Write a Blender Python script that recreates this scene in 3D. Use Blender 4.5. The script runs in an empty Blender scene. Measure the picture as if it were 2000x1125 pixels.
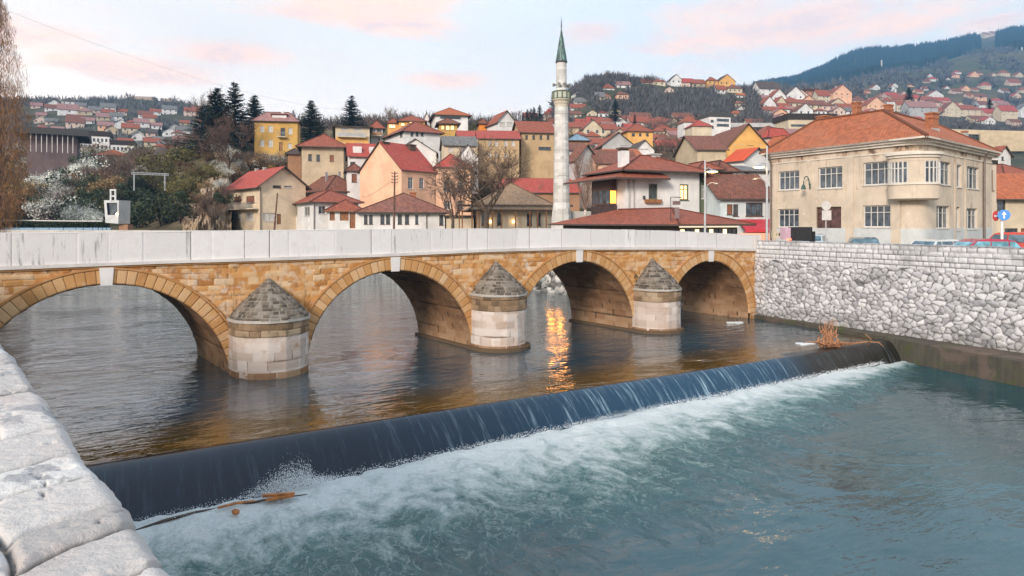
import bpy, math, random
import numpy as np
from mathutils import Vector
R = math.radians
random.seed(7)
sc = bpy.context.scene
COL = sc.collection
# ---------------------------------------------------------------- camera
EYE = 6.3            # metres above the upper pool of the river
FPX = 1300.0         # focal length in photo pixels (photo 2000 x 1125)
HOR = 435.0          # horizon row
cam_d = bpy.data.cameras.new("camera"); cam = bpy.data.objects.new("camera", cam_d); COL.objects.link(cam)
cam.location = (0, 0, EYE); cam.rotation_euler = (R(90), 0, 0)
cam_d.sensor_width = 36; cam_d.lens = FPX / 2000 * 36
cam_d.shift_y = -(562.5 - HOR) / 2000
cam_d.clip_start = 0.1; cam_d.clip_end = 20000
sc.camera = cam
# ---------------------------------------------------------------- light
SUN_EL, SUN_AZ = 24, 205      # degrees; azimuth measured clockwise from +Y (the view direction)
sun_d = bpy.data.lights.new("sun", 'SUN'); sun = bpy.data.objects.new("sun", sun_d); COL.objects.link(sun)
sun_d.energy = 3.0; sun_d.angle = R(14); sun_d.color = (1.0, 0.88, 0.76)
sdir = Vector((math.sin(R(SUN_AZ)) * math.cos(R(SUN_EL)), math.cos(R(SUN_AZ)) * math.cos(R(SUN_EL)), math.sin(R(SUN_EL))))
sun.rotation_euler = sdir.to_track_quat('Z', 'Y').to_euler()
sun.location = (0, -20, 40)
sc.view_settings.view_transform = 'Standard'; sc.view_settings.look = 'None'
sc.view_settings.exposure = 0.15; sc.view_settings.gamma = 1
try:
    sc.view_settings.use_curve_mapping = False
except Exception: pass
sc.cycles.max_bounces = 6; sc.cycles.diffuse_bounces = 3; sc.cycles.glossy_bounces = 3
sc.cycles.transparent_max_bounces = 8; sc.cycles.volume_bounces = 0
sc.cycles.caustics_reflective = False; sc.cycles.caustics_refractive = False

class NT:
    """small wrapper round a node tree"""
    def __init__(s, tree): s.t = tree; s.n = tree.nodes; s.l = tree.links
    def new(s, typ, **kw):
        nd = s.n.new(typ)
        for k, v in kw.items():
            if k == 'inp':
                for i, val in v.items():
                    if isinstance(val, bpy.types.NodeSocket): s.l.new(val, nd.inputs[i])
                    else: nd.inputs[i].default_value = val
            else: setattr(nd, k, v)
        return nd
    def math(s, op, a, b=0.0, clamp=False):
        nd = s.n.new('ShaderNodeMath'); nd.operation = op; nd.use_clamp = clamp
        for i, v in enumerate((a, b)):
            if isinstance(v, bpy.types.NodeSocket): s.l.new(v, nd.inputs[i])
            else: nd.inputs[i].default_value = v
        return nd.outputs[0]
    def mix(s, f, a, b, mode='MIX'):
        nd = s.n.new('ShaderNodeMix'); nd.data_type = 'RGBA'; nd.blend_type = mode; nd.clamp_factor = True
        for i, v in ((0, f), (6, a), (7, b)):
            if isinstance(v, bpy.types.NodeSocket): s.l.new(v, nd.inputs[i])
            elif i == 0: nd.inputs[0].default_value = v
            else: nd.inputs[i].default_value = (v[0], v[1], v[2], 1)
        return nd.outputs[2]
    def ramp(s, f, stops, interp='LINEAR'):
        nd = s.n.new('ShaderNodeValToRGB'); cr = nd.color_ramp; cr.interpolation = interp
        while len(cr.elements) < len(stops): cr.elements.new(0.5)
        for e, (p, c) in zip(cr.elements, stops):
            e.position = p; e.color = (c, c, c, 1) if isinstance(c, (int, float)) else (c[0], c[1], c[2], 1)
        s.l.new(f, nd.inputs[0]); return nd.outputs[0]
    def noise(s, vec, scale, detail=4, rough=.55, dist=0.0, out=0):
        nd = s.n.new('ShaderNodeTexNoise'); nd.inputs['Scale'].default_value = scale
        nd.inputs['Detail'].default_value = detail; nd.inputs['Roughness'].default_value = rough
        nd.inputs['Distortion'].default_value = dist
        if vec is not None: s.l.new(vec, nd.inputs['Vector'])
        return nd.outputs[out]
    def mapping(s, vec, scale=(1, 1, 1), rot=(0, 0, 0), loc=(0, 0, 0)):
        nd = s.n.new('ShaderNodeMapping'); nd.inputs['Scale'].default_value = scale
        nd.inputs['Rotation'].default_value = rot; nd.inputs['Location'].default_value = loc
        s.l.new(vec, nd.inputs['Vector']); return nd.outputs[0]
    def vmath(s, op, a, b=None, scale=None):
        nd = s.n.new('ShaderNodeVectorMath'); nd.operation = op
        for i, v in ((0, a), (1, b)):
            if v is None: continue
            if isinstance(v, bpy.types.NodeSocket): s.l.new(v, nd.inputs[i])
            else: nd.inputs[i].default_value = v
        if scale is not None: nd.inputs['Scale'].default_value = scale
        return nd
    def maprange(s, v, a, b, c=0.0, d=1.0, smooth=True):
        nd = s.n.new('ShaderNodeMapRange'); nd.interpolation_type = 'SMOOTHSTEP' if smooth else 'LINEAR'
        for i, val in enumerate((v, a, b, c, d)):
            if isinstance(val, bpy.types.NodeSocket): s.l.new(val, nd.inputs[i])
            else: nd.inputs[i].default_value = val
        return nd.outputs[0]

# ---------------------------------------------------------------- world
world = bpy.data.worlds.new("World"); sc.world = world; world.use_nodes = True
w = NT(world.node_tree); w.n.clear()
bg = w.new('ShaderNodeBackground'); wo = w.new('ShaderNodeOutputWorld'); w.l.new(bg.outputs[0], wo.inputs[0])
sky = w.new('ShaderNodeTexSky'); sky.sky_type = 'NISHITA'; sky.sun_disc = False
sky.sun_elevation = R(SUN_EL); sky.sun_rotation = R(SUN_AZ); sky.altitude = 550; sky.air_density = 1.0; sky.dust_density = 1.5
tc = w.new('ShaderNodeTexCoord'); dirv = tc.outputs['Generated']
sx = w.new('ShaderNodeSeparateXYZ'); w.l.new(dirv, sx.inputs[0])
# thin evening overcast: creamy at the horizon, cool further up, lit pink clouds drifting in it
SK = 10.0
side = w.maprange(sx.outputs['X'], -0.5, 0.5)
lowc = w.mix(side, (1.84 * SK, 1.55 * SK, 1.30 * SK), (1.50 * SK, 1.42 * SK, 1.32 * SK))
hic = w.mix(side, (1.44 * SK, 1.36 * SK, 1.22 * SK), (1.08 * SK, 1.22 * SK, 1.26 * SK))
grad = w.mix(w.maprange(sx.outputs['Z'], 0.05, 0.36), lowc, hic)
grad = w.mix(w.maprange(sx.outputs['Z'], 0.36, 0.75), grad, (.80 * SK, .98 * SK, 1.18 * SK))
grad = w.mix(w.maprange(sx.outputs['Y'], 0.1, -0.5, 0, .7), grad, (.92 * SK, 1.0 * SK, 1.08 * SK))
cmap = w.mapping(dirv, scale=(1.0, 1.0, 3.2))
n1 = w.noise(cmap, 4.2, 9, .62, .7)
n2 = w.noise(w.mapping(dirv, scale=(1, 1, 3.5), loc=(3, 1, 2)), 10.0, 9, .66, .5)
CL = [(-.58, .235, .17, .028), (-.27, .325, .20, .040), (-.42, .255, .15, .026), (-.15, .315, .12, .05), (.115, .285, .075, .022),
      (-.125, .215, .085, .016), (.42, .295, .26, .055), (.60, .305, .22, .04), (.30, .27, .14, .022), (-.75, .17, .12, .02), (.9, .28, .2, .05), (-.9, .3, .25, .05), (.0, .42, .5, .05)]
tot = None
for (u, v, a, b) in CL:
    c = Vector((u, 1, v)).normalized()
    d1 = w.vmath('SUBTRACT', dirv, (c.x, c.y, c.z)).outputs[0]
    d2 = w.vmath('MULTIPLY', d1, (1 / a, 1 / a, 1 / b)).outputs[0]
    ln = w.vmath('LENGTH', d2).outputs['Value']
    m = w.maprange(ln, 1.5, 0.0)
    tot = m if tot is None else w.math('MAXIMUM', tot, m)
cl = w.maprange(w.math('ADD', w.math('ADD', tot, w.math('MULTIPLY', n1, 2.4)), w.math('MULTIPLY', n2, 1.2)), 2.06, 2.85)
pink = w.mix(w.maprange(n2, .4, .65), (2.0 * SK, 1.22 * SK, .82 * SK), (1.5 * SK, 1.08 * SK, .92 * SK))
cloudy = w.mix(w.math('MULTIPLY', cl, .88), grad, pink)
n3 = w.noise(w.mapping(dirv, scale=(1, 1, 4)), 2.4, 5, .5, .2)
cloudy = w.mix(w.maprange(n3, .35, .7, 0, .22), cloudy, (1.2 * SK, 1.02 * SK, .98 * SK))
col = w.mix(.85, sky.outputs[0], cloudy)
w.l.new(col, bg.inputs[0]); bg.inputs[1].default_value = 0.1

# ---------------------------------------------------------------- helpers
def k_(px): return (px - 1000.0) / FPX
def zat(py, D): return EYE + (HOR - py) * D / FPX
def pt(px, py, D): return (k_(px) * D, D, zat(py, D))
def isect(px, P, d):
    """parameter t where the vertical plane through image column px meets the plan line P + t d"""
    k = k_(px); den = d[0] - k * d[1]
    return (k * P[1] - P[0]) / den

class MB:
    def __init__(s): s.v = []; s.f = []; s.m = []; s.uv = []; s.any = False
    def face(s, pts, mi=0, uv=None):
        n = len(s.v); s.v.extend([tuple(p) for p in pts]); s.f.append(list(range(n, n + len(pts)))); s.m.append(mi)
        s.uv.append(uv)
        if uv: s.any = True
    def quadv(s, vs, fs, mi=0):
        n = len(s.v); s.v.extend([tuple(p) for p in vs])
        for f in fs: s.f.append([i + n for i in f]); s.m.append(mi); s.uv.append(None)
    def box(s, c, sz, ang=0.0, mi=0):
        """c = centre, sz = full size, ang = rotation about z"""
        ca, sa = math.cos(ang), math.sin(ang); vs = []
        for dz in (-.5, .5):
            for dx, dy in ((-.5, -.5), (.5, -.5), (.5, .5), (-.5, .5)):
                x, y = dx * sz[0], dy * sz[1]
                vs.append((c[0] + x * ca - y * sa, c[1] + x * sa + y * ca, c[2] + dz * sz[2]))
        s.quadv(vs, [(3, 2, 1, 0), (4, 5, 6, 7), (0, 1, 5, 4), (1, 2, 6, 5), (2, 3, 7, 6), (3, 0, 4, 7)], mi)
    def obox(s, O, a, b, c, mi=0):
        """parallelepiped: corner O and three edge vectors"""
        O, a, b, c = map(Vector, (O, a, b, c))
        vs = [O, O + a, O + a + b, O + b, O + c, O + a + c, O + a + b + c, O + b + c]
        s.quadv(vs, [(3, 2, 1, 0), (4, 5, 6, 7), (0, 1, 5, 4), (1, 2, 6, 5), (2, 3, 7, 6), (3, 0, 4, 7)], mi)
    def prism(s, poly, z0, z1, mi=0):
        n = len(poly); vs = [(p[0], p[1], z0) for p in poly] + [(p[0], p[1], z1) for p in poly]
        fs = [tuple(range(n))[::-1], tuple(range(n, 2 * n))] + [(i, (i + 1) % n, n + (i + 1) % n, n + i) for i in range(n)]
        s.quadv(vs, fs, mi)
    def tube(s, pts, rad, n=6, mi=0, caps=True):
        pts = [Vector(p) for p in pts]; rings = []
        base = len(s.v)
        up = Vector((0, 0, 1))
        for i, p in enumerate(pts):
            d = (pts[min(i + 1, len(pts) - 1)] - pts[max(i - 1, 0)])
            if d.length < 1e-9: d = up.copy()
            d.normalize()
            a = d.cross(up if abs(d.z) < .95 else Vector((1, 0, 0))).normalized(); b = d.cross(a)
            r = rad[i] if isinstance(rad, (list, tuple)) else rad
            for j in range(n):
                t = 2 * math.pi * j / n
                s.v.append(tuple(p + a * (r * math.cos(t)) + b * (r * math.sin(t))))
        for i in range(len(pts) - 1):
            for j in range(n):
                q = base + i * n
                s.f.append([q + j, q + (j + 1) % n, q + n + (j + 1) % n, q + n + j]); s.m.append(mi); s.uv.append(None)
        if caps:
            s.f.append([base + j for j in range(n)][::-1]); s.m.append(mi); s.uv.append(None)
            e = base + (len(pts) - 1) * n
            s.f.append([e + j for j in range(n)]); s.m.append(mi); s.uv.append(None)
    def lathe(s, c, prof, n=24, mi=0, a0=0, a1=2 * math.pi, uvs=True):
        """prof: list of (r, z) from bottom to top"""
        full = abs(a1 - a0 - 2 * math.pi) < 1e-6
        acc = 0
        for i in range(len(prof) - 1):
            (r0, z0), (r1, z1) = prof[i], prof[i + 1]
            h = math.hypot(r1 - r0, z1 - z0); rm = max(r0, r1)
            for j in range(n):
                t0 = a0 + (a1 - a0) * j / n; t1 = a0 + (a1 - a0) * (j + 1) / n
                P = [(c[0] + r0 * math.cos(t0), c[1] + r0 * math.sin(t0), c[2] + z0), (c[0] + r0 * math.cos(t1), c[1] + r0 * math.sin(t1), c[2] + z0),
                     (c[0] + r1 * math.cos(t1), c[1] + r1 * math.sin(t1), c[2] + z1), (c[0] + r1 * math.cos(t0), c[1] + r1 * math.sin(t0), c[2] + z1)]
                uv = [(t0 * rm, acc), (t1 * rm, acc), (t1 * rm, acc + h), (t0 * rm, acc + h)]
                if r0 < 1e-6: P = [P[0], P[2], P[3]]; uv = [uv[0], uv[2], uv[3]]
                elif r1 < 1e-6: P = P[:3]; uv = uv[:3]
                s.face(P, mi, uv)
            acc += h
    def build(s, name, mats, parent=None, smooth=False, origin=None, weld=False, props=None):
        if not isinstance(mats, (list, tuple)): mats = [mats]
        me = bpy.data.meshes.new(name)
        o3 = origin
        if o3 is None and parent is not None: o3 = tuple(parent.get('_o', (0, 0, 0)))
        if o3 is None: o3 = (0, 0, 0)
        vs = [(x - o3[0], y - o3[1], z - o3[2]) for x, y, z in s.v]
        me.from_pydata(vs, [], s.f)
        for m in mats: me.materials.append(m)
        if len(mats) > 1: me.polygons.foreach_set('material_index', s.m)
        if s.any:
            ul = me.uv_layers.new(name='UVMap'); flat = []
            for f, uv in zip(s.f, s.uv):
                if uv: 
                    for q in uv: flat.extend(q)
                else: flat.extend([0.0, 0.0] * len(f))
            ul.data.foreach_set('uv', flat)
        if weld:
            import bmesh
            bm = bmesh.new(); bm.from_mesh(me); bmesh.ops.remove_doubles(bm, verts=bm.verts, dist=1e-4); bm.to_mesh(me); bm.free()
        if smooth: me.polygons.foreach_set('use_smooth', [True] * len(me.polygons))
        me.update()
        ob = bpy.data.objects.new(name, me); COL.objects.link(ob)
        if parent is not None:
            ob.parent = parent; po = parent.get('_o', (0, 0, 0))
            ob.location = (o3[0] - po[0], o3[1] - po[1], o3[2] - po[2])
        else: ob.location = o3
        ob['_o'] = o3
        if props: 
            for kk, vv in props.items(): ob[kk] = vv
        return ob

def grid_mesh(name, X, Y, Z, mats, parent=None, attrs=None, uv=None, smooth=True, origin=(0, 0, 0), flip=False):
    """X, Y, Z: 2-D arrays -> one sheet"""
    nr, nc = X.shape
    co = np.stack([X - origin[0], Y - origin[1], Z - origin[2]], -1).reshape(-1, 3)
    i = np.arange(nr - 1)[:, None] * nc + np.arange(nc - 1)[None, :]
    q = np.stack([i, i + 1, i + nc + 1, i + nc], -1).reshape(-1, 4)
    if flip: q = q[:, ::-1]
    me = bpy.data.meshes.new(name)
    me.vertices.add(len(co)); me.vertices.foreach_set('co', co.ravel().astype(np.float32))
    me.loops.add(q.size); me.loops.foreach_set('vertex_index', q.ravel().astype(np.int32))
    me.polygons.add(len(q)); me.polygons.foreach_set('loop_start', (np.arange(len(q)) * 4).astype(np.int32))
    me.update(calc_edges=True); me.validate()
    if smooth: me.polygons.foreach_set('use_smooth', [True] * len(me.polygons))
    if attrs:
        for an, arr in attrs.items():
            at = me.attributes.new(an, 'FLOAT', 'POINT'); at.data.foreach_set('value', arr.ravel().astype(np.float32))
    if uv is not None:
        ul = me.uv_layers.new(name='UVMap'); U = np.stack(uv, -1).reshape(-1, 2)[q.ravel()]
        ul.data.foreach_set('uv', U.ravel().astype(np.float32))
    if not isinstance(mats, (list, tuple)): mats = [mats]
    for m in mats: me.materials.append(m)
    ob = bpy.data.objects.new(name, me); COL.objects.link(ob)
    if parent is not None:
        ob.parent = parent; po = parent.get('_o', (0, 0, 0)); ob.location = (origin[0] - po[0], origin[1] - po[1], origin[2] - po[2])
    else: ob.location = origin
    ob['_o'] = tuple(origin)
    return ob

def tag(o, label, cat, group=None, kind=None):
    o['label'] = label; o['category'] = cat
    if group: o['group'] = group
    if kind: o['kind'] = kind
    return o
def struct(o, label=None):
    o['kind'] = 'structure'
    if label: o['label'] = label
    return o
def thing(name, label, cat, loc, group=None):
    e = bpy.data.objects.new(name, None); COL.objects.link(e); e.location = loc; e['_o'] = tuple(loc)
    e.empty_display_size = .2
    return tag(e, label, cat, group)
def copy_tree(o, parent=None):
    c = o.copy(); COL.objects.link(c)
    if parent is not None: c.parent = parent
    for ch in list(o.children): copy_tree(ch, c)
    return c

# ---------------------------------------------------------------- numpy noise
_rng = np.random.RandomState(3)
_G = _rng.rand(256, 256)
def vnoise(x, y):
    xi = np.floor(x).astype(int); yi = np.floor(y).astype(int); fx = x - xi; fy = y - yi
    fx = fx * fx * (3 - 2 * fx); fy = fy * fy * (3 - 2 * fy)
    a = _G[xi % 256, yi % 256]; b = _G[(xi + 1) % 256, yi % 256]; c = _G[xi % 256, (yi + 1) % 256]; d = _G[(xi + 1) % 256, (yi + 1) % 256]
    return (a * (1 - fx) + b * fx) * (1 - fy) + (c * (1 - fx) + d * fx) * fy
def fbm(x, y, o=4, g=.5):
    s = 0; a = 1; t = 0
    for i in range(o):
        s = s + a * vnoise(x * 2 ** i + 17.3 * i, y * 2 ** i + 5.1 * i); t += a; a *= g
    return s / t - .5

# ---------------------------------------------------------------- materials
MC = {}
def mat(name):
    m = bpy.data.materials.new(name); m.use_nodes = True; t = NT(m.node_tree)
    p = m.node_tree.nodes['Principled BSDF']
    return m, t, p
def bump(t, p, h, strength=.5, dist=.05, normal=None):
    b = t.new('ShaderNodeBump'); b.inputs['Strength'].default_value = strength; b.inputs['Distance'].default_value = dist
    t.l.new(h, b.inputs['Height'])
    if normal is not None: t.l.new(normal, b.inputs['Normal'])
    t.l.new(b.outputs[0], p.inputs['Normal']); return b.outputs[0]
def simple(name, c, rough=.6, metal=0.0, var=.12, sc_=3.0, bmp=.15, spec=.5):
    key = ('s', name)
    if key in MC: return MC[key]
    m, t, p = mat(name); tcn = t.new('ShaderNodeTexCoord'); ob = tcn.outputs['Object']
    n = t.noise(ob, sc_, 5, .6)
    cc = t.mix(t.maprange(n, .3, .7), [x * (1 - var) for x in c], [min(1, x * (1 + var)) for x in c])
    t.l.new(cc, p.inputs['Base Color']); p.inputs['Roughness'].default_value = rough; p.inputs['Metallic'].default_value = metal
    p.inputs['Specular IOR Level'].default_value = spec
    if bmp: bump(t, p, t.noise(ob, sc_ * 6, 4, .6), bmp, .03)
    MC[key] = m; return m
def plaster(name, c, dirt=.35, dc=(.16, .12, .09), light=None):
    key = ('p', name)
    if key in MC: return MC[key]
    m, t, p = mat(name); tcn = t.new('ShaderNodeTexCoord'); ob = tcn.outputs['Object']
    big = t.noise(ob, .45, 6, .65, .4)
    cc = t.mix(t.maprange(big, .35, .65), [x * .88 for x in c], light or [min(1, x * 1.1) for x in c])
    st = t.noise(t.mapping(ob, scale=(1.6, 1.6, .22)), 1.4, 6, .7, .2)        # rain streaks and grime
    cc = t.mix(t.maprange(st, .55, .8, 0, dirt), cc, dc)
    pt_ = t.noise(ob, 1.1, 7, .7, .5)
    cc = t.mix(t.maprange(pt_, .62, .72, 0, dirt * .8), cc, [min(1, x * 1.35 + .05) for x in c])
    fine = t.noise(ob, 14, 3, .6)
    cc = t.mix(.12, cc, t.mix(fine, (0, 0, 0), (1, 1, 1)), 'OVERLAY')
    t.l.new(cc, p.inputs['Base Color']); p.inputs['Roughness'].default_value = .85; p.inputs['Specular IOR Level'].default_value = .25
    bump(t, p, t.noise(ob, 9, 5, .65), .25, .03)
    MC[key] = m; return m
def tiles(name, c, cw=.22, ch=.30, var=.35, moss=.25, c2=None, rough=.75):
    key = ('t', name)
    if key in MC: return MC[key]
    m, t, p = mat(name); uv = t.new('ShaderNodeTexCoord').outputs['UV']
    br = t.new('ShaderNodeTexBrick'); br.offset = .5; br.inputs['Scale'].default_value = 1.0
    br.inputs['Brick Width'].default_value = cw; br.inputs['Row Height'].default_value = ch; br.inputs['Mortar Size'].default_value = .018
    br.inputs['Mortar Smooth'].default_value = .4; br.inputs['Bias'].default_value = 0
    t.l.new(uv, br.inputs['Vector'])
    br.inputs['Color1'].default_value = (*[x * (1 - var) for x in c], 1); br.inputs['Color2'].default_value = (*[min(1, x * (1 + var * .7)) for x in c], 1)
    br.inputs['Mortar'].default_value = (*[x * .25 for x in c], 1)
    n = t.noise(uv, .7, 6, .7, .3); n2 = t.noise(uv, .25, 4, .6)
    cc = t.mix(t.maprange(n, .5, .72, 0, moss), br.outputs['Color'], (.10, .085, .06))
    cc = t.mix(t.maprange(n2, .4, .65, 0, .45), cc, c2 or [x * .7 + .03 for x in c])
    t.l.new(cc, p.inputs['Base Color']); p.inputs['Roughness'].default_value = rough; p.inputs['Specular IOR Level'].default_value = .3
    # rows step down and tiles are round-backed
    sp = t.new('ShaderNodeSeparateXYZ'); t.l.new(uv, sp.inputs[0])
    row = t.math('FRACT', t.math('DIVIDE', sp.outputs['Y'], ch))
    colw = t.math('ABSOLUTE', t.math('SUBTRACT', t.math('FRACT', t.math('DIVIDE', sp.outputs['X'], cw)), .5))
    h = t.math('SUBTRACT', t.math('MULTIPLY', row, -.6), colw)
    h = t.math('ADD', h, t.math('MULTIPLY', n, .8))
    bump(t, p, h, .8, .06)
    MC[key] = m; return m
def glass(name='window_glass', c=(.03, .04, .05), rough=.08):
    key = ('g', name)
    if key in MC: return MC[key]
    m, t, p = mat(name); ob = t.new('ShaderNodeTexCoord').outputs['Object']
    n = t.noise(ob, 1.2, 3, .6)
    t.l.new(t.mix(t.maprange(n, .35, .7), c, [x * 3 + .02 for x in c]), p.inputs['Base Color'])
    p.inputs['Roughness'].default_value = rough; p.inputs['IOR'].default_value = 1.6
    MC[key] = m; return m
def emit(name, c, s):
    key = ('e', name)
    if key in MC: return MC[key]
    m, t, p = mat(name); p.inputs['Base Color'].default_value = (*c, 1)
    p.inputs['Emission Color'].default_value = (*c, 1); p.inputs['Emission Strength'].default_value = s
    MC[key] = m; return m
# ================================================================ terrain
U = (.8636, .5032)          # along the bridge (left bank to right bank)
A0 = (-11.76, 27.8)         # bridge face at the first pier
WV = (-3.25, 4.1)           # skewed barrel direction to the upstream face
def bs(s, off=0.0):
    """plan point on the bridge face at s metres, off metres out towards the camera"""
    return (A0[0] + U[0] * s + U[1] * off, A0[1] + U[1] * s - U[0] * off)
def s_of(px): return isect(px, A0, U)
WP, WD = (16.1, 44.0), (.4990, -.8666)       # embankment wall: start at the bridge, direction downstream
# far (right) bank, from upstream round the bend to the bridge and on downstream
BANK = [(-260, 150), (-200, 133), (-90, 111), (-60, 103), (-40, 97), (-14, 84), (3.3, 60.5), (9.5, 52.5), (12.8, 48.2), (16.1, 44.0), (23.7, 30.8), (40, 2.6), (60, -32)]
def d_start(px):
    k = k_(px); best = None
    for (x0, y0), (x1, y1) in zip(BANK, BANK[1:]):
        den = (x1 - x0) - k * (y1 - y0)
        if abs(den) < 1e-9: continue
        t = (k * y0 - x0) / den
        if -1e-6 <= t <= 1 + 1e-6:
            D = y0 + t * (y1 - y0)
            if D > 0 and (best is None or D < best): best = D
    return best if best else 60.0
ROWS = [
 (110, [(0, 456), (380, 452), (430, 452), (960, 452), (1500, 446), (2000, 446)]),
 (130, [(0, 440), (250, 440), (300, 432), (350, 400), (400, 384), (430, 394), (560, 398), (700, 395), (900, 400), (1100, 402), (1300, 400), (1500, 408), (2000, 418)]),
 (150, [(0, 405), (200, 392), (300, 362), (350, 330), (400, 305), (450, 300), (560, 303), (640, 318), (900, 325), (1100, 340), (1400, 352), (1500, 360), (1700, 378), (2000, 392)]),
 (200, [(0, 372), (100, 352), (200, 345), (300, 322), (400, 282), (450, 276), (600, 266), (800, 262), (900, 264), (1000, 274), (1100, 292), (1300, 310), (1500, 328), (2000, 362)]),
 (250, [(0, 342), (200, 326), (300, 312), (400, 272), (500, 249), (700, 243), (900, 240), (1000, 248), (1100, 264), (1200, 280), (1400, 290), (1500, 300), (1650, 314), (2000, 332)]),
 (300, [(0, 312), (100, 300), (300, 292), (400, 286), (500, 264), (800, 260), (1000, 250), (1200, 266), (1400, 262), (1480, 250), (1560, 242), (1650, 252), (1800, 290), (2000, 302)]),
 (400, [(0, 276), (100, 262), (200, 262), (250, 270), (400, 266), (600, 280), (900, 280), (1000, 262), (1060, 235), (1100, 208), (1150, 182), (1200, 186), (1300, 196), (1400, 192), (1480, 192), (1560, 206), (1650, 226), (1800, 262), (2000, 272)]),
 (450, [(0, 250), (200, 248), (400, 262), (900, 290), (1000, 262), (1060, 226), (1105, 192), (1150, 160), (1200, 156), (1300, 166), (1400, 170), (1480, 176), (1560, 202), (1650, 216), (1800, 250), (2000, 262)]),
 (520, [(0, 216), (100, 208), (200, 216), (300, 236), (400, 242), (500, 292), (1000, 300), (1100, 232), (1200, 192), (1480, 188), (1560, 200), (1650, 210), (1800, 246), (2000, 256)]),
 (700, [(0, 196), (200, 198), (250, 193), (300, 193), (340, 197), (380, 205), (430, 226), (500, 282), (1000, 300), (1200, 225), (1400, 200), (1480, 186), (1560, 184), (1650, 190), (1700, 202), (1800, 222), (2000, 240)]),
 (900, [(0, 240), (500, 300), (1000, 300), (1200, 240), (1400, 205), (1480, 182), (1600, 180), (1700, 180), (1800, 198), (2000, 210)]),
 (1200, [(0, 290), (1000, 300), (1200, 240), (1400, 210), (1480, 182), (1560, 176), (1650, 164), (1700, 156), (1800, 150), (2000, 152)]),
 (1600, [(0, 300), (1200, 250), (1400, 215), (1480, 184), (1560, 180), (1650, 160), (1700, 147), (1740, 141), (1800, 137), (1850, 122), (1920, 104), (2000, 98)]),
 (2000, [(0, 300), (1200, 250), (1400, 210), (1480, 176), (1560, 166), (1650, 142), (1700, 136), (1800, 128), (1850, 116), (1920, 95), (2000, 88)]),
 (2500, [(0, 300), (1200, 240), (1400, 185), (1503, 162), (1558, 152), (1610, 133), (1646, 113), (1672, 101), (1704, 97), (1756, 96), (1844, 84), (1901, 71), (1927, 73), (1964, 62), (2000, 58), (2200, 40), (2500, 60)]),
 (3300, [(0, 420), (2500, 420)]),
]
def row_z(i, px):
    D, tab = ROWS[i]
    xs = [a for a, b in tab]; ys = [b for a, b in tab]
    return EYE + (HOR - np.interp(px, xs, ys)) * D / FPX
STREET = 3.92
def gz(px, D):
    """terrain height at image column px (an azimuth) and depth D; arrays or scalars"""
    px = np.asarray(px, float); D = np.asarray(D, float)
    Ds = np.array([88.0] + [r[0] for r in ROWS])
    px, D = np.broadcast_arrays(px, D)
    Zs = np.stack([np.full(px.shape, STREET)] + [row_z(i, px) for i in range(len(ROWS))], 0)
    idx = np.clip(np.searchsorted(Ds, D) - 1, 0, len(Ds) - 2)
    d0 = Ds[idx]; d1 = Ds[idx + 1]; t = np.clip((D - d0) / (d1 - d0), 0, 1)
    z0 = np.take_along_axis(Zs, idx[None], 0)[0]; z1 = np.take_along_axis(Zs, (idx + 1)[None], 0)[0]
    z = z0 + (z1 - z0) * t
    amp = np.clip((D - 110) * .012, 0, 14.0)
    X = (px - 1000) / FPX * D
    return z + amp * fbm(X / (18 + D * .05) + 50, D / (18 + D * .05) + 50, 4)
def ground(x, y):
    return float(gz(1000 + FPX * x / max(y, 1), y)) if y > 40 else STREET
def locate(px, py, dmin=112.0):
    """first depth at which the terrain rises to row py in column px"""
    D = dmin * 1.012 ** np.arange(0, 290)
    z = gz(np.full(D.shape, float(px)), D)
    p = HOR - (z - EYE) * FPX / D
    j = np.nonzero(p <= py)[0]
    if len(j) == 0: return float(D[int(np.argmin(p))])
    return float(D[j[0]])

def hill_mat(name, cols, scale, bmp=.6):
    m, t, p = mat(name); ob = t.new('ShaderNodeTexCoord').outputs['Object']
    a = t.noise(ob, scale, 8, .65, .4); b = t.noise(ob, scale * 6, 6, .7)
    cc = t.ramp(a, [(.30, cols[0]), (.45, cols[1]), (.55, cols[2]), (.70, cols[3])])
    cc = t.mix(t.maprange(b, .45, .7, 0, .6), cc, cols[4])
    t.l.new(cc, p.inputs['Base Color']); p.inputs['Roughness'].default_value = 1; p.inputs['Specular IOR Level'].default_value = .1
    bump(t, p, b, bmp, .25 / scale * .3)
    return m
M_slope = hill_mat("slope_scrub", [(.14, .11, .065), (.10, .095, .045), (.22, .16, .10), (.30, .22, .14), (.05, .05, .03)], .16)
M_hill = hill_mat("hill_scrub", [(.06, .06, .045), (.075, .08, .045), (.11, .095, .07), (.13, .11, .08), (.05, .055, .045)], .03)
M_mount = hill_mat("mountain_meadow", [(.07, .085, .05), (.10, .105, .06), (.15, .12, .075), (.18, .14, .09), (.06, .07, .045)], .004)
# polar sheet starting at the bank
pxs = np.concatenate([np.arange(-1400, -100, 60), np.arange(-100, 2100, 11), np.arange(2100, 4100, 80)]).astype(float)
ds = np.array([d_start(p) for p in pxs])
NR = 230
f = (np.arange(NR) / (NR - 1))
DD = np.empty((NR, len(pxs)))
for j in range(len(pxs)): DD[:, j] = ds[j] + .4 + (3250 - ds[j]) * (np.exp(f * 4.6) - 1) / (math.exp(4.6) - 1)
PX = np.broadcast_to(pxs, DD.shape); TX = (PX - 1000) / FPX * DD; TZ = gz(PX, DD)
TZ = np.where(DD < 86, STREET, TZ)
TZ = np.where((DD >= 86) & (DD < 112), np.minimum(TZ, 5.0), TZ)
cut1 = np.searchsorted(f, .445); cut2 = np.searchsorted(f, .70)
struct(grid_mesh('ground', TX[:cut1 + 1], DD[:cut1 + 1], TZ[:cut1 + 1], M_slope), 'scrubby slope and street level ground on the far bank')
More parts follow.
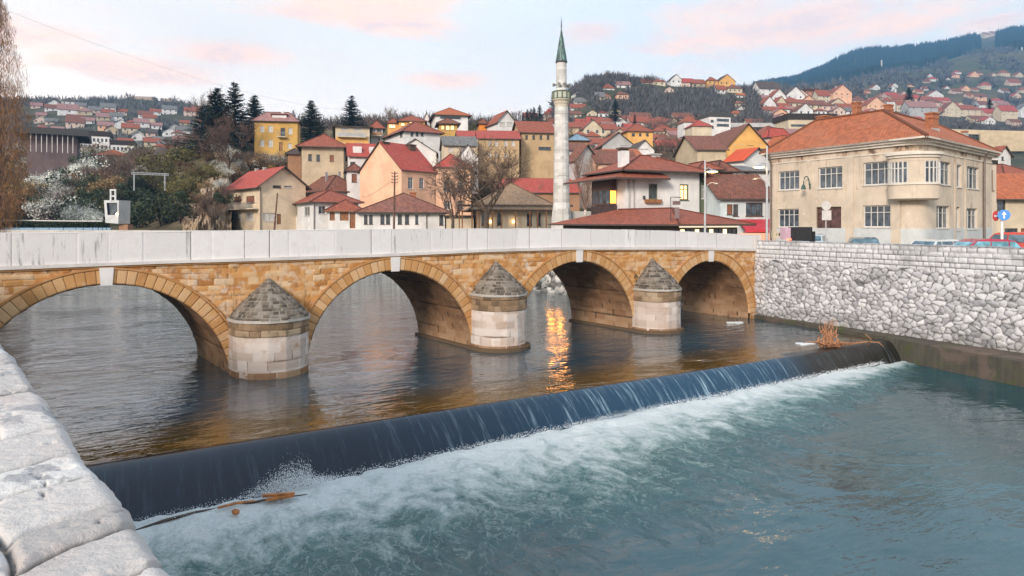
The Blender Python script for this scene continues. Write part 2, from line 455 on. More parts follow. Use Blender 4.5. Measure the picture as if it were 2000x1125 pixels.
struct(grid_mesh('hills', TX[cut1:cut2 + 1], DD[cut1:cut2 + 1], TZ[cut1:cut2 + 1], M_hill), 'brown hills the town climbs')
struct(grid_mesh('mountain', TX[cut2:], DD[cut2:], TZ[cut2:], M_mount), 'large mountain behind the town on the right')
# river bed and the near bank street behind the camera
M_bed = simple("riverbed", (.08, .075, .05), 1, sc_=1)
mb = MB(); mb.face([(-3000, -1500, -3.2), (3000, -1500, -3.2), (3000, 90, -3.2), (-3000, 200, -3.2)]); struct(mb.build('riverbed', M_bed))
NB = [(-320, 118), (-200, 92), (-80, 72), (-45, 52), (-19.6, 23.4), (-4.09 - .02, 5.32), (-.887, 1.70), (2.2, -1.75), (30, -32)]   # near bank line = outer edge of parapet
M_pave = simple("pavement_stone", (.32, .30, .28), .9, sc_=2)
mb = MB(); mb.prism([(-320, 118), (-200, 92), (-80, 72), (-45, 52), (-19.9, 23.2), (-4.2, 5.2), (-1.0, 1.6), (2.1, -1.85), (29.9, -32.1), (-100, -150), (-1500, -150), (-1500, 118)], -3.1, 4.35); struct(mb.build('pavement', M_pave), 'street on the near bank behind the parapet')
mb = MB(); mb.prism([(24.5, 30.8), (40.8, 2.6), (60, -30), (900, -30), (900, 30.8)], 3.0, STREET - .02); struct(mb.build('road', simple("asphalt", (.055, .055, .058), .9, sc_=2)), 'road on the far bank behind the stone wall')

# ================================================================ stone sheets
def stone_mat(name, base, dark, light, mortar, warm=None, grime=.5, streak=0.0, rough=.85, fine=18.0, tint=.5, damp=0.0):
    m, t, p = mat(name); ob = t.new('ShaderNodeTexCoord').outputs['Object']
    at = t.new('ShaderNodeAttribute'); at.attribute_name = 'tone'; jt = t.new('ShaderNodeAttribute'); jt.attribute_name = 'joint'
    cc = t.ramp(at.outputs['Fac'], [(0, dark), (.5, base), (1, light)])
    n = t.noise(ob, 2.2, 7, .7, .4); g = t.noise(ob, fine, 6, .7)
    if warm: cc = t.mix(t.maprange(n, .48, .68, 0, tint), cc, warm)
    cc = t.mix(t.maprange(g, .55, .75, 0, grime), cc, dark)
    if streak:
        s_ = t.noise(t.mapping(ob, scale=(7, 7, .6)), 1.0, 5, .7, .2)
        cc = t.mix(t.math('MULTIPLY', t.maprange(s_, .55, .68, 0, streak), t.maprange(t.noise(ob, .33, 3, .5), .42, .6)), cc, (.03, .03, .03))
    if damp:
        dm = t.noise(t.mapping(ob, scale=(.45, .45, .7)), 1.0, 6, .65, .5)
        spz = t.new('ShaderNodeSeparateXYZ'); t.l.new(ob, spz.inputs[0]); dm = t.math('ADD', dm, t.maprange(spz.outputs['Z'], 1.3, .0, 0, .16))
        cc = t.mix(t.maprange(dm, .50, .68, 0, damp), cc, [x * .32 for x in (dark[0], dark[1], dark[2] * .8)])
    cc = t.mix(t.maprange(jt.outputs['Fac'], .15, .9), cc, mortar)
    t.l.new(cc, p.inputs['Base Color']); p.inputs['Roughness'].default_value = rough; p.inputs['Specular IOR Level'].default_value = .3
    bump(t, p, t.math('ADD', g, t.math('MULTIPLY', n, .7)), .55, .04)
    return m
def patchy(m, c, sc_, a, b_):
    t = NT(m.node_tree); p = m.node_tree.nodes['Principled BSDF']; src = p.inputs['Base Color'].links[0].from_socket; ob = t.new('ShaderNodeTexCoord').outputs['Object']
    n = t.noise(ob, sc_, 5, .6, .8); t.l.new(t.mix(t.maprange(n, a, b_, 0, .85), src, c), p.inputs['Base Color'])
def near2(GX, GY, S, ax=1.0, ay=1.0, p=2.0):
    """nearest and second nearest seed: distances and the id"""
    n = GX.size; gx = GX.ravel(); gy = GY.ravel(); d1 = np.empty(n); d2 = np.empty(n); idn = np.empty(n, int)
    for a in range(0, n, 6000):
        dx = np.abs(gx[a:a + 6000, None] - S[None, :, 0]) / ax; dy = np.abs(gy[a:a + 6000, None] - S[None, :, 1]) / ay
        d = (dx ** p + dy ** p) ** (1 / p)
        part = np.argpartition(d, 1, axis=1)[:, :2]
        dd = np.take_along_axis(d, part, 1); o = np.argsort(dd, 1)
        part = np.take_along_axis(part, o, 1); dd = np.take_along_axis(dd, o, 1)
        d1[a:a + 6000] = dd[:, 0]; d2[a:a + 6000] = dd[:, 1]; idn[a:a + 6000] = part[:, 0]
    return d1.reshape(GX.shape), d2.reshape(GX.shape), idn.reshape(GX.shape)
def rubble_seeds(W, H, s, seed, jit=.42):
    r = np.random.RandomState(seed); out = []; j = 0; y = -s
    while y < H + s:
        x = -s + (j % 2) * s * .5
        while x < W + s:
            if r.rand() > .12: out.append((x + (r.rand() - .5) * 2 * jit * s, y + (r.rand() - .5) * 2 * jit * s))
            x += s * (0.8 + .5 * r.rand())
        y += s * .82; j += 1
    return np.array(out)
def rubble(GX, GY, s, seed, bulge=.10, joint=.16, aniso=1.25):
    wx = GX + .25 * s * fbm(GX / s * 1.3, GY / s * 1.3, 3) * 2; wy = GY + .25 * s * fbm(GX / s * 1.3 + 31, GY / s * 1.3 + 9, 3) * 2
    S = rubble_seeds(GX.max(), GY.max(), s, seed)
    d1, d2, idn = near2(wx, wy, S, aniso, 1.0)
    e = (d2 - d1) / s
    r = np.random.RandomState(seed + 1); hh = r.rand(len(S)); tone = r.rand(len(S)); tlx = (r.rand(len(S)) - .5); tly = (r.rand(len(S)) - .5)
    dome = np.clip(e / .45, 0, 1) ** .55
    h = dome * bulge * (.55 + .8 * hh[idn]) + ((GX - S[idn, 0]) * tlx[idn] + (GY - S[idn, 1]) * tly[idn]) * .35 * (e > .08)
    h = h + bulge * .45 * fbm(GX / s * 4, GY / s * 4, 3)
    return h, tone[idn], 1 - np.clip(e / joint, 0, 1)
def courses(GX, GY, hrow, wmin, wmax, seed, joint=.012, bulge=.03, rowjit=.0):
    """coursed squared blocks: height, tone, joint"""
    r = np.random.RandomState(seed)
    H = GY.max(); rows = [GY.min() - .01]
    while rows[-1] < H: rows.append(rows[-1] + hrow * (1 + rowjit * (r.rand() - .5)))
    rows = np.array(rows)
    gy = GY + .02 * fbm(GX * 1.1, GY * 1.1, 2)
    ri = np.clip(np.searchsorted(rows, gy) - 1, 0, len(rows) - 2)
    tone = np.zeros(GX.shape); jd = np.minimum(gy - rows[ri], rows[ri + 1] - gy); hh = np.zeros(GX.shape)
    for k in range(len(rows) - 1):
        msk = ri == k
        if not msk.any(): continue
        xs = [GX.min() - r.rand() * wmax]
        while xs[-1] < GX.max() + wmax: xs.append(xs[-1] + wmin + (wmax - wmin) * r.rand())
        xs = np.array(xs); gx = GX[msk] + .015 * fbm(GX[msk] * 3, GY[msk] * 3 + k, 2)
        ci = np.clip(np.searchsorted(xs, gx) - 1, 0, len(xs) - 2)
        tone[msk] = r.rand(len(xs))[ci]; hh[msk] = r.rand(len(xs))[ci]
        jd[msk] = np.minimum(jd[msk], np.minimum(gx - xs[ci], xs[ci + 1] - gx))
    j = 1 - np.clip(jd / joint, 0, 1)
    h = np.clip(jd / (joint * 2.5), 0, 1) ** .6 * bulge * (.6 + .8 * hh) + bulge * .35 * fbm(GX * 7, GY * 7, 3)
    return h, tone, j
M_wallstone = stone_mat("rubble_limestone", (.54, .53, .55), (.36, .355, .37), (.68, .67, .68), (.12, .12, .12), warm=(.38, .34, .30), grime=.5, tint=.35, damp=.45)
def wall_sheet(name, P, d, n, L, z0, z1, res, fn, m, parent=None):
    """vertical stone sheet from plan point P along d, facing n; fn(GX, GY) -> (h, tone, joint)"""
    nx = int(L / res) + 1; nz = int((z1 - z0) / res) + 1
    gx = np.linspace(0, L, nx); gy = np.linspace(0, z1 - z0, nz); GX, GY = np.meshgrid(gx, gy)
    h, tone, jn = fn(GX, GY)
    X = P[0] + d[0] * GX + n[0] * h; Y = P[1] + d[1] * GX + n[1] * h; Z = z0 + GY
    return grid_mesh(name, X, Y, Z, m, parent, attrs={'tone': tone, 'joint': jn}, origin=(P[0], P[1], z0), smooth=True)
EMBN = (-.8666, -.4990)
emb = thing('embankment_wall', 'high pale grey rubble stone wall along the far bank right of the bridge', 'wall', (WP[0], WP[1], 0))
def emb_fn(GX, GY):
    hr, tr, jr = rubble(GX, GY, .33, 5)
    hc, tcs, jc = courses(GX, GY, .28, .22, .5, 11, joint=.03, bulge=.06, rowjit=.3)
    t = (GY + .25 * fbm(GX * .7, GX * 0 + 2, 2) > 3.75)
    return np.where(t, hc, hr), np.where(t, tcs * .5 + .5, tr), np.where(t, jc, jr)
LW = 26.0
wall_sheet('masonry_face', WP, WD, EMBN, LW, .1, 5.12, .042, emb_fn, M_wallstone, emb)
def wq(t, off): return (WP[0] + WD[0] * t + EMBN[0] * off, WP[1] + WD[1] * t + EMBN[1] * off)
def top_sheet(name, P, d, n, L, Wd, z, res, fn, m, parent):
    nx = int(L / res) + 1; ny = int(Wd / res) + 1
    GX, GY = np.meshgrid(np.linspace(0, L, nx), np.linspace(0, Wd, ny))
    h, tone, jn = fn(GX, GY)
    return grid_mesh(name, P[0] + d[0] * GX - n[0] * GY, P[1] + d[1] * GX - n[1] * GY, z + h - .02, m, parent, attrs={'tone': tone, 'joint': jn}, origin=(P[0], P[1], z))
q = wq(0, .06)
top_sheet('coping', (q[0], q[1]), WD, EMBN, LW, .55, 5.12, .06, lambda a, b: courses(a, b, .6, .35, .8, 4, joint=.03, bulge=.05), M_wallstone, emb)
mb = MB(); mb.prism([wq(-.3, -.06), wq(LW + 30, -.06), wq(LW + 30, -.45), wq(-.3, -.45)], -3, 5.08); mb.build('wall_core', simple("core_stone", (.35, .35, .36), .9), emb)
# concrete ledge at the wall's foot, widening downstream
M_conc = stone_mat("mossy_concrete", (.085, .075, .06), (.04, .035, .03), (.13, .115, .09), (.03, .03, .02), warm=(.09, .10, .045), tint=.7)
patchy(M_conc, (.15, .11, .09), .5, .52, .64); patchy(M_conc, (.07, .085, .025), 1.1, .58, .68)
def ledge_w(t): return float(np.interp(t, [0, 8.5, 15.5, 30], [.15, .75, 1.95, 3.2]))
nx = 260; tt = np.linspace(-.2, 30, nx); prof = [(0, .27), (.5, .26), (1, .23), (1.0, .17), (1.0, -.35), (1.0, -1.6)]
GX = np.empty((len(prof), nx)); GY = GX.copy(); GZ = GX.copy()
for i, (fr, z) in enumerate(prof):
    for j, t in enumerate(tt):
        o = .0 + ledge_w(t) * fr + (.05 * fbm(np.array(t * 1.5), np.array(i * 3.0), 3)) * (fr > .4); p2 = wq(t, o)
        GX[i, j], GY[i, j], GZ[i, j] = p2[0], p2[1], z + .03 * float(fbm(np.array(t * 2.0), np.array(i + 9.0), 2))
o = grid_mesh('bank_ledge', GX, GY, GZ, M_conc, attrs={'tone': np.random.RandomState(2).rand(*GX.shape) * .4 + .3, 'joint': GX * 0}, origin=(WP[0], WP[1], 0), flip=True)
tag(o, 'dark mossy concrete ledge at the foot of the grey rubble wall', 'ledge')
# upstream retaining wall of the far bank (seen through the arches)
up = thing('quay_wall', 'rough rubble bank wall upstream seen through the bridge arches', 'wall', (3.3, 60.5, 0))
M_bankstone = stone_mat("bank_boulders", (.40, .40, .38), (.12, .12, .11), (.62, .61, .58), (.03, .03, .028), grime=.4)
def bank_fn(GX, GY):
    h, t, j = rubble(GX, GY, .62, 21, bulge=.22, joint=.2); return h, t, j
for (a, b) in zip(BANK[2:-4], BANK[3:-3]):
    dx, dy = b[0] - a[0], b[1] - a[1]; L = math.hypot(dx, dy); d = (dx / L, dy / L); n = (d[1], -d[0])
    if n[0] * (-a[0]) + n[1] * (20 - a[1]) < 0: n = (-n[0], -n[1])
    wall_sheet('masonry_face', a, d, n, L, -.6, 4.6, .14 if a[0] > -20 else .3, bank_fn, M_bankstone, up)
    mb = MB(); mb.prism([(a[0] + n[0] * .25, a[1] + n[1] * .25), (b[0] + n[0] * .25, b[1] + n[1] * .25), (b[0] - n[0] * .6, b[1] - n[1] * .6), (a[0] - n[0] * .6, a[1] - n[1] * .6)], 4.4, 5.15)
    mb.build('parapet', plaster("quay_parapet", (.5, .47, .43), .4), up)

# ================================================================ near parapet coping (the stones under our hands)
NE0 = (-.887, 1.70); NED = (-.6705, .742); NEN = (-.742, -.6705)   # start, direction upstream, inward (away from the river)
par = thing('near_parapet', 'rough white limestone parapet top running away at the lower left corner', 'wall', (NE0[0], NE0[1], 4.4))
jt = [-1.4, -.95, -.62, -.25, .02, .30, .51, .86, 1.14, 1.57, 2.08, 2.45, 2.9, 3.3, 3.75, 4.15, 4.6, 5.1, 5.5, 6.0, 6.5, 7.1, 7.6, 8.2, 8.8, 9.4, 10]
N1, N2 = 1150, 70
tg = np.concatenate([np.linspace(-1.3, 3.2, 820), np.linspace(3.21, 9.8, 330)]); vg = np.linspace(0, .62, N2)
T, V = np.meshgrid(tg, vg)
rs = np.random.RandomState(12)
def stone_ids(T, V):
    sk = T + .30 * (V - .1) + .055 * fbm(T * 1.2 + 40, V * 5, 3) * 2     # joints run slightly askew
    jj = np.array(jt); i = np.clip(np.searchsorted(jj, sk) - 1, 0, len(jj) - 2)
    lo, hi = jj[i], jj[i + 1]; d = np.minimum(sk - lo, hi - sk)
    spl = .20 + .12 * rs.rand(len(jj)); has = np.array([k % 3 != 1 for k in range(len(jj))])
    vv = V + .05 * fbm(T * 3, V * 3 + 7, 3) * 2
    lon = np.abs(vv - spl[i]); d = np.where(has[i], np.minimum(d, lon), d)
    return i * 2 + (has[i] & (vv > spl[i])), d
idn, dj = stone_ids(T, V)
rr = np.random.RandomState(5); tn = rr.rand(200); ht = rr.rand(200)
wj = .010 + .020 * np.clip(fbm(T * 2.5, V * 4, 3) + .35, 0, 1)
edge = np.clip(dj / (wj * 1.5), 0, 1) ** .5
rough = fbm(T * 4, V * 5, 5, .6) * .010 + fbm(T * 22, V * 26, 4, .65) * .012
pit = np.clip(fbm(T * 14 + 3, V * 14, 3) - .2, 0, 1) * -.09
cr1 = np.abs(fbm(T * 2.2 + 5, V * 9 + 2, 4, .55)); crack = np.clip(1 - cr1 / .012, 0, 1) * (fbm(T * 1.3, V * 2 + 8, 2) > .0)
hgt = edge * (.022 + .022 * ht[idn]) - crack * .02 + rough + pit
round_ = -np.clip((.045 - V) / .045, 0, 1) ** 2 * .035          # worn river edge
edgeoff = .022 * fbm(T * 3.1, T * 0 + 1, 4) * 2 + np.where(dj < .02, .012, 0)
Vx = np.where(V < .12, V + (edgeoff - .024) * (1 - V / .12), V)
ZT = 5.385 + hgt + round_
mortar = np.maximum(1 - np.clip(dj / wj, 0, 1), crack * .8)
M_near = stone_mat("worn_limestone", (.64, .60, .57), (.42, .39, .37), (.74, .71, .68), (.13, .12, .11), warm=(.52, .44, .41), grime=.5, fine=24, tint=.7)
patchy(M_near, (.36, .355, .36), 2.6, .60, .64)
o_ = (NE0[0], NE0[1], 4.4)
grid_mesh('coping', NE0[0] + NED[0] * T + NEN[0] * Vx, NE0[1] + NED[1] * T + NEN[1] * Vx, ZT, M_near, par, attrs={'tone': tn[idn], 'joint': mortar}, origin=o_, flip=True)
# river face and inner face
ev = edgeoff[0] - .024
rows_z = np.linspace(0, 1, 40)
FX = np.empty((40, len(tg))); FY = FX.copy(); FZ = FX.copy(); bul = fbm(np.broadcast_to(tg, FX.shape) * 4, np.broadcast_to(rows_z[:, None] * 6, FX.shape), 4) * .05
for i, q in enumerate(rows_z):
    z = ZT[0] * (1 - q) + (-1.2) * q; off = ev * (1 - q) + .02 * min(1, q * 20) - bul[i] * min(1, q * 12)
    FX[i] = NE0[0] + NED[0] * tg + NEN[0] * off; FY[i] = NE0[1] + NED[1] * tg + NEN[1] * off; FZ[i] = z
grid_mesh('river_face', FX, FY, FZ, M_near, par, attrs={'tone': FX * 0 + .4, 'joint': FX * 0}, origin=o_)
def npt(t, v): return (NE0[0] + NED[0] * t + NEN[0] * v, NE0[1] + NED[1] * t + NEN[1] * v)
mb = MB(); mb.prism([npt(-1.29, .06), npt(9.8, .06), npt(9.8, .6), npt(-1.29, .6)], 4.2, 5.33)
mb.prism([npt(9.8, .05), npt(27, .05), npt(27, .6), npt(9.8, .6)], -3, 5.38)
mb.prism([npt(-40, .05), npt(-1.3, .05), npt(-1.3, .6), npt(-40, .6)], -3, 5.38)
mb.build('wall_core', simple("core_white", (.5, .49, .48), .9), par)
# ================================================================ the stone bridge
ARCH = [(-4.42, 4.42, -.50), (7.20, 4.05, -.02), (17.87, 3.93, .22), (28.05, 3.52, .36)]
def tab(pairs):
    S, Zs = [], []
    for px, py in pairs:
        s = s_of(px); x, y = bs(s); S.append(s); Zs.append(zat(py, y))
    S = np.array(S); Zs = np.array(Zs)
    return lambda s: np.interp(s, S, Zs)
ptop = tab([(0, 455), (300, 452.5), (600, 449), (900, 446.5), (1100, 446.5), (1300, 450), (1474, 459)])
ltop = tab([(0, 520), (320, 509), (560, 501.5), (764, 495), (930, 487), (1100, 482), (1330, 482), (1474, 485)])
lbot = tab([(0, 530), (320, 517), (560, 510), (764, 502.5), (930, 494.5), (1100, 489.5), (1330, 489), (1474, 491.5)])
SL, SR = -13.0, 32.25
bridge = thing('stone_bridge', 'old arched stone bridge with ochre ashlar arches and white stone parapet over the river', 'bridge', (bs(10)[0], bs(10)[1], 0))
M_ochre = stone_mat("ochre_ashlar", (.57, .29, .10), (.40, .17, .05), (.66, .47, .29), (.30, .17, .08), warm=(.64, .49, .36), grime=.4, tint=.8, fine=11)
M_vous = stone_mat("ochre_voussoir", (.56, .31, .125), (.46, .225, .08), (.62, .40, .22), (.24, .12, .05), warm=(.60, .43, .28), grime=.3, tint=.5, fine=11)
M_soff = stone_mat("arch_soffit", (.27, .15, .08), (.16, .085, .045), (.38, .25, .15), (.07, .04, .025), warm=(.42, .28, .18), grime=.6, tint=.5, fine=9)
M_pale = stone_mat("pale_limestone", (.60, .50, .44), (.48, .38, .32), (.70, .62, .57), (.20, .14, .10), warm=(.52, .36, .25), grime=.3, tint=.45, fine=14)
M_band = stone_mat("weathered_band", (.30, .20, .12), (.13, .085, .05), (.42, .32, .22), (.08, .05, .03), warm=(.12, .085, .05), grime=.7, tint=.7, fine=16)
M_cone = stone_mat("cone_roof_stone", (.15, .12, .095), (.06, .048, .038), (.27, .235, .20), (.30, .26, .21), warm=(.09, .075, .05), grime=.6, tint=.6, fine=18)
M_white = stone_mat("parapet_slab", (.72, .69, .675), (.66, .635, .62), (.76, .73, .71), (.09, .08, .075), warm=(.62, .58, .56), grime=.14, streak=.6, tint=.4, fine=22)
def zb(s):
    for sc_, r, zc in ARCH:
        if abs(s - sc_) < r + .12:
            d = abs(s - sc_); rr = r + .12
            return zc + math.sqrt(max(rr * rr - d * d, 0)) if d < rr else -1.3
    return -1.3
def in_arch(s): return any(abs(s - a) < r + .12 for a, r, _ in ARCH)
ss = set(np.round(np.arange(SL, SR + .01, .07), 3))
for a, r, _ in ARCH:
    for th in np.linspace(0, math.pi, 60): ss.add(round(a + (r + .12) * math.cos(th), 4))
    ss.add(a - r - .1201); ss.add(a + r + .1201)
ss = np.array(sorted(ss)); NZ = 78
fq = np.linspace(0, 1, NZ)
zb_ = np.array([zb(s) for s in ss]); zt_ = lbot(ss) + .03
GS = np.broadcast_to(ss, (NZ, len(ss))); GZ = zb_[None] + (zt_ - zb_)[None] * fq[:, None]
h, tn_, jn = courses(GS, GZ + .05 * fbm(GS * .9, GZ * 1.2, 3) * 2, .235, .22, .62, 31, joint=.012, bulge=.035, rowjit=.7)
h += .03 * fbm(GS * .8, GZ * .8, 3)
patchy(M_ochre, (.16, .10, .06), 1.4, .64, .72); patchy(M_pale, (.36, .25, .17), 1.1, .62, .72); patchy(M_ochre, (.64, .52, .42), .8, .60, .70)
for side_, wv in ((1, (0, 0)), (-1, WV)):
    X = A0[0] + U[0] * GS + U[1] * h * side_ + wv[0]; Y = A0[1] + U[1] * GS - U[0] * h * side_ + wv[1]
    grid_mesh('spandrel_wall', X, Y, GZ, M_ochre, bridge, attrs={'tone': tn_, 'joint': jn}, origin=(bs(10)[0], bs(10)[1], 0), flip=side_ < 0)
for (a, r, zc) in ARCH:
    og = (*bs(a), zc)
    # vousssoir ring, radial blocks
    nb = int(math.pi * r / .31); th = np.linspace(0, math.pi, nb * 14 + 1); rad = np.linspace(r, r + .60, 14)
    TH, RD = np.meshgrid(th, rad); ki = np.clip((TH / math.pi * nb).astype(int), 0, nb - 1)
    rr = np.random.RandomState(int(r * 100)); ton = rr.rand(nb)[ki]; fr = TH / math.pi * nb - ki
    jd = np.minimum(fr, 1 - fr) * .40; hh = .05 + np.clip(jd / .03, 0, 1) ** .6 * .03 + rr.rand(nb)[ki] * .012 + .015 * fbm(TH * r * 4, RD * 4, 3)
    hh = np.where((RD < r + .001) | (RD > r + .599), -.05, hh)
    S_ = a + RD * np.cos(TH); Z_ = zc + RD * np.sin(TH)
    X = A0[0] + U[0] * S_ + U[1] * hh; Y = A0[1] + U[1] * S_ - U[0] * hh
    ok = Z_ > -1.2
    grid_mesh('arch_ring', X, Y, Z_, M_vous, bridge, attrs={'tone': ton, 'joint': 1 - np.clip(jd / .012, 0, 1)}, origin=og, flip=True)
    mb = MB()
    for i in range(60):                        # thin hood moulding on the extrados
        t0, t1 = math.pi * i / 60, math.pi * (i + 1) / 60; P = []
        for t in (t0, t1):
            for (q, off) in ((r + .585, .0), (r + .585, .12), (r + .66, .12), (r + .66, .0)):
                x, y = bs(a + q * math.cos(t), off); P.append((x, y, zc + q * math.sin(t)))
        mb.quadv(P, [(1, 5, 6, 2), (2, 6, 7, 3), (0, 4, 5, 1)])
    mb.build('hood_mould', M_vous, bridge, origin=og)
    # barrel
    nt, nw = 150, 46
    L1 = math.pi * r; ext = zc + 1.3
    u = np.linspace(-ext, L1 + ext, nt); wv = np.linspace(-.0, 1.0, nw); UU, WW = np.meshgrid(u, wv)
    hB, tB, jB = courses(WW * 5.3, UU + ext, .34, .4, 1.0, 77, joint=.02, bulge=.03, rowjit=.3)
    ang = np.clip(UU / r, 0, math.pi); low = np.where(UU < 0, UU, np.where(UU > L1, -(UU - L1), 0))
    RR = r - hB + .02
    S_ = a + RR * np.cos(ang); Z_ = zc + RR * np.sin(ang) + low
    X = A0[0] + U[0] * S_ + WV[0] * WW; Y = A0[1] + U[1] * S_ + WV[1] * WW
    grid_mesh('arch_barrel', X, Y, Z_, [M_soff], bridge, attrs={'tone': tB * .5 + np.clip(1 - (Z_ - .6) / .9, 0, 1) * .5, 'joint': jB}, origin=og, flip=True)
    # white keystone
    mb = MB(); ks = .24
    for z0, z1, w0, w1 in ((zc + r - .02, zc + r + .66, ks * .82, ks),):
        P = [(*bs(a - w0, -.1), z0), (*bs(a + w0, -.1), z0), (*bs(a + w0, .13), z0), (*bs(a - w0, .13), z0), (*bs(a - w1, -.1), z1), (*bs(a + w1, -.1), z1), (*bs(a + w1, .13), z1), (*bs(a - w1, .13), z1)]
        mb.quadv(P, [(0, 1, 2, 3), (7, 6, 5, 4), (3, 2, 6, 7), (0, 3, 7, 4), (1, 5, 6, 2)])
    mb.build('keystone', plaster("keystone_white", (.68, .65, .63), .15), bridge, origin=og)
# cutwater piers with stone caps
PIER = [(0.0, 3.02, 2.27, 1.68, 3.84, .34), (11.3, 13.92, 2.69, 1.95, 4.24, .30), (21.85, 24.5, 2.42, 1.78, 4.10, .30)]
def nose(mid, hw, u, grow=0.0, squeeze=1.0):
    """u in 0..1 around the faceted nose -> (s, off), and running length"""
    hw += grow; st = .42; pts = [(-hw, -.05)]; nf = 7
    for i in range(nf + 1):
        t = math.pi - math.pi * i / nf; pts.append((hw * math.cos(t), st + hw * math.sin(t)))
    pts.append((hw, -.05)); ln = [0]
    for a, b in zip(pts, pts[1:]): ln.append(ln[-1] + math.hypot(b[0] - a[0], b[1] - a[1]))
    q = u * ln[-1]; s = np.interp(q, ln, [p[0] for p in pts]); o = np.interp(q, ln, [p[1] for p in pts])
    return mid + s * squeeze, o * squeeze, ln[-1]
for pi_, (s0, s1, zr, zbnd, zap, _) in enumerate(PIER):
    mid, hw = (s0 + s1) / 2, (s1 - s0) / 2 + .06
    pr = bpy.data.objects.new('pier', None); COL.objects.link(pr); pr.parent = bridge; og = (*bs(mid), 0.0); pr['_o'] = og
    b0 = bridge['_o']; pr.location = (og[0] - b0[0], og[1] - b0[1], 0)
    def shell(name, z0, z1, grow, m, hrow, wmin, wmax, nu=150, nzv=40, bulge=.02, seed=1, joint=.012):
        u = np.linspace(0, 1, nu); z = np.linspace(z0, z1, nzv); UU, ZZ = np.meshgrid(u, z)
        S, O, L = nose(0, hw, UU, grow); h, t, j = courses(UU * L, ZZ, hrow, wmin, wmax, seed + pi_, joint=joint, bulge=bulge)
        S = S + h * np.sign(S) * np.clip(np.abs(S) / hw, 0, 1); O = O + h * np.clip(O / hw, 0, 1) + .0
        X = A0[0] + U[0] * (mid + S) + U[1] * O; Y = A0[1] + U[1] * (mid + S) - U[0] * O
        return grid_mesh(name, X, Y, ZZ, m, pr, attrs={'tone': t, 'joint': j}, origin=og)
    shell('shaft', -1.5, zbnd, 0.0, M_pale, .37, .45, .95, seed=3, joint=.010)
    shell('weathered_band', zbnd, zr - .02, 0.015, M_band, .28, .3, .7, seed=9, nzv=18, bulge=.035)
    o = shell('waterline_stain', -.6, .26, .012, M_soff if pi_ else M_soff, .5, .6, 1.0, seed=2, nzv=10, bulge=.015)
    def ring(name, z0, z1, grow, m):
        mb = MB(); n = 60; P0 = []
        for i in range(n + 1):
            s, of, _l = nose(mid, hw, i / n, grow); P0.append(bs(float(s), float(of)))
        c = bs(mid, 0); vs = [(x, y, z0) for x, y in P0] + [(x, y, z1) for x, y in P0] + [(c[0], c[1], z1), (c[0], c[1], z0)]
        k = len(P0); fs = [(i, i + 1, k + i + 1, k + i) for i in range(n)] + [(k + i, k + i + 1, 2 * k) for i in range(n)] + [(i + 1, i, 2 * k + 1) for i in range(n)]
        mb.quadv(vs, fs); return mb.build(name, m, pr, origin=og)
    ring('rim', zr - .02, zr + .10, .10, plaster("rim_stone", (.46, .42, .38), .6))
    # conical stone roof leaning on the spandrel
    nu, nq = 120, 60; u = np.linspace(0, 1, nu); q = np.linspace(0, 1, nq); UU, QQ = np.meshgrid(u, q)
    S, O, L = nose(0, hw, UU, -.04)
    sl = math.hypot(zap - zr, hw); hC, tC, jC = courses(UU * L * 1.0, QQ * sl, .17, .2, .45, 40 + pi_, joint=.022, bulge=.06)
    k = (1 - QQ) * (1 + .10 * np.sin(QQ * math.pi)) + .03
    S = S * k; O = O * k + .06; O = O + hC * np.clip(O, 0, 1); S = S * (1 + hC * .5)
    Z_ = zr + .08 + (zap - zr) * QQ + .02 * fbm(UU * 30, QQ * 30, 2)
    X = A0[0] + U[0] * (mid + S) + U[1] * O; Y = A0[1] + U[1] * (mid + S) - U[0] * O
    grid_mesh('cone_roof', X, Y, Z_, M_cone, pr, attrs={'tone': tC, 'joint': jC}, origin=og)
    if pi_ > 0:                                # low footing course standing just proud of the water
        ring('footing', -1.6, .16, .24, M_band)
        mb = MB(); P = []
        for (s, wv_) in ((s0 - .25, 0), (s0 - .25, 1), (s1 + .25, 1), (s1 + .25, 0)):
            x, y = bs(s); P.append((x + WV[0] * wv_, y + WV[1] * wv_))
        mb.prism(P, -1.6, .12); mb.build('footing', M_band, pr, origin=og)
# deck, cornice and parapets
def strip(name, off0, off1, fz0, fz1, m, shift=(0, 0), s0=SL, s1=SR, n=120):
    mb = MB(); vs = []
    for i in range(n + 1):
        s = s0 + (s1 - s0) * i / n
        for (o, z) in ((off1, fz0(s)), (off1, fz1(s)), (off0, fz1(s)), (off0, fz0(s))):
            x, y = bs(s, o); vs.append((x + shift[0], y + shift[1], float(z)))
    fs = []
    for i in range(n):
        a = i * 4
        for j in range(4): fs.append((a + j, a + (j + 1) % 4, a + 4 + (j + 1) % 4, a + 4 + j)[::-1])
    fs += [(0, 1, 2, 3), tuple(n * 4 + j for j in (3, 2, 1, 0))]
    mb.quadv(vs, fs); return mb.build(name, m, bridge, origin=(bs(10)[0], bs(10)[1], 0))
M_led = plaster("cornice_stone", (.62, .58, .55), .35)
for sh, sg in (((0, 0), 1), (WV, -1)):
    if sg > 0:
        strip('cornice', -.3, .17, lambda s: lbot(s) + .05, ltop, M_led)
        strip('cornice_roll', -.3, .11, lambda s: lbot(s) - .02, lambda s: lbot(s) + .05, M_vous)
        strip('parapet_core', -.24, .0, lambda s: ltop(s) - .02, lambda s: ptop(s) - .012, M_led)
    else:
        strip('parapet', .02, .26, lambda s: ltop(s) - .4, lambda s: ptop(s) - .05, M_led, WV)
bd = MB()
for i in range(60):
    s0, s1 = SL + (SR - SL) * i / 60, SL + (SR - SL) * (i + 1) / 60; P = []
    for s, wv_ in ((s0, .03), (s1, .03), (s1, .97), (s0, .97)):
        x, y = bs(s); P.append((x + WV[0] * wv_, y + WV[1] * wv_, float(ltop(s)) - .05))
    bd.face(P)
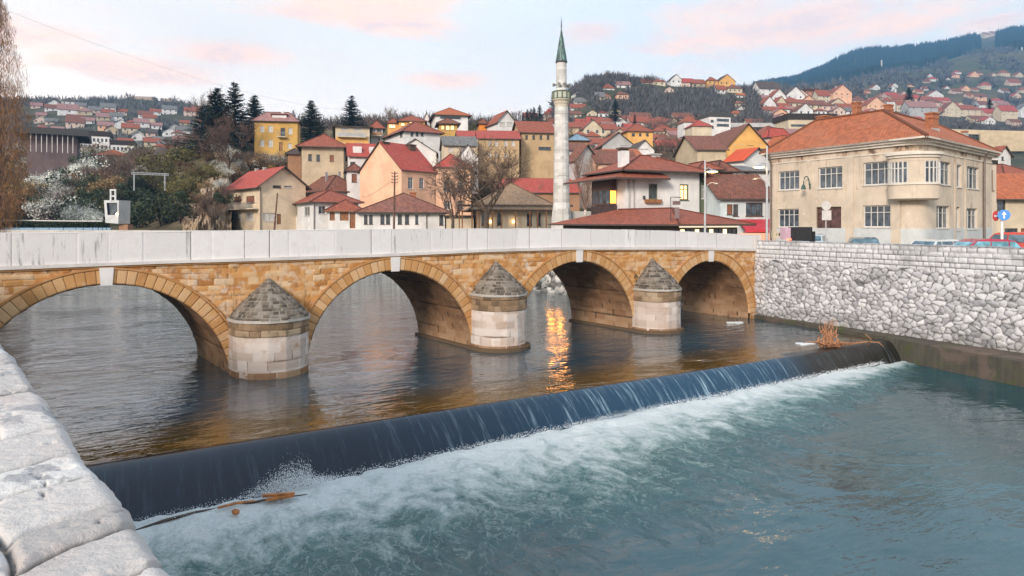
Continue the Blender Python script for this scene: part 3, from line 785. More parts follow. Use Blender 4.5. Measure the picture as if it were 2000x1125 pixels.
bd.build('deck', M_pave, bridge, origin=(bs(10)[0], bs(10)[1], 0))
# slab facing with open vertical joints
rr = np.random.RandomState(9); sj = [SL]
while sj[-1] < SR + 2: sj.append(sj[-1] + rr.choice([.8, 1.0, 1.25, 1.7, 1.15, 2.0]))
sj = np.array(sj); sg_ = np.linspace(SL, SR, 1500)
vz = np.linspace(0, 1, 30); SG, VG = np.meshgrid(sg_, vz)
ci = np.clip(np.searchsorted(sj, SG) - 1, 0, len(sj) - 2); jd = np.minimum(SG - sj[ci], sj[ci + 1] - SG)
tl = rr.rand(len(sj)); dpt = rr.rand(len(sj))
hh = .03 + np.clip(jd / .02, 0, 1) * .03 + dpt[ci] * .014 + .006 * fbm(SG * 3, VG * 4, 3)
ZG = ltop(SG) + (ptop(SG) - ltop(SG) + (tl[ci] - .5) * .018) * VG
X = A0[0] + U[0] * SG + U[1] * hh; Y = A0[1] + U[1] * SG - U[0] * hh
grid_mesh('parapet_slab_facing', X, Y, ZG, M_white, bridge, attrs={'tone': tl[ci], 'joint': 1 - np.clip(jd / .012, 0, 1)}, origin=(bs(10)[0], bs(10)[1], 0), smooth=True)
tx = np.array([-.26, -.24, -.1, .03, .075]); SG2, TG = np.meshgrid(sg_, tx); ci2 = np.broadcast_to(ci[0], SG2.shape); jd2 = np.broadcast_to(jd[0], SG2.shape)
ZT2 = ptop(SG2) + (tl[ci2] - .5) * .018 + np.where((TG < -.25) | (TG > .06), -.03, .0)
grid_mesh('parapet_top', A0[0] + U[0] * SG2 + U[1] * TG, A0[1] + U[1] * SG2 - U[0] * TG, ZT2 + .004, M_white, bridge, attrs={'tone': tl[ci2], 'joint': 1 - np.clip(jd2 / .012, 0, 1)}, origin=(bs(10)[0], bs(10)[1], 0), flip=True)
# end block where the bridge meets the wall
mb = MB(); x, y = bs(SR, -.1); mb.box((x + .1, y, (float(ptop(SR)) + float(ltop(SR))) / 2 + .0), (.5, .45, float(ptop(SR)) - float(ltop(SR)) + .02), R(30)); mb.build('end_block', M_led, bridge, origin=(x, y, 4))

# ================================================================ river
C0 = (-10.9, 17.35); NDN = (U[1], -U[0])
LOW = -0.9
def run(q): return np.interp(q, [-8, 2, 7, 11, 18, 26, 35], [2.45, 2.4, 1.95, 1.65, 1.25, 1.0, .8])
def wp(q, off): return (C0[0] + U[0] * q + NDN[0] * off, C0[1] + U[1] * q + NDN[1] * off)
def water_mat(name, base, ior, ripple, shallow_refl=None):
    m, t, p = mat(name); ob = t.new('ShaderNodeTexCoord').outputs['Object']
    big = t.noise(ob, .12, 4, .6)
    c = t.mix(t.maprange(big, .35, .65), base, [x * 1.5 for x in base])
    if shallow_refl:
        sp = t.new('ShaderNodeSeparateXYZ'); t.l.new(ob, sp.inputs[0])
        near = t.maprange(t.math('ADD', sp.outputs['Y'], t.math('MULTIPLY', big, 2.0)), 5.5, 1.5)
        c = t.mix(near, c, shallow_refl)
    t.l.new(c, p.inputs['Base Color']); p.inputs['Roughness'].default_value = .04; p.inputs['IOR'].default_value = ior
    r1 = t.noise(t.mapping(ob, scale=ripple[0], rot=(0, 0, R(24))), 1.0, 3, .55, .6)
    r2 = t.noise(t.mapping(ob, scale=ripple[1], rot=(0, 0, R(40))), 1.0, 3, .6, .4)
    r3 = t.noise(t.mapping(ob, scale=(.5, .8, 1)), 1.0, 2, .5, .5)
    amp = t.maprange(t.noise(t.mapping(ob, scale=(.11, .16, 1)), 1.0, 3, .6), .32, .66, .35, 1.25)
    h = t.math('MULTIPLY', t.math('ADD', t.math('MULTIPLY', r1, 1.0), t.math('MULTIPLY', r2, .45)), amp)
    h = t.math('ADD', h, t.math('MULTIPLY', r3, 1.6))
    return m, t, p, ob, h
M_wat, t, p, ob, h = water_mat("river_water", (.030, .052, .066), 2.4, ((.75, 2.1, 1), (2.0, 4.8, 1)), shallow_refl=(.10, .055, .014))  # brown by the weir: shallow bed plus bridge reflection put into the colour
bump(t, p, h, 1.0, .042)
def lw(name, q0, q1, o0, o1, nq, no, zf, m, flip=False, attrs=None, warp=1.0):
    q = np.linspace(q0, q1, nq); o = o0 + (o1 - o0) * np.linspace(0, 1, no) ** warp; Q, O = np.meshgrid(q, o)
    return Q, O
def local_obj(name, Q, O, Z, m, attrs=None, flip=False, z0=0.0):
    """sheet in the weir's own axes (x along the crest, y downstream)"""
    ob_ = grid_mesh(name, Q, -O, Z, m, attrs=attrs, flip=flip); ob_.location = (C0[0], C0[1], z0); ob_.rotation_euler = (0, 0, math.atan2(U[1], U[0])); ob_['_o'] = (C0[0], C0[1], z0)
    return ob_
Q, O = np.meshgrid(np.linspace(-150, 75, 90), np.concatenate([np.linspace(-170, -2, 60), [-.6, -.04]]))
struct(local_obj('water_upper', Q, O, Q * 0, M_wat, flip=True), 'calm upper pool of the river beyond the weir')
# weir with its skin of falling water
M_fall, t, p = mat("falling_water"); ob = t.new('ShaderNodeTexCoord').outputs['Object']
spx = t.new('ShaderNodeSeparateXYZ'); t.l.new(ob, spx.inputs[0])
st1 = t.noise(t.mapping(ob, scale=(5.5, .35, .4)), 1.0, 5, .65, .15); st2 = t.noise(t.mapping(ob, scale=(16, .8, 1.0)), 1.0, 4, .7, .1)
patch = t.noise(t.mapping(ob, scale=(.22, .3, 1)), 1.0, 3, .6)
rightw = t.maprange(spx.outputs['X'], 5, 22); endk = t.maprange(spx.outputs['X'], 29.5, 25.5, .0, 1.0)
streak = t.maprange(t.math('ADD', t.math('MULTIPLY', st1, .7), t.math('MULTIPLY', st2, .5)), .60, .86)
amt = t.math('MULTIPLY', streak, t.math('MULTIPLY', t.math('ADD', t.math('MULTIPLY', rightw, .8), .05), t.maprange(patch, .25, .6, .5, 1.0)))
amt = t.math('MULTIPLY', amt, t.math('ADD', endk, .25))
base = t.mix(rightw, (.004, .009, .020), (.012, .05, .095)); base = t.mix(endk, (.02, .018, .014), base)
cc = t.mix(amt, base, (.42, .58, .68))
t.l.new(cc, p.inputs['Base Color']); t.l.new(t.maprange(amt, 0, .5, .14, .5), p.inputs['Roughness']); p.inputs['IOR'].default_value = 1.42
bump(t, p, t.math('ADD', t.math('MULTIPLY', st1, t.math('ADD', t.math('MULTIPLY', rightw, 1.0), .12)), t.math('MULTIPLY', t.math('MULTIPLY', st2, rightw), .4)), .6, .05)
q = np.linspace(-8, 36.6, 700); tt = np.linspace(0, 1, 46); Q, T = np.meshgrid(q, tt)
rn = run(Q); off = -.6 + (rn + .95) * T; x = np.clip(off / rn, 0, 1.2)
Z = -1.05 * np.clip(x, 0, 1.2) ** 1.55 + .004 - .012 * np.clip(Q - 8, 0, 10) / 10 * (fbm(Q * 3, T * 1.5, 3) * 3 * (x > .02))
Z = np.where(off < 0, -.004, Z); Z = Z + .10 * np.clip((Q - 27) / 6, 0, 1) * np.exp(-((off - .1) / .8) ** 2) * (.6 + fbm(Q * 1.1, off * 1.3, 3))
tag(local_obj('weir', Q, off, Z, M_fall, flip=True), 'long low weir crossing the river with smooth dark water sliding over it', 'weir')
# lower pool
def Wf(q): return np.interp(q, [-8, 0, 6, 12, 20, 28, 33, 36], [2.7, 3.3, 4.2, 4.7, 3.3, 2.0, 1.2, .5])
M_low, t, p, ob, h = water_mat("lower_river_water", (.012, .055, .066), 1.55, ((.6, 1.7, 1), (1.7, 4.2, 1)))
fd = t.new('ShaderNodeAttribute'); fd.attribute_name = 'fd'; F = fd.outputs['Fac']
na = t.noise(t.mapping(ob, scale=(.75, .5, 1)), 1.0, 6, .62, 1.6); nb_ = t.noise(t.mapping(ob, scale=(2.4, 1.3, 1)), 1.0, 7, .7, 1.2); nc_ = t.noise(ob, 9, 5, .75, .6)
fdn = t.math('ADD', F, t.math('MULTIPLY', t.math('SUBTRACT', na, .5), -1.9))
fdn = t.math('ADD', fdn, t.math('MULTIPLY', t.math('SUBTRACT', nb_, .5), -.9))
milk = t.maprange(fdn, 1.75, .15)
white = t.maprange(t.math('ADD', fdn, t.math('MULTIPLY', t.math('SUBTRACT', nc_, .5), -.6)), 1.0, .1)
thr = t.maprange(t.math('ABSOLUTE', t.math('SUBTRACT', t.noise(t.mapping(ob, scale=(1.1, .8, 1)), 1.0, 4, .6, 2.2), .5)), .03, .0)
white = t.math('MAXIMUM', white, t.math('MULTIPLY', t.math('MULTIPLY', thr, milk), .7))
base = [l for l in p.inputs['Base Color'].links][0].from_socket
cc = t.mix(t.math('MULTIPLY', milk, .85), base, (.17, .33, .31)); cc = t.mix(t.math('MULTIPLY', white, .92), cc, (.80, .85, .85))
t.l.new(cc, p.inputs['Base Color']); t.l.new(t.maprange(t.math('MAXIMUM', milk, white), .1, .9, .05, .55), p.inputs['Roughness'])
hb = t.math('ADD', h, t.math('MULTIPLY', t.math('MULTIPLY', t.math('ADD', nb_, nc_), milk), 3.2))
bump(t, p, hb, 1.0, .034)
q = np.linspace(-26, 36.8, 620); vv = np.linspace(0, 1, 300); Q, V = np.meshgrid(q, vv)
rn = run(Q); off = rn * .82 + 46 * V ** 2.2; dist = (off - rn) / Wf(Q)
calm = np.exp(-np.clip(dist, 0, 9) * .9)
Z = .20 * calm * (fbm(Q * 1.3, off * 1.6, 4) + .1) + .05 * calm * fbm(Q * 6, off * 6, 3) + .035 * fbm(Q * .35, off * .6, 3)
Z += .10 * np.exp(-((off - rn - .15) / .25) ** 2) * (.5 + fbm(Q * 2, off * 2, 3))
struct(local_obj('water_lower', Q, off, Z, M_low, attrs={'fd': dist}, z0=LOW, flip=True), 'teal lower pool with foam below the weir')
Q, O = np.meshgrid(np.linspace(-200, 36.8, 40), np.linspace(47.9, 400, 20)); struct(local_obj('water_downstream', Q, O, Q * 0, M_low, attrs={'fd': O * 0 + 9}, z0=LOW, flip=True))
# spray thrown up at the weir's foot
r_ = random.Random(5); mb = MB()
def drop(x, y, z, r):
    mb.quadv([(x + r, y, z), (x - r, y, z), (x, y + r, z), (x, y - r, z), (x, y, z + r * 1.3), (x, y, z - r)], [(0, 2, 4), (2, 1, 4), (1, 3, 4), (3, 0, 4), (2, 0, 5), (1, 2, 5), (3, 1, 5), (0, 3, 5)])
for i in range(8000):
    a = r_.gauss(0, 1); q = 4.7 + a * .62; hgt = abs(r_.gauss(0, 1)) * .30 * math.exp(-a * a * .35) * (1 if a < .6 else .6)
    o = float(run(q)) - .05 + r_.gauss(0, .14) + .12 * a; x, y = wp(q, o); drop(x, y, LOW + .04 + hgt, r_.uniform(.003, .011))
for i in range(9000):
    q = r_.uniform(-3, 34); o = float(run(q)) + r_.gauss(-.05, .10); x, y = wp(q, o); drop(x, y, LOW + .06 + abs(r_.gauss(0, .07)), r_.uniform(.003, .010) * (1 + q / 40))
M_foam, t, p = mat("white_foam"); p.inputs['Base Color'].default_value = (.82, .86, .88, 1); p.inputs['Roughness'].default_value = .4
tag(mb.build('spray', M_foam, origin=(*wp(5, 2), LOW)), 'white spray and splashing drops along the foot of the weir', 'spray', kind='stuff')
# driftwood
M_wood = simple("wet_orange_wood", (.42, .16, .045), .55, var=.4, sc_=5, bmp=.4); M_dark = simple("wet_dark_wood", (.05, .032, .022), .4, var=.5, sc_=6, bmp=.4)
M_root = simple("root_wood", (.42, .20, .10), .8, var=.35, sc_=8, bmp=.5)
def rp(px, py, z): 
    D = (EYE - z) * FPX / (py - HOR); return (k_(px) * D, D, z)
mb = MB(); P = [rp(255, 1040, -.86), rp(320, 1017, -.84), rp(380, 1001, -.82), rp(450, 990, -.84), rp(520, 976, -.82), rp(600, 966, -.85)]
mb.tube(P, [.03, .04, .035, .035, .03, .02], 8)
tag(mb.build('driftwood_log', M_dark, origin=P[2], smooth=True), 'long dark wet log lying along the foot of the weir at lower left', 'log')
mb = MB(); a, b = rp(425, 992, -.74), rp(497, 978, -.76); mb.tube([a, ((a[0] + b[0]) / 2, (a[1] + b[1]) / 2, -.72), b], [.03, .035, .02], 6)
tag(mb.build('driftwood_branch', M_wood, origin=a), 'thin orange branch resting on the dark log by the weir', 'branch')
mb = MB(); a, b = rp(512, 972, -.72), rp(572, 968, -.74); mb.obox(a, (b[0] - a[0], b[1] - a[1], -.02), (.02, .10, 0), (0, 0, .06)); mb.obox((a[0] + .1, a[1] - .05, -.80), ((b[0] - a[0]) * .9, (b[1] - a[1]) * .9, .04), (.02, .08, 0), (0, 0, .06))
tag(mb.build('broken_plank', M_wood, origin=a), 'short bright orange broken plank caught at the weir foot', 'plank')
mb = MB(); c = rp(460, 1000, -.78)
for i in range(9):
    for j in range(8):
        f0, f1 = [math.pi * (i + d) / 9 for d in (0, 1)]; g0, g1 = [2 * math.pi * (j + d) / 8 for d in (0, 1)]
        S3 = lambda f_, g_: (c[0] + .10 * math.sin(f_) * math.cos(g_) * (1 + .25 * math.sin(3 * g_)), c[1] + .07 * math.sin(f_) * math.sin(g_), c[2] + .065 * math.cos(f_) * (1 + .2 * math.cos(2 * g_)))
        mb.face([S3(f0, g0), S3(f1, g0), S3(f1, g1), S3(f0, g1)])
tag(mb.build('wood_stump', M_wood, origin=c, weld=True, smooth=True), 'small rounded orange wood stump bobbing in the foam', 'stump')
r_ = random.Random(11); mb = MB(); c = rp(1622, 678, .02)
for i in range(60):
    a = r_.uniform(0, 6.28); L = r_.uniform(.5, 1.35); top = r_.random() < .6
    p0 = Vector((c[0] + r_.uniform(-.5, .5), c[1] + r_.uniform(-.2, .2), .05)); P = [p0]; 
    tgt = Vector((c[0] - .05 + r_.uniform(-.35, .3), c[1], 1.45)) if top else Vector((c[0] + math.cos(a) * 1.3, c[1] + math.sin(a) * .7, .3))
    for k in range(1, 7):
        f_ = k / 6; q_ = p0.lerp(tgt, f_ * L / 1.35); q_ += Vector((math.sin(f_ * 3.4 + i) * .34 * math.cos(a), r_.uniform(-.05, .05), math.sin(f_ * 3.14) * .12 + r_.uniform(-.04, .04))); P.append(q_)
    r0 = r_.uniform(.025, .055); mb.tube(P, [r0 * (1 - k / 8) for k in range(7)], 5)
P = [Vector((c[0] + .3, c[1], .1)), Vector((c[0] + 1.1, c[1] - .1, .22)), Vector((c[0] + 1.9, c[1] + .1, .28)), Vector((c[0] + 2.6, c[1] + .3, .2)), Vector((c[0] + 2.8, c[1] + .2, .0))]
mb.tube(P, [.06, .05, .035, .03, .015], 6)
P = [Vector((c[0] + 1.9, c[1] + .0, .1)), Vector((c[0] + 2.0, c[1] - .1, .45)), Vector((c[0] + 1.7, c[1] - .1, .7))]; mb.tube(P, [.04, .03, .01], 6)
tag(mb.build('driftwood_roots', M_root, origin=(c[0], c[1], 0), smooth=True), 'tangled orange tree roots stranded at the right end of the weir', 'driftwood')
for (px, py, ln_) in ((1438, 630, 1.0), (1572, 672, .9)):
    c = rp(px, py, .01); mb = MB(); vs = []
    for j in range(14):
        g = 6.283 * j / 14; rr_ = 1 + .3 * math.sin(3 * g + px); vs.append((c[0] + ln_ * .5 * math.cos(g) * rr_, c[1] + .3 * math.sin(g) * rr_))
    mb.prism(vs, .004, .035)
    tag(mb.build('floating_foam', M_foam, origin=c), 'small white scum raft floating below the right bridge abutment' if px < 1500 else 'small white scum raft drifting beside the stranded roots', 'foam raft')  # each one is a flat patch of white foam
# ================================================================ building kit
G_dark = glass(); G_blue = glass('blue_pane', (.05, .07, .09), .1); G_lit = emit('lit_window', (1.0, .62, .25), 2.2); G_warm = emit('warm_shop_light', (1.0, .75, .42), 2.0)
M_wf = simple('white_window_frame', (.62, .60, .57), .6, var=.08, bmp=0); M_df = simple('dark_window_frame', (.10, .065, .045), .6, var=.2, bmp=0)
M_gf = simple('green_window_frame', (.10, .115, .07), .6, var=.2, bmp=0); M_shut = simple('brown_shutter', (.26, .10, .055), .7, var=.2)
M_curt = simple('drawn_curtain', (.55, .52, .48), .8, var=.15); M_fascia = simple('dark_eaves', (.075, .055, .045), .7, var=.2)
M_gutter = simple('gutter_metal', (.16, .12, .10), .5, var=.2); M_iron = simple('dark_iron', (.05, .05, .055), .5, var=.2, bmp=0); M_steel = simple('pale_steel', (.45, .46, .47), .4, metal=.6, var=.1, bmp=0)
M_brick = simple('chimney_brick', (.36, .14, .07), .9, var=.4, sc_=7, bmp=.5); M_conc2 = plaster('grey_render', (.42, .41, .39), .4)
M_door = simple('wood_door', (.30, .13, .05), .6, var=.25)
PL = dict(cream=plaster('cream_plaster', (.62, .52, .38)), beige=plaster('beige_plaster', (.66, .53, .38), .2), peach=plaster('peach_plaster', (.78, .47, .31), .12), white=plaster('white_plaster', (.72, .70, .68), .2),
          yellow=plaster('ochre_yellow_plaster', (.54, .33, .10), .9, dc=(.30, .20, .09)), tan=plaster('tan_plaster', (.52, .42, .29), .4), orange=plaster('orange_plaster', (.72, .40, .13), .25), grey=plaster('grey_plaster', (.44, .43, .42), .35),
          pink=plaster('pink_plaster', (.66, .50, .42), .25), blue=plaster('pale_blue_plaster', (.60, .68, .70), .15), brown=plaster('brown_brick_wall', (.34, .19, .11), .4), town=plaster('town_beige_render', (.60, .505, .40), .9, dc=(.22, .14, .09)),
          mosque=plaster('mosque_stone', (.62, .54, .42), .35), brickred=plaster('bare_brick', (.50, .22, .13), .3), ochre=plaster('ochre_plaster', (.50, .355, .20), .7))
RF = dict(red=tiles('red_roof', (.46, .085, .06), .3, .42, .2, .08), redbr=tiles('red_brown_roof', (.36, .10, .055), .26, .36, .3, .22), brown=tiles('brown_roof', (.25, .095, .06), .26, .36, .35, .35), orange=tiles('orange_roof', (.52, .145, .055), .24, .34, .28, .15),
          tan=tiles('tan_roof', (.40, .255, .15), .26, .36, .25, .3), grey=tiles('grey_roof', (.20, .19, .18), .4, .5, .3, .3), pinkr=tiles('faded_pink_roof', (.36, .19, .17), .5, .6, .2, .2), dark=tiles('dark_roof', (.11, .08, .07), .3, .4, .3, .2), blue=tiles('blue_metal_roof', (.22, .32, .40), .5, 2.0, .15, .1))

m_ = PL['town']; t_ = NT(m_.node_tree); p_ = m_.node_tree.nodes['Principled BSDF']; src = p_.inputs['Base Color'].links[0].from_socket; ob_ = t_.new('ShaderNodeTexCoord').outputs['Object']
sz_ = t_.new('ShaderNodeSeparateXYZ'); t_.l.new(ob_, sz_.inputs[0]); ns_ = t_.noise(t_.mapping(ob_, scale=(.9, .9, .5)), 1.0, 7, .72, .4)
up_ = t_.maprange(sz_.outputs['Z'], 6.7, 8.2, 0, .17); st_ = t_.math('ADD', ns_, up_)
c_ = t_.mix(t_.maprange(st_, .60, .72, 0, .6), src, (.30, .17, .095)); c_ = t_.mix(t_.maprange(st_, .70, .78, 0, .8), c_, (.07, .05, .04)); t_.l.new(c_, p_.inputs['Base Color'])
def facade(mb, P0, d, z0, z1, L, ops, depth=.16, mi=0):
    """wall sheet from plan point P0 along unit d (seen from outside left to right) with real recessed openings (u0,v0,u1,v1 in metres / world z)"""
    n = (d[1], -d[0]); us = sorted({0.0, L, *[min(max(o[0], 0), L) for o in ops], *[min(max(o[2], 0), L) for o in ops]})
    vs = sorted({z0, z1, *[min(max(o[1], z0), z1) for o in ops], *[min(max(o[3], z0), z1) for o in ops]})
    def P(u, z, off=0): return (P0[0] + d[0] * u - n[0] * off, P0[1] + d[1] * u - n[1] * off, z)
    for u0, u1 in zip(us, us[1:]):
        for v0, v1 in zip(vs, vs[1:]):
            cu, cv = (u0 + u1) / 2, (v0 + v1) / 2
            if any(o[0] < cu < o[2] and o[1] < cv < o[3] for o in ops): continue
            mb.face([P(u0, v0), P(u1, v0), P(u1, v1), P(u0, v1)], mi)
    for (u0, v0, u1, v1) in ops:
        mb.face([P(u0, v0), P(u0, v0, depth), P(u0, v1, depth), P(u0, v1)], mi); mb.face([P(u1, v0, depth), P(u1, v0), P(u1, v1), P(u1, v1, depth)], mi)
        mb.face([P(u0, v1), P(u0, v1, depth), P(u1, v1, depth), P(u1, v1)], mi); mb.face([P(u0, v0, depth), P(u0, v0), P(u1, v0), P(u1, v0, depth)], mi)

WK = {  # kind: frame material, columns, rows (transom from top share), pane material, frame width
 'w': (M_wf, 2, 1, G_dark, .07), 'w3': (M_wf, 3, 2, G_dark, .07), 'w4': (M_wf, 4, 2, G_dark, .09), 'w1': (M_wf, 1, 1, G_dark, .09), 'w2': (M_wf, 2, 2, G_dark, .09), 'd': (M_df, 2, 1, G_dark, .07), 'd1': (M_df, 1, 1, G_dark, .06),
 'g': (M_gf, 2, 2, G_dark, .13), 'lit': (M_df, 2, 1, G_lit, .07), 'glit': (M_gf, 2, 2, G_lit, .13), 'c': (M_wf, 2, 1, M_curt, .07), 'shut': (M_df, 1, 1, M_shut, .05), 'gate': (M_df, 2, 1, simple('shaded_red_gate', (.10, .05, .045), .5, var=.5), .09), 'door': (M_df, 1, 1, M_door, .08), 'dark': (M_df, 1, 1, G_dark, .03), 'w5': (M_wf, 4, 1, G_blue, .08), 'od': (M_door, 2, 1, M_door, .06), 'dw': (M_df, 3, 1, G_blue, .07)}  # gate: reddish panel, with the shade of its recess put into the colour
def window(P0, d, op, kind, parent, depth=.16, sill=True):
    """window set in a facade opening: frame bars with a pane behind as its sub-part"""
    n = (d[1], -d[0]); u0, v0, u1, v1 = op; fm, nc, nr, pm, fw = WK[kind]
    def P(u, z, off): return (P0[0] + d[0] * u - n[0] * off, P0[1] + d[1] * u - n[1] * off, z)
    O = P((u0 + u1) / 2, v0, 0); mb = MB(); D3 = Vector((d[0], d[1], 0)); N3 = Vector((n[0], n[1], 0))
    def bar(a0, b0, a1, b1, o=depth - .01, th=.07): mb.obox(P(a0, b0, o), D3 * (a1 - a0), N3 * th, (0, 0, b1 - b0))
    bar(u0, v0, u0 + fw, v1); bar(u1 - fw, v0, u1, v1); bar(u0 + fw, v0, u1 - fw, v0 + fw); bar(u0 + fw, v1 - fw, u1 - fw, v1)
    wi = (u1 - u0 - 2 * fw) / nc; mw = fw * .6
    for i in range(1, nc): bar(u0 + fw + wi * i - mw / 2, v0 + fw, u0 + fw + wi * i + mw / 2, v1 - fw, depth - .012, .055)
    if nr == 2:
        z = v0 + (v1 - v0) * .68; bar(u0 + fw, z - mw / 2, u1 - fw, z + mw / 2, depth - .014, .045)
    nm = 'door' if kind in ('door', 'od', 'gate') else 'window'
    f_ = mb.build(nm, fm, parent, origin=O)
    g = MB(); g.face([P(u0 + .01, v0 + .01, depth - .008), P(u1 - .01, v0 + .01, depth - .008), P(u1 - .01, v1 - .01, depth - .008), P(u0 + .01, v1 - .01, depth - .008)])
    g.build('panel' if nm == 'door' else 'pane', pm, f_, origin=O)
    if sill and nm == 'window':
        s = MB(); s.obox(P(u0 - .06, v0 - .07, .02), D3 * (u1 - u0 + .12), N3 * .10, (0, 0, .07)); s.build('sill', M_curt if fm == M_wf else fm, f_, origin=O)
    return f_
def small_window(P0, d, op, parent, m=None):
    n = (d[1], -d[0]); u0, v0, u1, v1 = op
    def P(u, z, off): return (P0[0] + d[0] * u - n[0] * off, P0[1] + d[1] * u - n[1] * off, z)
    g = MB(); g.face([P(u0, v0, .12), P(u1, v0, .12), P(u1, v1, .12), P(u0, v1, .12)]); return g.build('window', m or G_dark, parent, origin=P((u0 + u1) / 2, v0, 0))

def slab_roof(mb, poly, up0, vdir, th=.14, uv=True):
    """thick roof plane; poly 3-D points (eave edge first), tile coordinates along the eave and up the slope"""
    p = [Vector(q) for q in poly]; e = (p[1] - p[0]); e.normalize()
    nrm = (p[1] - p[0]).cross(p[2] - p[0]); nrm.normalize()
    if nrm.z < 0: nrm = -nrm; 
    s = nrm.cross(e); s = s if s.z >= 0 else -s
    uvs = [((q - p[0]).dot(e), (q - p[0]).dot(s)) for q in p]
    mb.face(p, 0, uvs)
    lo = [q - Vector((0, 0, th)) for q in p]; mb.face(lo[::-1], 1)
    for i in range(len(p)):
        j = (i + 1) % len(p); mb.face([lo[i], lo[j], p[j], p[i]], 1)

def house(name, label, cat, C, th, L, Rr, z0, ze, rh, roof='hip', wall='white', rm='redbr', wins=(), ov=.45, chim=(), group=None, small=False, wins_px=(), fascia=None, cap=True):
    """C nearest corner (plan), th = turn of the right-hand face away from the picture plane (rad), L / Rr lengths of left and right faces"""
    dR = (math.cos(th), math.sin(th)); dL = (-math.sin(th), math.cos(th))
    t = thing(name, label, cat, (C[0], C[1], z0), group)
    def Q(a, b): return (C[0] + dR[0] * a + dL[0] * b, C[1] + dR[1] * a + dL[1] * b)
    zb = z0 - 3.0; WM = PL[wall] if isinstance(wall, str) else wall
    ops = {'R': [], 'L': []}; kinds = {'R': [], 'L': []}
    for (fc, u0, v0, u1, v1, kd) in wins: ops[fc].append((u0, v0, u1, v1)); kinds[fc].append(kd)
    for (x0, y0, x1, y1, kd) in wins_px:
        xm = (x0 + x1) / 2; fc = 'R' if xm > 1000 + FPX * C[0] / C[1] else 'L'
        if fc == 'R': P, d, LL = C, dR, Rr
        else: P, d, LL = Q(0, L), (-dL[0], -dL[1]), L
        ua, ub = isect(x0, P, d), isect(x1, P, d); Dm = P[1] + d[1] * (ua + ub) / 2
        v1, v0 = zat(y0, Dm), zat(y1, Dm)
        ua, ub = max(ua, .08), min(ub, LL - .08)
        if ub - ua < .15 or v1 - v0 < .15: continue
        ops[fc].append((ua, v0, ub, min(v1, ze - .06))); kinds[fc].append(kd)
    mb = MB()
    facade(mb, C, dR, zb, ze, Rr, ops['R']); facade(mb, Q(0, L), (-dL[0], -dL[1]), zb, ze, L, ops['L'])
    facade(mb, Q(Rr, L), (-dR[0], -dR[1]), zb, ze, Rr, []); facade(mb, Q(Rr, 0), dL, zb, ze, L, [])
    def q3(a, b, z): x, y = Q(a, b); return (x, y, z)
    zr = ze + rh
    if roof == 'gR':
        for b in (0.0, L): mb.face([q3(0, b, ze), q3(Rr, b, ze), q3(Rr / 2, b, zr)])
    if roof == 'gL':
        for a in (0.0, Rr): mb.face([q3(a, 0, ze), q3(a, L, ze), q3(a, L / 2, zr)])
    mb.build('wall', WM, t)
    rb = MB(); FM = fascia or M_fascia; RM = RF[rm] if isinstance(rm, str) else rm
    if roof == 'gR':
        k = rh / (Rr / 2); zo = ze - ov * k + .1
        slab_roof(rb, [q3(-ov, L + ov, zo), q3(-ov, -ov, zo), q3(Rr / 2, -ov, zr + .1), q3(Rr / 2, L + ov, zr + .1)], 0, 0)
        slab_roof(rb, [q3(Rr + ov, -ov, zo), q3(Rr + ov, L + ov, zo), q3(Rr / 2, L + ov, zr + .1), q3(Rr / 2, -ov, zr + .1)], 0, 0)
    elif roof == 'gL':
        k = rh / (L / 2); zo = ze - ov * k + .1
        slab_roof(rb, [q3(-ov, -ov, zo), q3(Rr + ov, -ov, zo), q3(Rr + ov, L / 2, zr + .1), q3(-ov, L / 2, zr + .1)], 0, 0)
        slab_roof(rb, [q3(Rr + ov, L + ov, zo), q3(-ov, L + ov, zo), q3(-ov, L / 2, zr + .1), q3(Rr + ov, L / 2, zr + .1)], 0, 0)
    elif roof == 'flat':
        rb.prism([Q(-ov, -ov), Q(Rr + ov, -ov), Q(Rr + ov, L + ov), Q(-ov, L + ov)], ze, ze + max(rh, .25), 0)
    elif roof == 'shed':
        slab_roof(rb, [q3(-ov, -ov, ze), q3(Rr + ov, -ov, ze), q3(Rr + ov, L + ov, zr), q3(-ov, L + ov, zr)], 0, 0)
    else:
        zo = ze - .02; m = min(L, Rr) / 2 + ov * .5
        if Rr >= L: r0, r1 = q3(min(m, Rr / 2), L / 2, zr), q3(max(Rr - m, Rr / 2), L / 2, zr)
        else: r0, r1 = q3(Rr / 2, min(m, L / 2), zr), q3(Rr / 2, max(L - m, L / 2), zr)
        e = [q3(-ov, -ov, zo), q3(Rr + ov, -ov, zo), q3(Rr + ov, L + ov, zo), q3(-ov, L + ov, zo)]
        if Rr >= L:
            slab_roof(rb, [e[0], e[1], r1, r0], 0, 0); slab_roof(rb, [e[1], e[2], r1], 0, 0); slab_roof(rb, [e[2], e[3], r0, r1], 0, 0); slab_roof(rb, [e[3], e[0], r0], 0, 0)
        else:
            slab_roof(rb, [e[0], e[1], r0], 0, 0); slab_roof(rb, [e[1], e[2], r1, r0], 0, 0); slab_roof(rb, [e[2], e[3], r1], 0, 0); slab_roof(rb, [e[3], e[0], r0, r1], 0, 0)
        if cap and not small:
            for a_, b_ in ((e[0], r0), (e[1], r1 if Rr >= L else r0), (r0, r1)):
                if (Vector(a_) - Vector(b_)).length > .3: rb.tube([a_, b_], .10, 6, 0)
    ro = rb.build('roof', [RM, FM], t)
    for (af, bf, hh, ww, cm) in chim:
        x, y = Q(af * Rr, bf * L); zc = zr + hh - .9; c = MB(); c.box((x, y, (ze + zc) / 2), (ww, ww * .8, zc - ze), th); c.box((x, y, zc + .06), (ww * 1.25, ww * 1.05, .12), th); c.build('chimney', cm, ro, origin=(x, y, zc))
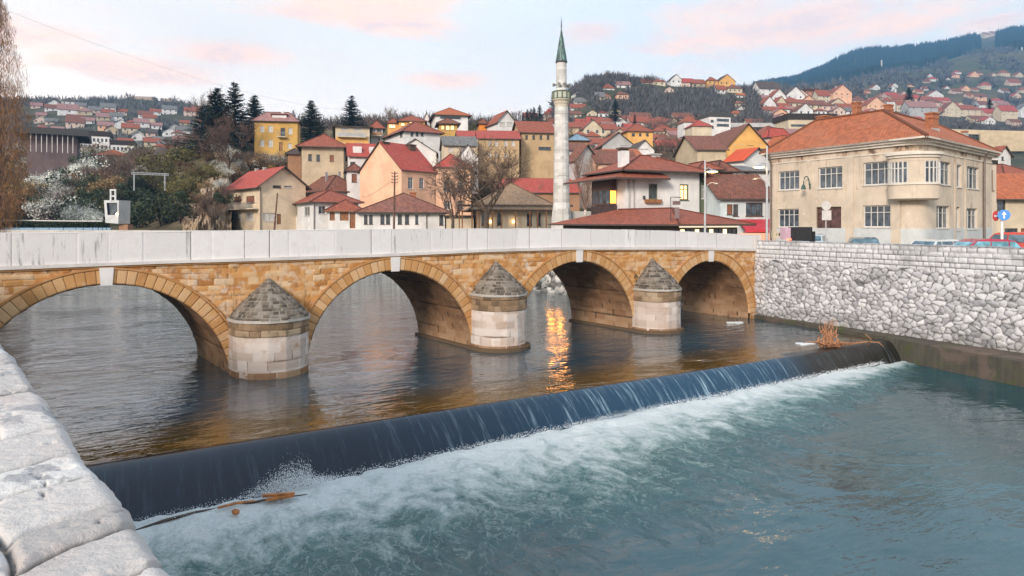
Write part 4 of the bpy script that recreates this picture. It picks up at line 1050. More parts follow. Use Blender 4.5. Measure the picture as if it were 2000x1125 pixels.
    for fc, P, d in (('R', C, dR), ('L', Q(0, L), (-dL[0], -dL[1]))):
        for op, kd in zip(ops[fc], kinds[fc]):
            if small: small_window(P, d, op, t, {'lit': G_lit, 'c': M_curt}.get(kd))
            else: window(P, d, op, kd, t)
    t['_q'] = [C[0], C[1], th, L, Rr]
    return t, Q, dR, dL, q3
def hpx(name, label, c, l, r, D, thdeg, eave, ridge, base=None, **kw):
    """house from its outline in the photo: corner, left and right limits, depth at the corner"""
    th = R(thdeg); C = (k_(c) * D, D); dR = (math.cos(th), math.sin(th)); dL = (-math.sin(th), math.cos(th))
    dep = kw.pop('depth', None)
    Rr = isect(r, C, dR); L = dep if dep is not None else isect(l, C, dL)
    ze = zat(eave, D); z0 = zat(base, D) if base else 4.3
    Dr = D + (dR[1] * Rr + dL[1] * L) / 2; zr = zat(ridge, Dr)
    return house(name, label, kw.pop('cat', 'house'), C, th, abs(L), abs(Rr), z0, ze, max(zr - ze, .3), **kw)
def balcony(t, q3, face, u0, u1, z, L, out=1.0, m=None, rail=M_steel, solid=None):
    """slab with railing on face R (b=0) or L (a=0); u measured from the near corner"""
    b = MB(); f = (lambda u, o, zz: q3(u, -o, zz)) if face == 'R' else (lambda u, o, zz: q3(-o, u, zz))
    A, B_, C_, D_ = f(u0, .02, z), f(u1, .02, z), f(u1, out, z), f(u0, out, z)
    b.obox(A, Vector(B_) - Vector(A), Vector(D_) - Vector(A), (0, 0, .16)); bo = b.build('balcony', m or PL['cream'], t)
    rl = MB(); pts = [f(u0, out - .05, z + .16), f(u1, out - .05, z + .16)]
    if solid: rl.obox(f(u0, out - .1, z + .16), Vector(f(u1, 0, 0)) - Vector(f(u0, 0, 0)), Vector(f(0, .08, 0)) - Vector(f(0, 0, 0)), (0, 0, .85)); 
    else:
        n = max(3, int(abs(u1 - u0) / .16))
        for i in range(n + 1):
            q = Vector(pts[0]).lerp(Vector(pts[1]), i / n); rl.tube([q, q + Vector((0, 0, .85))], .014, 4)
        rl.tube([Vector(pts[0]) + Vector((0, 0, .87)), Vector(pts[1]) + Vector((0, 0, .87))], .03, 6)
        for uu in (u0, u1): rl.tube([Vector(f(uu, .03, z + 1.03)), Vector(f(uu, out - .05, z + 1.03))], .025, 4)
    rl.build('railing', solid or rail, bo)
def pipe(t, pts, r=.06, m=None):
    b = MB(); b.tube(pts, r, 6); b.build('downpipe', m or M_gutter, t)

# ---------------------------------------------------------------- front row on the far bank, left to right
t, Q, dR, dL, q3 = hpx('house', 'cream two storey house with bright red gable roof and balcony, leftmost by the river', 507, 446, 597, 104, 42, 360, 331, wall='beige', rm='red', roof='gR', ov=.8,
    chim=[(.5, .55, 1.2, .5, M_conc2), (.5, .8, 1.2, .5, M_conc2)],
    wins_px=[(533, 352, 549, 367, 'd'), (555, 354, 571, 367, 'w'), (457, 384, 471, 398, 'shut'), (481, 383, 497, 397, 'shut'), (456, 416, 472, 431, 'c'), (479, 416, 495, 431, 'c'), (514, 416, 538, 432, 'c'), (541, 418, 549, 438, 'door')])
zf = zat(409, 106); C_ = t['_q']; balcony(t, q3, 'L', .3, C_[3] + 1.0, zf, 0, 1.3)
pipe(t, [q3(.15, -.08, zat(365, 104)), q3(.15, -.08, 4.3)], .07)
t, Q, dR, dL, q3 = hpx('house', 'small white house with brown hipped roof and corner downpipe beside the cream gabled house', 612, 566, 700, 98, 30, 394, 374, wall='white', rm='redbr', ov=.7,
    wins_px=[(571, 404, 581, 422, 'w'), (594, 404, 605, 422, 'w'), (622, 402, 636, 418, 'w'), (648, 403, 662, 419, 'w')])
pipe(t, [q3(.1, -.7, zat(396, 98)), q3(.1, -.08, zat(402, 98)), q3(.1, -.08, 4.3)], .07)
hpx('house', 'white house with wide brown hipped roof partly hidden behind the small white house', 640, 574, 703, 112, 38, 373, 345, base=440, wall='white', rm='brown', ov=.8, chim=[(.3, .3, 1.3, .35, M_steel), (.65, .25, 1.5, .35, M_steel)])
t, Q, dR, dL, q3 = hpx('annex', 'low annex with orange tiled roof and orange door between two white cottages', 641, 632, 706, 96.5, 12, 411, 390, wall='white', rm='redbr', ov=.6, depth=5, cat='annex', fascia=M_door,
    wins_px=[(644, 414, 654, 431, 'od'), (664, 414, 681, 431, 'od'), (683, 415, 694, 446, 'od')])
M_cott = tiles('cottage_tiles', (.30, .115, .075), .3, .46, .35, .35, c2=(.22, .12, .09))
t, Q, dR, dL, q3 = hpx('cottage', 'long white cottage with big weathered brown hipped roof and paired small windows', 705, 703, 869, 94, 9, 414, 377, wall='white', rm=M_cott, ov=.9, depth=11,
    chim=[(.62, .5, .9, .9, M_brick)],
    wins_px=[(711, 420, 718, 438, 'd'), (721, 420, 728, 438, 'd'), (743, 419, 751, 438, 'd'), (754, 419, 762, 438, 'd'), (777, 419, 785, 438, 'd'), (791, 419, 799, 438, 'd'), (811, 419, 817, 438, 'd1'), (858, 420, 866, 440, 'd')])
pipe(t, [q3(9.2, -.9, zat(416, 95)), q3(9.2, -.09, zat(422, 95)), q3(9.2, -.09, 4.3)], .07)
# peach house with steep gable
t, Q, dR, dL, q3 = hpx('house', 'tall peach house with blank steep gable, bright red metal roof and white windows', 784, 703, 850, 106, 52, 329, 281, wall='peach', rm='red', roof='gL', ov=.35,
    chim=[(.12, .5, .8, 1.3, M_df), (.80, .42, .8, 1.3, M_df)],
    wins_px=[(797, 346, 807, 369, 'w2'), (819, 347, 828, 369, 'w2')])
t2, Q, dR, dL, q3 = hpx('house', 'lower peach wing with rounded red roof joined to the peach gable house', 851, 849, 920, 112, 14, 326, 302, base=440, wall='peach', rm='red', ov=.35, depth=9,
    wins_px=[(866, 354, 880, 375, 'w2'), (867, 392, 880, 409, 'w2'), (893, 392, 905, 409, 'w2'), (893, 354, 905, 375, 'w2')])
# mosque
mq, Q, dR, dL, q3 = hpx('mosque', 'low mosque with broad tan hipped roof and wooden porch posts left of the minaret', 935, 914, 1078, 92, 8, 409, 357, wall='mosque', rm=RF['tan'], ov=1.5, depth=13, cat='mosque',
    wins_px=[(971, 416, 980, 440, 'dark'), (1029, 417, 1039, 441, 'dark'), (1048, 416, 1056, 441, 'dark'), (941, 417, 949, 440, 'dark')])
b = MB()
for px in (897, 903, 922, 931, 936, 962, 980, 1007, 1035, 1050, 1067):
    u = isect(px, (Q(0, -1.3)), dR); P = q3(u, -1.3, 4.3); pb = MB(); pb.box((P[0], P[1], 6.2), (.16, .16, 3.9), .14); pb.build('porch_post', M_door, mq)
b = MB(); b.obox(q3(-3, -1.38, zat(404, 92)), Vector(q3(16, 0, 0)) - Vector(q3(0, 0, 0)) + Vector(q3(-0, 0, 0)) * 0, Vector(q3(0, .2, 0)) - Vector(q3(0, 0, 0)), (0, 0, .3)); b.build('porch_beam', M_df, mq)
for px in (958, 1003):
    u = isect(px, C_ if False else Q(0, -.25), dR); P = q3(u, -.25, zat(434, 92)); b = MB(); b.lathe(P, [(0, -.12), (.14, 0), (.12, .2), (0, .26)], 8); b.build('porch_lamp', emit('mosque_lamp', (1, .6, .2), 14), mq)
hpx('outbuilding', 'low pale annexe wall between the long cottage and the mosque porch', 872, 870, 925, 95, 8, 425, 421, wall='cream', rm='dark', roof='flat', ov=.3, depth=6, cat='annexe')
# minaret
MD = 86.0; MXc = k_(1096.5) * MD
mi = thing('minaret', 'tall white stone minaret with green pointed cone and balcony', 'minaret', (MXc, MD, 4.2))
M_min = stone_mat("minaret_stone", (.60, .585, .555), (.46, .44, .41), (.70, .68, .65), (.30, .28, .26), warm=(.50, .44, .37), grime=.3, tint=.5)
def mz(py): return zat(py, MD)
def mr(px_w): return px_w / 2 * MD / FPX
def drum(name, z0, z1, r0, r1, m, hrow=.42, n=160, seed=3, bulge=.008, poly=None):
    nz = max(8, int((z1 - z0) / .09)); a = np.linspace(0, 2 * math.pi, n + 1); z = np.linspace(z0, z1, nz); AA, ZZ = np.meshgrid(a, z); rad = r0 + (r1 - r0) * (ZZ - z0) / (z1 - z0)
    if poly: ph = (AA % (2 * math.pi / poly)) - math.pi / poly; rad = rad * math.cos(math.pi / poly) / np.cos(ph) * 1.03
    h, t_, j = courses(AA * r0, ZZ, hrow, .5, 1.1, seed, joint=.012, bulge=bulge)
    return grid_mesh(name, MXc + (rad + h) * np.cos(AA), MD + (rad + h) * np.sin(AA), ZZ, m, mi, attrs={'tone': t_, 'joint': j}, origin=(MXc, MD, z0))
drum('shaft', mz(395), mz(199), mr(31), mr(25), M_min, poly=12)
drum('upper_shaft', mz(182), mz(121), mr(20.5), mr(19.5), M_min, seed=8)
b = MB(); b.lathe((MXc, MD, 0), [(mr(31), mz(409)), (mr(33.5), mz(408)), (mr(33.5), mz(404)), (mr(31), mz(394)), (mr(30), mz(392))], 12); b.build('foot_moulding', PL['white'], mi, origin=(MXc, MD, mz(410)))
drum('plinth', mz(450), mz(408), mr(40), mr(33), M_min, seed=12, bulge=.02, poly=8)
b = MB(); b.lathe((MXc, MD, 0), [(mr(25), mz(212)), (mr(26.5), mz(208)), (mr(27), mz(205)), (mr(30), mz(202)), (mr(30), mz(200)), (mr(34), mz(197)), (mr(36), mz(196)), (mr(36), mz(193.5)), (mr(10), mz(193.4))], 32); b.build('balcony_corbel', plaster('minaret_cream', (.56, .50, .40), .4), mi, origin=(MXc, MD, mz(205)))
b = MB(); b.lathe((MXc, MD, 0), [(mr(34), mz(194)), (mr(35), mz(180.5)), (mr(32.5), mz(180.4)), (mr(31.5), mz(194))], 12); bo = b.build('balcony_railing', plaster('minaret_rail', (.48, .50, .42), .4), mi, origin=(MXc, MD, mz(190)))
b = MB(); 
for zz in (mz(180), mz(193.5)):
    P = [(MXc + mr(36) * math.cos(a), MD + mr(36) * math.sin(a), zz) for a in np.linspace(0, 6.2832, 13)]; b.tube(P, .07, 5)
for a in np.linspace(0, 6.2832, 13)[:-1]: b.tube([(MXc + mr(36) * math.cos(a), MD + mr(36) * math.sin(a), mz(193.5)), (MXc + mr(36) * math.cos(a), MD + mr(36) * math.sin(a), mz(180))], .08, 5)
b.build('rail_frame', simple('patina_iron', (.10, .13, .08), .6), bo)
b = MB(); b.lathe((MXc, MD, 0), [(mr(21), mz(177)), (mr(21.8), mz(175)), (mr(21), mz(173))], 24); b.build('collar', PL['white'], mi, origin=(MXc, MD, mz(175)))
for a in (200, 250, 290, 340, 30, 110):
    c = (MXc + mr(24) * math.cos(R(a)), MD + mr(24) * math.sin(R(a)), mz(166.5)); e = Vector((math.cos(R(a)), math.sin(R(a)), -.15)); b = MB()
    b.tube([Vector(c) - e * .25, Vector(c) + e * .05, Vector(c) + e * .35], [.06, .12, .24], 10); b.build('loudspeaker', simple('speaker_grey', (.22, .22, .20), .5), mi, origin=c)
M_green, t_, p_ = mat('green_copper'); ob_ = t_.new('ShaderNodeTexCoord').outputs['Object']; n_ = t_.noise(t_.mapping(ob_, scale=(3, 3, .4)), 1.5, 5, .6)
t_.l.new(t_.ramp(n_, [(.35, (.10, .17, .15)), (.5, (.06, .08, .075)), (.62, (.20, .34, .30))]), p_.inputs['Base Color']); p_.inputs['Roughness'].default_value = .5; p_.inputs['Metallic'].default_value = .3
b = MB(); nseg = 12
for i in range(nseg):
    a0, a1 = 2 * math.pi * i / nseg, 2 * math.pi * (i + 1) / nseg; r0 = mr(22)
    b.face([(MXc + r0 * math.cos(a0), MD + r0 * math.sin(a0), mz(122)), (MXc + r0 * math.cos(a1), MD + r0 * math.sin(a1), mz(122)), (MXc, MD, mz(54))])
    b.tube([(MXc + r0 * math.cos(a0), MD + r0 * math.sin(a0), mz(122)), (MXc, MD, mz(54))], [.05, .02], 4)
co = b.build('cone_roof', M_green, mi, origin=(MXc, MD, mz(122)))
b = MB(); b.lathe((MXc, MD, 0), [(mr(22.5), mz(123)), (mr(23.5), mz(121.5)), (mr(22), mz(120))], 24); b.lathe((MXc, MD, 0), [(0, mz(124)), (mr(22.5), mz(123))], 24); b.build('cone_rim', M_iron, co, origin=(MXc, MD, mz(122)))
pf = [(.03, mz(56))]
for k, py in enumerate((53, 50, 47, 44, 41)): pf += [(.03, mz(py + 1.2)), (.14 - .018 * k, mz(py)), (.03, mz(py - 1.2))]
pf += [(.025, mz(38)), (0, mz(32))]; b = MB(); b.lathe((MXc, MD, 0), pf, 8); b.build('finial', M_iron, co, origin=(MXc, MD, mz(54)))
b = MB(); b.box((k_(1122) * 88, 88.6, 6), (4.2, 3, 3.6), .1); o = b.build('courtyard_wall', M_min, origin=(k_(1122) * 88, 88, 4)); tag(o, 'pale block wall at the foot of the minaret, to its right', 'wall')
# building with the bay on the right of the minaret
kb, Q, dR, dL, q3 = hpx('house', 'white riverside house with dark timber oriel, green framed windows and tall chimney', 1222, 1160, 1366, 66, 22, 332, 304, wall='white', rm='redbr', ov=1.0,
    chim=[(.62, .5, 1.0, 1.0, M_conc2)],
    wins_px=[(1267, 359, 1284, 389, 'g'), (1328, 360, 1345, 391, 'glit')])
# lower jutting roof on the left with timber oriel
b = MB(); z1, z2 = zat(346, 64), zat(327, 67)
e0, e1, e2, e3 = q3(-2.2, -1.6, z1), q3(4.4, -1.3, z1 + .05), q3(4.4, 2.8, z2 + .4), q3(-2.2, 9.5, z1)
slab_roof(b, [e0, e1, q3(4.2, 1.2, z2), q3(1.2, 1.2, z2)], 0, 0, .18); slab_roof(b, [e3, e0, q3(1.2, 1.2, z2), q3(1.2, 8, z2)], 0, 0, .18); b.build('lower_roof', [RF['redbr'], M_fascia], kb)
b = MB(); c = q3(.3, .9, zat(310, 66)); b.box((c[0], c[1], (zat(293, 66) + zat(335, 66)) / 2), (.85, .85, zat(293, 66) - zat(335, 66)), .3); cb = b.build('chimney', PL['white'], kb)
b = MB(); b.box((c[0], c[1], zat(288, 66)), (1.15, 1.15, .14), .3); b.box((c[0], c[1], zat(290, 66)), (.7, .7, .3), .3); b.build('chimney_cap', M_df, cb)
Lk = kb['_q'][3]
uL0, uL1 = 1.6, min(Lk - 1.0, 7.2)
b = MB(); b.obox(q3(-.9, uL0, zat(422, 67)), Vector(q3(.9, 0, 0)) - Vector(q3(0, 0, 0)), Vector(q3(0, uL1 - uL0, 0)) - Vector(q3(0, 0, 0)), (0, 0, 1.1)); orl = b.build('oriel', simple('dark_timber', (.055, .032, .03), .6, var=.3), kb)
b = MB(); b.obox(q3(-.85, uL0 + .05, zat(400, 67)), Vector(q3(.7, 0, 0)) - Vector(q3(0, 0, 0)), Vector(q3(0, uL1 - uL0 - .1, 0)) - Vector(q3(0, 0, 0)), (0, 0, 2.6)); b.build('oriel_box', simple('brown_timber', (.10, .05, .035), .6, var=.3), orl)
for i in range(5):
    ua = uL0 + .15 + i * (uL1 - uL0 - .3) / 5; ub = ua + (uL1 - uL0 - .3) / 5 - .18; P = [q3(-.87, ub, zat(397, 67)), q3(-.87, ua, zat(397, 67)), q3(-.87, ua, zat(371, 67)), q3(-.87, ub, zat(371, 67))]
    b = MB(); b.face(P); b.build('oriel_pane', [G_blue, G_dark, G_blue, G_dark, G_dark][i], orl)
b = MB(); P = [q3(-.8, uL0 + .03, zat(397, 67)), q3(-.12, uL0 + .03, zat(397, 67)), q3(-.12, uL0 + .03, zat(372, 67)), q3(-.8, uL0 + .03, zat(372, 67))]; b.face(P); b.build('oriel_pane', emit('oriel_light', (1, .48, .08), 1.6), orl)
b = MB(); u = isect(1275, (kb['_q'][0], kb['_q'][1]), dR); A_ = q3(u - 1.0, -.35, zat(397, 68)); b.obox(A_, Vector(q3(1.9, 0, 0)) - Vector(q3(0, 0, 0)), Vector(q3(0, .33, 0)) - Vector(q3(0, 0, 0)), (0, 0, .36)); b.build('flower_box', M_door, kb)
b = MB(); P = q3(isect(1257, (kb['_q'][0], kb['_q'][1]), dR), -.1, zat(386, 67)); b.box(P, (.18, .2, .35), .3); b.build('wall_lamp', M_iron, kb)
for u in (.35, .9):
    P = q3(u, -.1, 0); pipe(kb, [(P[0], P[1], zat(347, 66)), (P[0], P[1], 4.3)], .07, PL['grey'])
# green clad stair block and its upper storey
hpx('extension', 'dark green clad block with small panes attached to the white riverside house', 1367, 1366, 1405, 70, 12, 330, 318, wall=plaster('green_cladding', (.13, .16, .10), .25), rm='redbr', ov=.5, depth=6, cat='extension',
    wins_px=[(1370, 362, 1378, 388, 'w2'), (1384, 362, 1396, 388, 'w2'), (1383, 342, 1392, 356, 'w1')])
hpx('house', 'brown roofed upper floor with dark windows directly behind the green block', 1404, 1396, 1432, 76, 14, 334, 316, wall='tan', rm='brown', ov=.6, depth=6, wins_px=[(1405, 339, 1413, 352, 'd'), (1416, 339, 1424, 352, 'd')])
# restaurant with low roof
RS = (k_(1362) * 55, 55.0)
rs_, Q, dR, dL, q3 = hpx('restaurant', 'long low restaurant pavilion with sweeping red roof and lit glass front', 1326, 1100, 1440, 53.5, 33, 437.5, 408, wall=simple('dark_interior', (.10, .07, .05), .8), rm='redbr', ov=1.1, cat='restaurant')
zc, ze_ = zat(450, 53.5), zat(440, 53.5)
for i in range(12):
    L_ = rs_['_q'][4]; u0 = .15 + i * (L_ - .3) / 12; b = MB(); b.obox(q3(u0, -.06, 4.6), Vector(q3((L_ - .3) / 12 - .14, 0, 0)) - Vector(q3(0, 0, 0)), Vector(q3(0, .05, 0)) - Vector(q3(0, 0, 0)), (0, 0, 1.15)); b.build('window', [G_warm, G_dark, G_dark, G_warm, G_dark, G_dark][i % 6], rs_)
b = MB(); b.obox(q3(0, -.10, zat(444.5, 53.5)), Vector(q3(rs_['_q'][4], 0, 0)) - Vector(q3(0, 0, 0)), Vector(q3(0, .08, 0)) - Vector(q3(0, 0, 0)), (0, 0, .28)); b.build('awning_valance', emit('glowing_valance', (1.0, .86, .62), .9), rs_)  # glow put into the valance itself by emission
for i in range(9):
    u0 = .6 + i * 1.35
    if u0 + .7 > rs_['_q'][3]: break
    b = MB(); b.obox(q3(-.06, u0, 4.6), Vector(q3(.05, 0, 0)) - Vector(q3(0, 0, 0)), Vector(q3(0, .9, 0)) - Vector(q3(0, 0, 0)), (0, 0, 1.0)); b.build('window', G_warm if i % 3 == 0 else G_dark, rs_)
# sign frame on the restaurant roof
sg = thing('roof_sign', 'black iron bracket with dark hanging signboards above the restaurant roof', 'sign', (*q3(4, -.2, 0)[:2], zat(425, 55)))
SD = 54.0
b = MB(); b.tube([pt(1310, 432, SD), pt(1310, 385, SD), pt(1331, 385.5, SD)], .045, 6); b.build('bracket', M_iron, sg)
b = MB(); A_ = pt(1314, 400, SD); b.obox(A_, (15 * SD / FPX, 0, 0), (0, .06, 0), (0, 0, 7.5 * SD / FPX)); b.build('signboard', simple('sign_brown', (.16, .10, .10), .6), sg)
b = MB(); A_ = pt(1318, 427, SD); b.obox(A_, (9 * SD / FPX, 0, 0), (0, .06, 0), (0, 0, 22 * SD / FPX)); b.build('signboard', simple('sign_mauve', (.20, .14, .14), .6), sg)
# pale blue house with red awning
t, Q, dR, dL, q3 = hpx('house', 'pale blue house with brown tiled roof and shutters next to the big beige corner building', 1407, 1404, 1509, 66, 6, 384, 342, wall='blue', rm='brown', roof='gL', ov=.5, depth=8,
    wins_px=[(1457, 396, 1490, 422, 'dw'), (1420, 399, 1431, 419, 'shut'), (1432, 399, 1442, 422, 'dw')])
b = MB(); M_aw = simple('red_awning', (.55, .05, .07), .5, var=.15); za, zb_a = zat(428, 65), zat(448, 63)
def aw(u, o, z): return q3(u, -o, z)
ua, ub = isect(1438, Q(0, 0), dR), isect(1506, Q(0, 0), dR)
b.face([aw(ua, 1.9, zb_a), aw(ub, 1.9, zb_a), aw(ub, .05, za), aw(ua, .05, za)]); b.face([aw(ua, 1.9, zb_a - .3), aw(ub, 1.9, zb_a - .3), aw(ub, 1.9, zb_a), aw(ua, 1.9, zb_a)]); b.face([aw(ub, .05, za), aw(ub, 1.9, zb_a), aw(ub, 1.9, zb_a - .3), aw(ub, .05, zb_a - 1.3)])
b.face([aw(ub, .05, za - .02), aw(ua, .05, za - .02), aw(ua, 1.9, zb_a - .02), aw(ub, 1.9, zb_a - .02)])
b.build('awning', M_aw, t)
b = MB(); b.obox(aw(ub - .1, 1.0, 4.3), Vector(aw(1.5, 0, 0)) - Vector(aw(0, 0, 0)), Vector(aw(0, .2, 0)) - Vector(aw(0, 0, 0)), (0, 0, 2.3)); o = b.build('kiosk_screen', simple('bright_red_panel', (.58, .05, .03), .5, var=.12)); tag(o, 'bright red upright panel under the right end of the awning', 'panel')
b = MB(); b.obox(aw(ua - .8, 2.4, 4.3), Vector(aw(3.5, 0, 0)) - Vector(aw(0, 0, 0)), Vector(aw(0, .1, 0)) - Vector(aw(0, 0, 0)), (0, 0, 1.0)); o = b.build('menu_board', emit('orange_lightbox', (.9, .42, .28), .3)); tag(o, 'lit salmon coloured board below the red awning', 'board')
# behind: red and grey roofs, yellow gable
hpx('house', 'white walled house with grey metal roof and two white windows above the brown roof', 1442, 1436, 1502, 84, 10, 334, 318, wall='white', rm='grey', roof='shed', ov=.5, depth=7, wins_px=[(1438, 327, 1446, 343, 'w'), (1455, 328, 1464, 343, 'w')])
hpx('house', 'house with glaring orange red tin roof below the big yellow gable', 1452, 1416, 1504, 98, 32, 312, 291, wall='white', rm=tiles('tin_red', (.62, .09, .03), .6, 3, .1, .05), roof='gR', ov=.4)
hpx('house', 'large yellow gabled house with row of attic windows and dark balcony', 1417, 1415, 1503, 128, 4, 289, 253, wall='orange', rm='brown', roof='gR', ov=.6, depth=16, base=330,
    wins_px=[(1433, 273, 1438, 282, 'c'), (1447, 273, 1452, 282, 'c'), (1460, 275, 1464, 284, 'd'), (1466, 275, 1471, 284, 'd'), (1482, 276, 1486, 283, 'c'), (1455, 290, 1481, 300, 'dark'), (1487, 290, 1500, 310, 'dark')])
hpx('house', 'long low house with patched brown tile roof left of the yellow gable', 1362, 1358, 1418, 122, 5, 291, 266, wall='tan', rm='brown', roof='gL', ov=.5, depth=12, base=330)
hpx('house', 'pink walled house with red hipped roof right of the yellow gable', 1500, 1487, 1545, 150, 20, 268, 250, wall='pink', rm='red', ov=.5, base=330, wins_px=[(1508, 272, 1513, 280, 'w'), (1524, 273, 1529, 281, 'w')])
hpx('house', 'tan house with faded red roof standing behind the eaves of the corner building', 1494, 1488, 1538, 170, 10, 262, 247, wall='pink', rm='redbr', ov=.5, base=300, depth=9)
hpx('house', 'small orange tiled roof peeping out beside the corner building roof hip', 1535, 1528, 1562, 140, 20, 290, 266, wall='pink', rm='orange', ov=.5, base=330, depth=8)

# ---------------------------------------------------------------- the big corner building
tb = thing('corner_building', 'large weathered beige two storey corner building with orange tiled hipped roof and oriel', 'building', (31, 50.4, 4.2))
PlL, Pc, Pr = (24.2, 62.5), (31.0, 50.4), (44.4, 61.6)
d1 = Vector((Pc[0] - PlL[0], Pc[1] - PlL[1])); L1 = d1.length; d1 /= L1; d2 = Vector((Pr[0] - Pc[0], Pr[1] - Pc[1])); L2 = d2.length; d2 /= L2
ZE = 12.7; WT = PL['town']; CR = 2.1
def f1(px): return isect(px, PlL, d1)
def f2(px): return isect(px, Pc, d2)
def wz(P, d, u, py): return zat(py, P[1] + d[1] * u)
ops1, kd1 = [], []
for (x0, y0, x1, y1, kd) in [(1520, 334, 1561, 371, 'w4'), (1598, 326, 1645, 368, 'w4'), (1686, 316, 1741, 361, 'w4'), (1519, 408, 1560, 444, 'w4'), (1594, 404, 1643, 476, 'gate'), (1685, 401, 1739, 444, 'w4')]:
    u0, u1 = f1(x0), f1(x1); um = (u0 + u1) / 2; ops1.append((u0, wz(PlL, d1, um, y1), u1, wz(PlL, d1, um, y0))); kd1.append(kd)
ops2, kd2 = [], []
for (x0, y0, x1, y1, kd) in [(1833, 316, 1857, 361, 'w3'), (1869, 322, 1878, 366, 'w1'), (1889, 326, 1912, 369, 'w3'), (1829, 402, 1854, 446, 'w3'), (1867, 404, 1875, 450, 'w1'), (1887, 407, 1909, 448, 'w3')]:
    u0, u1 = f2(x0), f2(x1); um = (u0 + u1) / 2; ops2.append((u0, wz(Pc, d2, um, y1), u1, wz(Pc, d2, um, y0))); kd2.append(kd)
b = MB(); L1c = L1 - CR; facade(b, PlL, d1, 3.5, ZE, L1c, [o for o in ops1 if o[0] < L1c], .22)
P2 = (Pc[0] + d2[0] * CR, Pc[1] + d2[1] * CR)
o2 = [(o[0] - CR, o[1], o[2] - CR, o[3]) for o in ops2]; facade(b, P2, d2, 3.5, ZE, L2 - CR, o2, .22)
# rounded corner (quadratic curve between the two faces)
Pa = Vector((PlL[0] + d1[0] * L1c, PlL[1] + d1[1] * L1c)); Pb = Vector(P2); Pk = Vector(Pc)
def cpt(q): return Pa * (1 - q) ** 2 + Pk * 2 * q * (1 - q) + Pb * q * q
for i in range(12):
    a, c = cpt(i / 12), cpt((i + 1) / 12); b.face([(a.x, a.y, 3.5), (c.x, c.y, 3.5), (c.x, c.y, ZE), (a.x, a.y, ZE)])
n2i = Vector((-d2[1], d2[0])); n1i = Vector((-d1[1], d1[0])) 
if n1i.dot(Vector(Pr) - Vector(PlL)) < 0: n1i = -n1i
if n2i.dot(Vector(PlL) - Vector(Pr)) < 0: n2i = -n2i
Bl = Vector(PlL) + n1i * 10; Br = Vector(Pr) + n2i * 10
b.face([(PlL[0], PlL[1], ZE), (Bl.x, Bl.y, ZE), (Bl.x, Bl.y, 3.5), (PlL[0], PlL[1], 3.5)]); b.face([(Pr[0], Pr[1], 3.5), (Br.x, Br.y, 3.5), (Br.x, Br.y, ZE), (Pr[0], Pr[1], ZE)])
b.build('wall', WT, tb)
for op, kd in zip(ops1, kd1): window(PlL, d1, op, kd, tb, .22)
for op, kd in zip(ops2, kd2): window(Pc, d2, op, kd, tb, .22)
M_tr = plaster('town_trim', (.66, .60, .52), .7, dc=(.12, .07, .05))
def sweep(name, off, z0, z1, m, offb=-.15, parent=tb):
    """moulding that follows both faces and the curved corner"""
    pts = [(Vector(PlL) - d1 * .1 * 0, -n1i)]; out = []
    for u in (0, L1c): out.append((Vector(PlL) + d1 * u, -n1i))
    for i in range(1, 12):
        q = i / 12; p = cpt(q); nn = (-n1i).lerp(-n2i, q).normalized(); out.append((p, nn))
    for u in (CR, L2): out.append((Vector(Pc) + d2 * u, -n2i))
    b = MB(); vs = []
    for p, nn in out:
        a = p + nn * off; c = p + nn * offb; vs += [(a.x, a.y, z0), (a.x, a.y, z1), (c.x, c.y, z1), (c.x, c.y, z0)]
    fs = []
    for i in range(len(out) - 1):
        a = i * 4; fs += [(a, a + 4, a + 5, a + 1), (a + 1, a + 5, a + 6, a + 2), (a + 3, a + 7, a + 4, a)]
    fs += [(3, 0, 1, 2), tuple(len(out) * 4 - 4 + j for j in (1, 0, 3, 2))]
    b.quadv(vs, fs); return b.build(name, m, parent)
sweep('cornice', .22, ZE - .42, ZE - .22, M_tr); sweep('cornice', .42, ZE - .22, ZE - .02, M_tr); sweep('gutter', .62, ZE - .02, ZE + .10, simple('pink_gutter', (.50, .36, .30), .6, var=.3))
sweep('string_course', .06, ZE - .95, ZE - .85, M_tr)
sweep('plinth_band', .035, 3.5, wz(PlL, d1, 9, 446), plaster('pale_blue_plinth', (.55, .57, .57), .2))
for (px, ww) in ((1513, .5), (1580, .45), (1660, .7), (1750, .7)):
    u = f1(px); P = Vector(PlL) + d1 * (u - ww / 2) - n1i * .0; b = MB(); b.obox((P.x, P.y, 3.6), (d1[0] * ww, d1[1] * ww, 0), (-n1i.x * .07, -n1i.y * .07, 0), (0, 0, ZE - .95 - 3.6)); b.build('pilaster', WT, tb)
for (px) in (1864, 1884, 1920):
    u = f2(px); P = Vector(Pc) + d2 * u; b = MB(); b.obox((P.x, P.y, 3.6), (d2[0] * .3, d2[1] * .3, 0), (-n2i.x * .06, -n2i.y * .06, 0), (0, 0, ZE - .95 - 3.6)); b.build('pilaster', WT, tb)
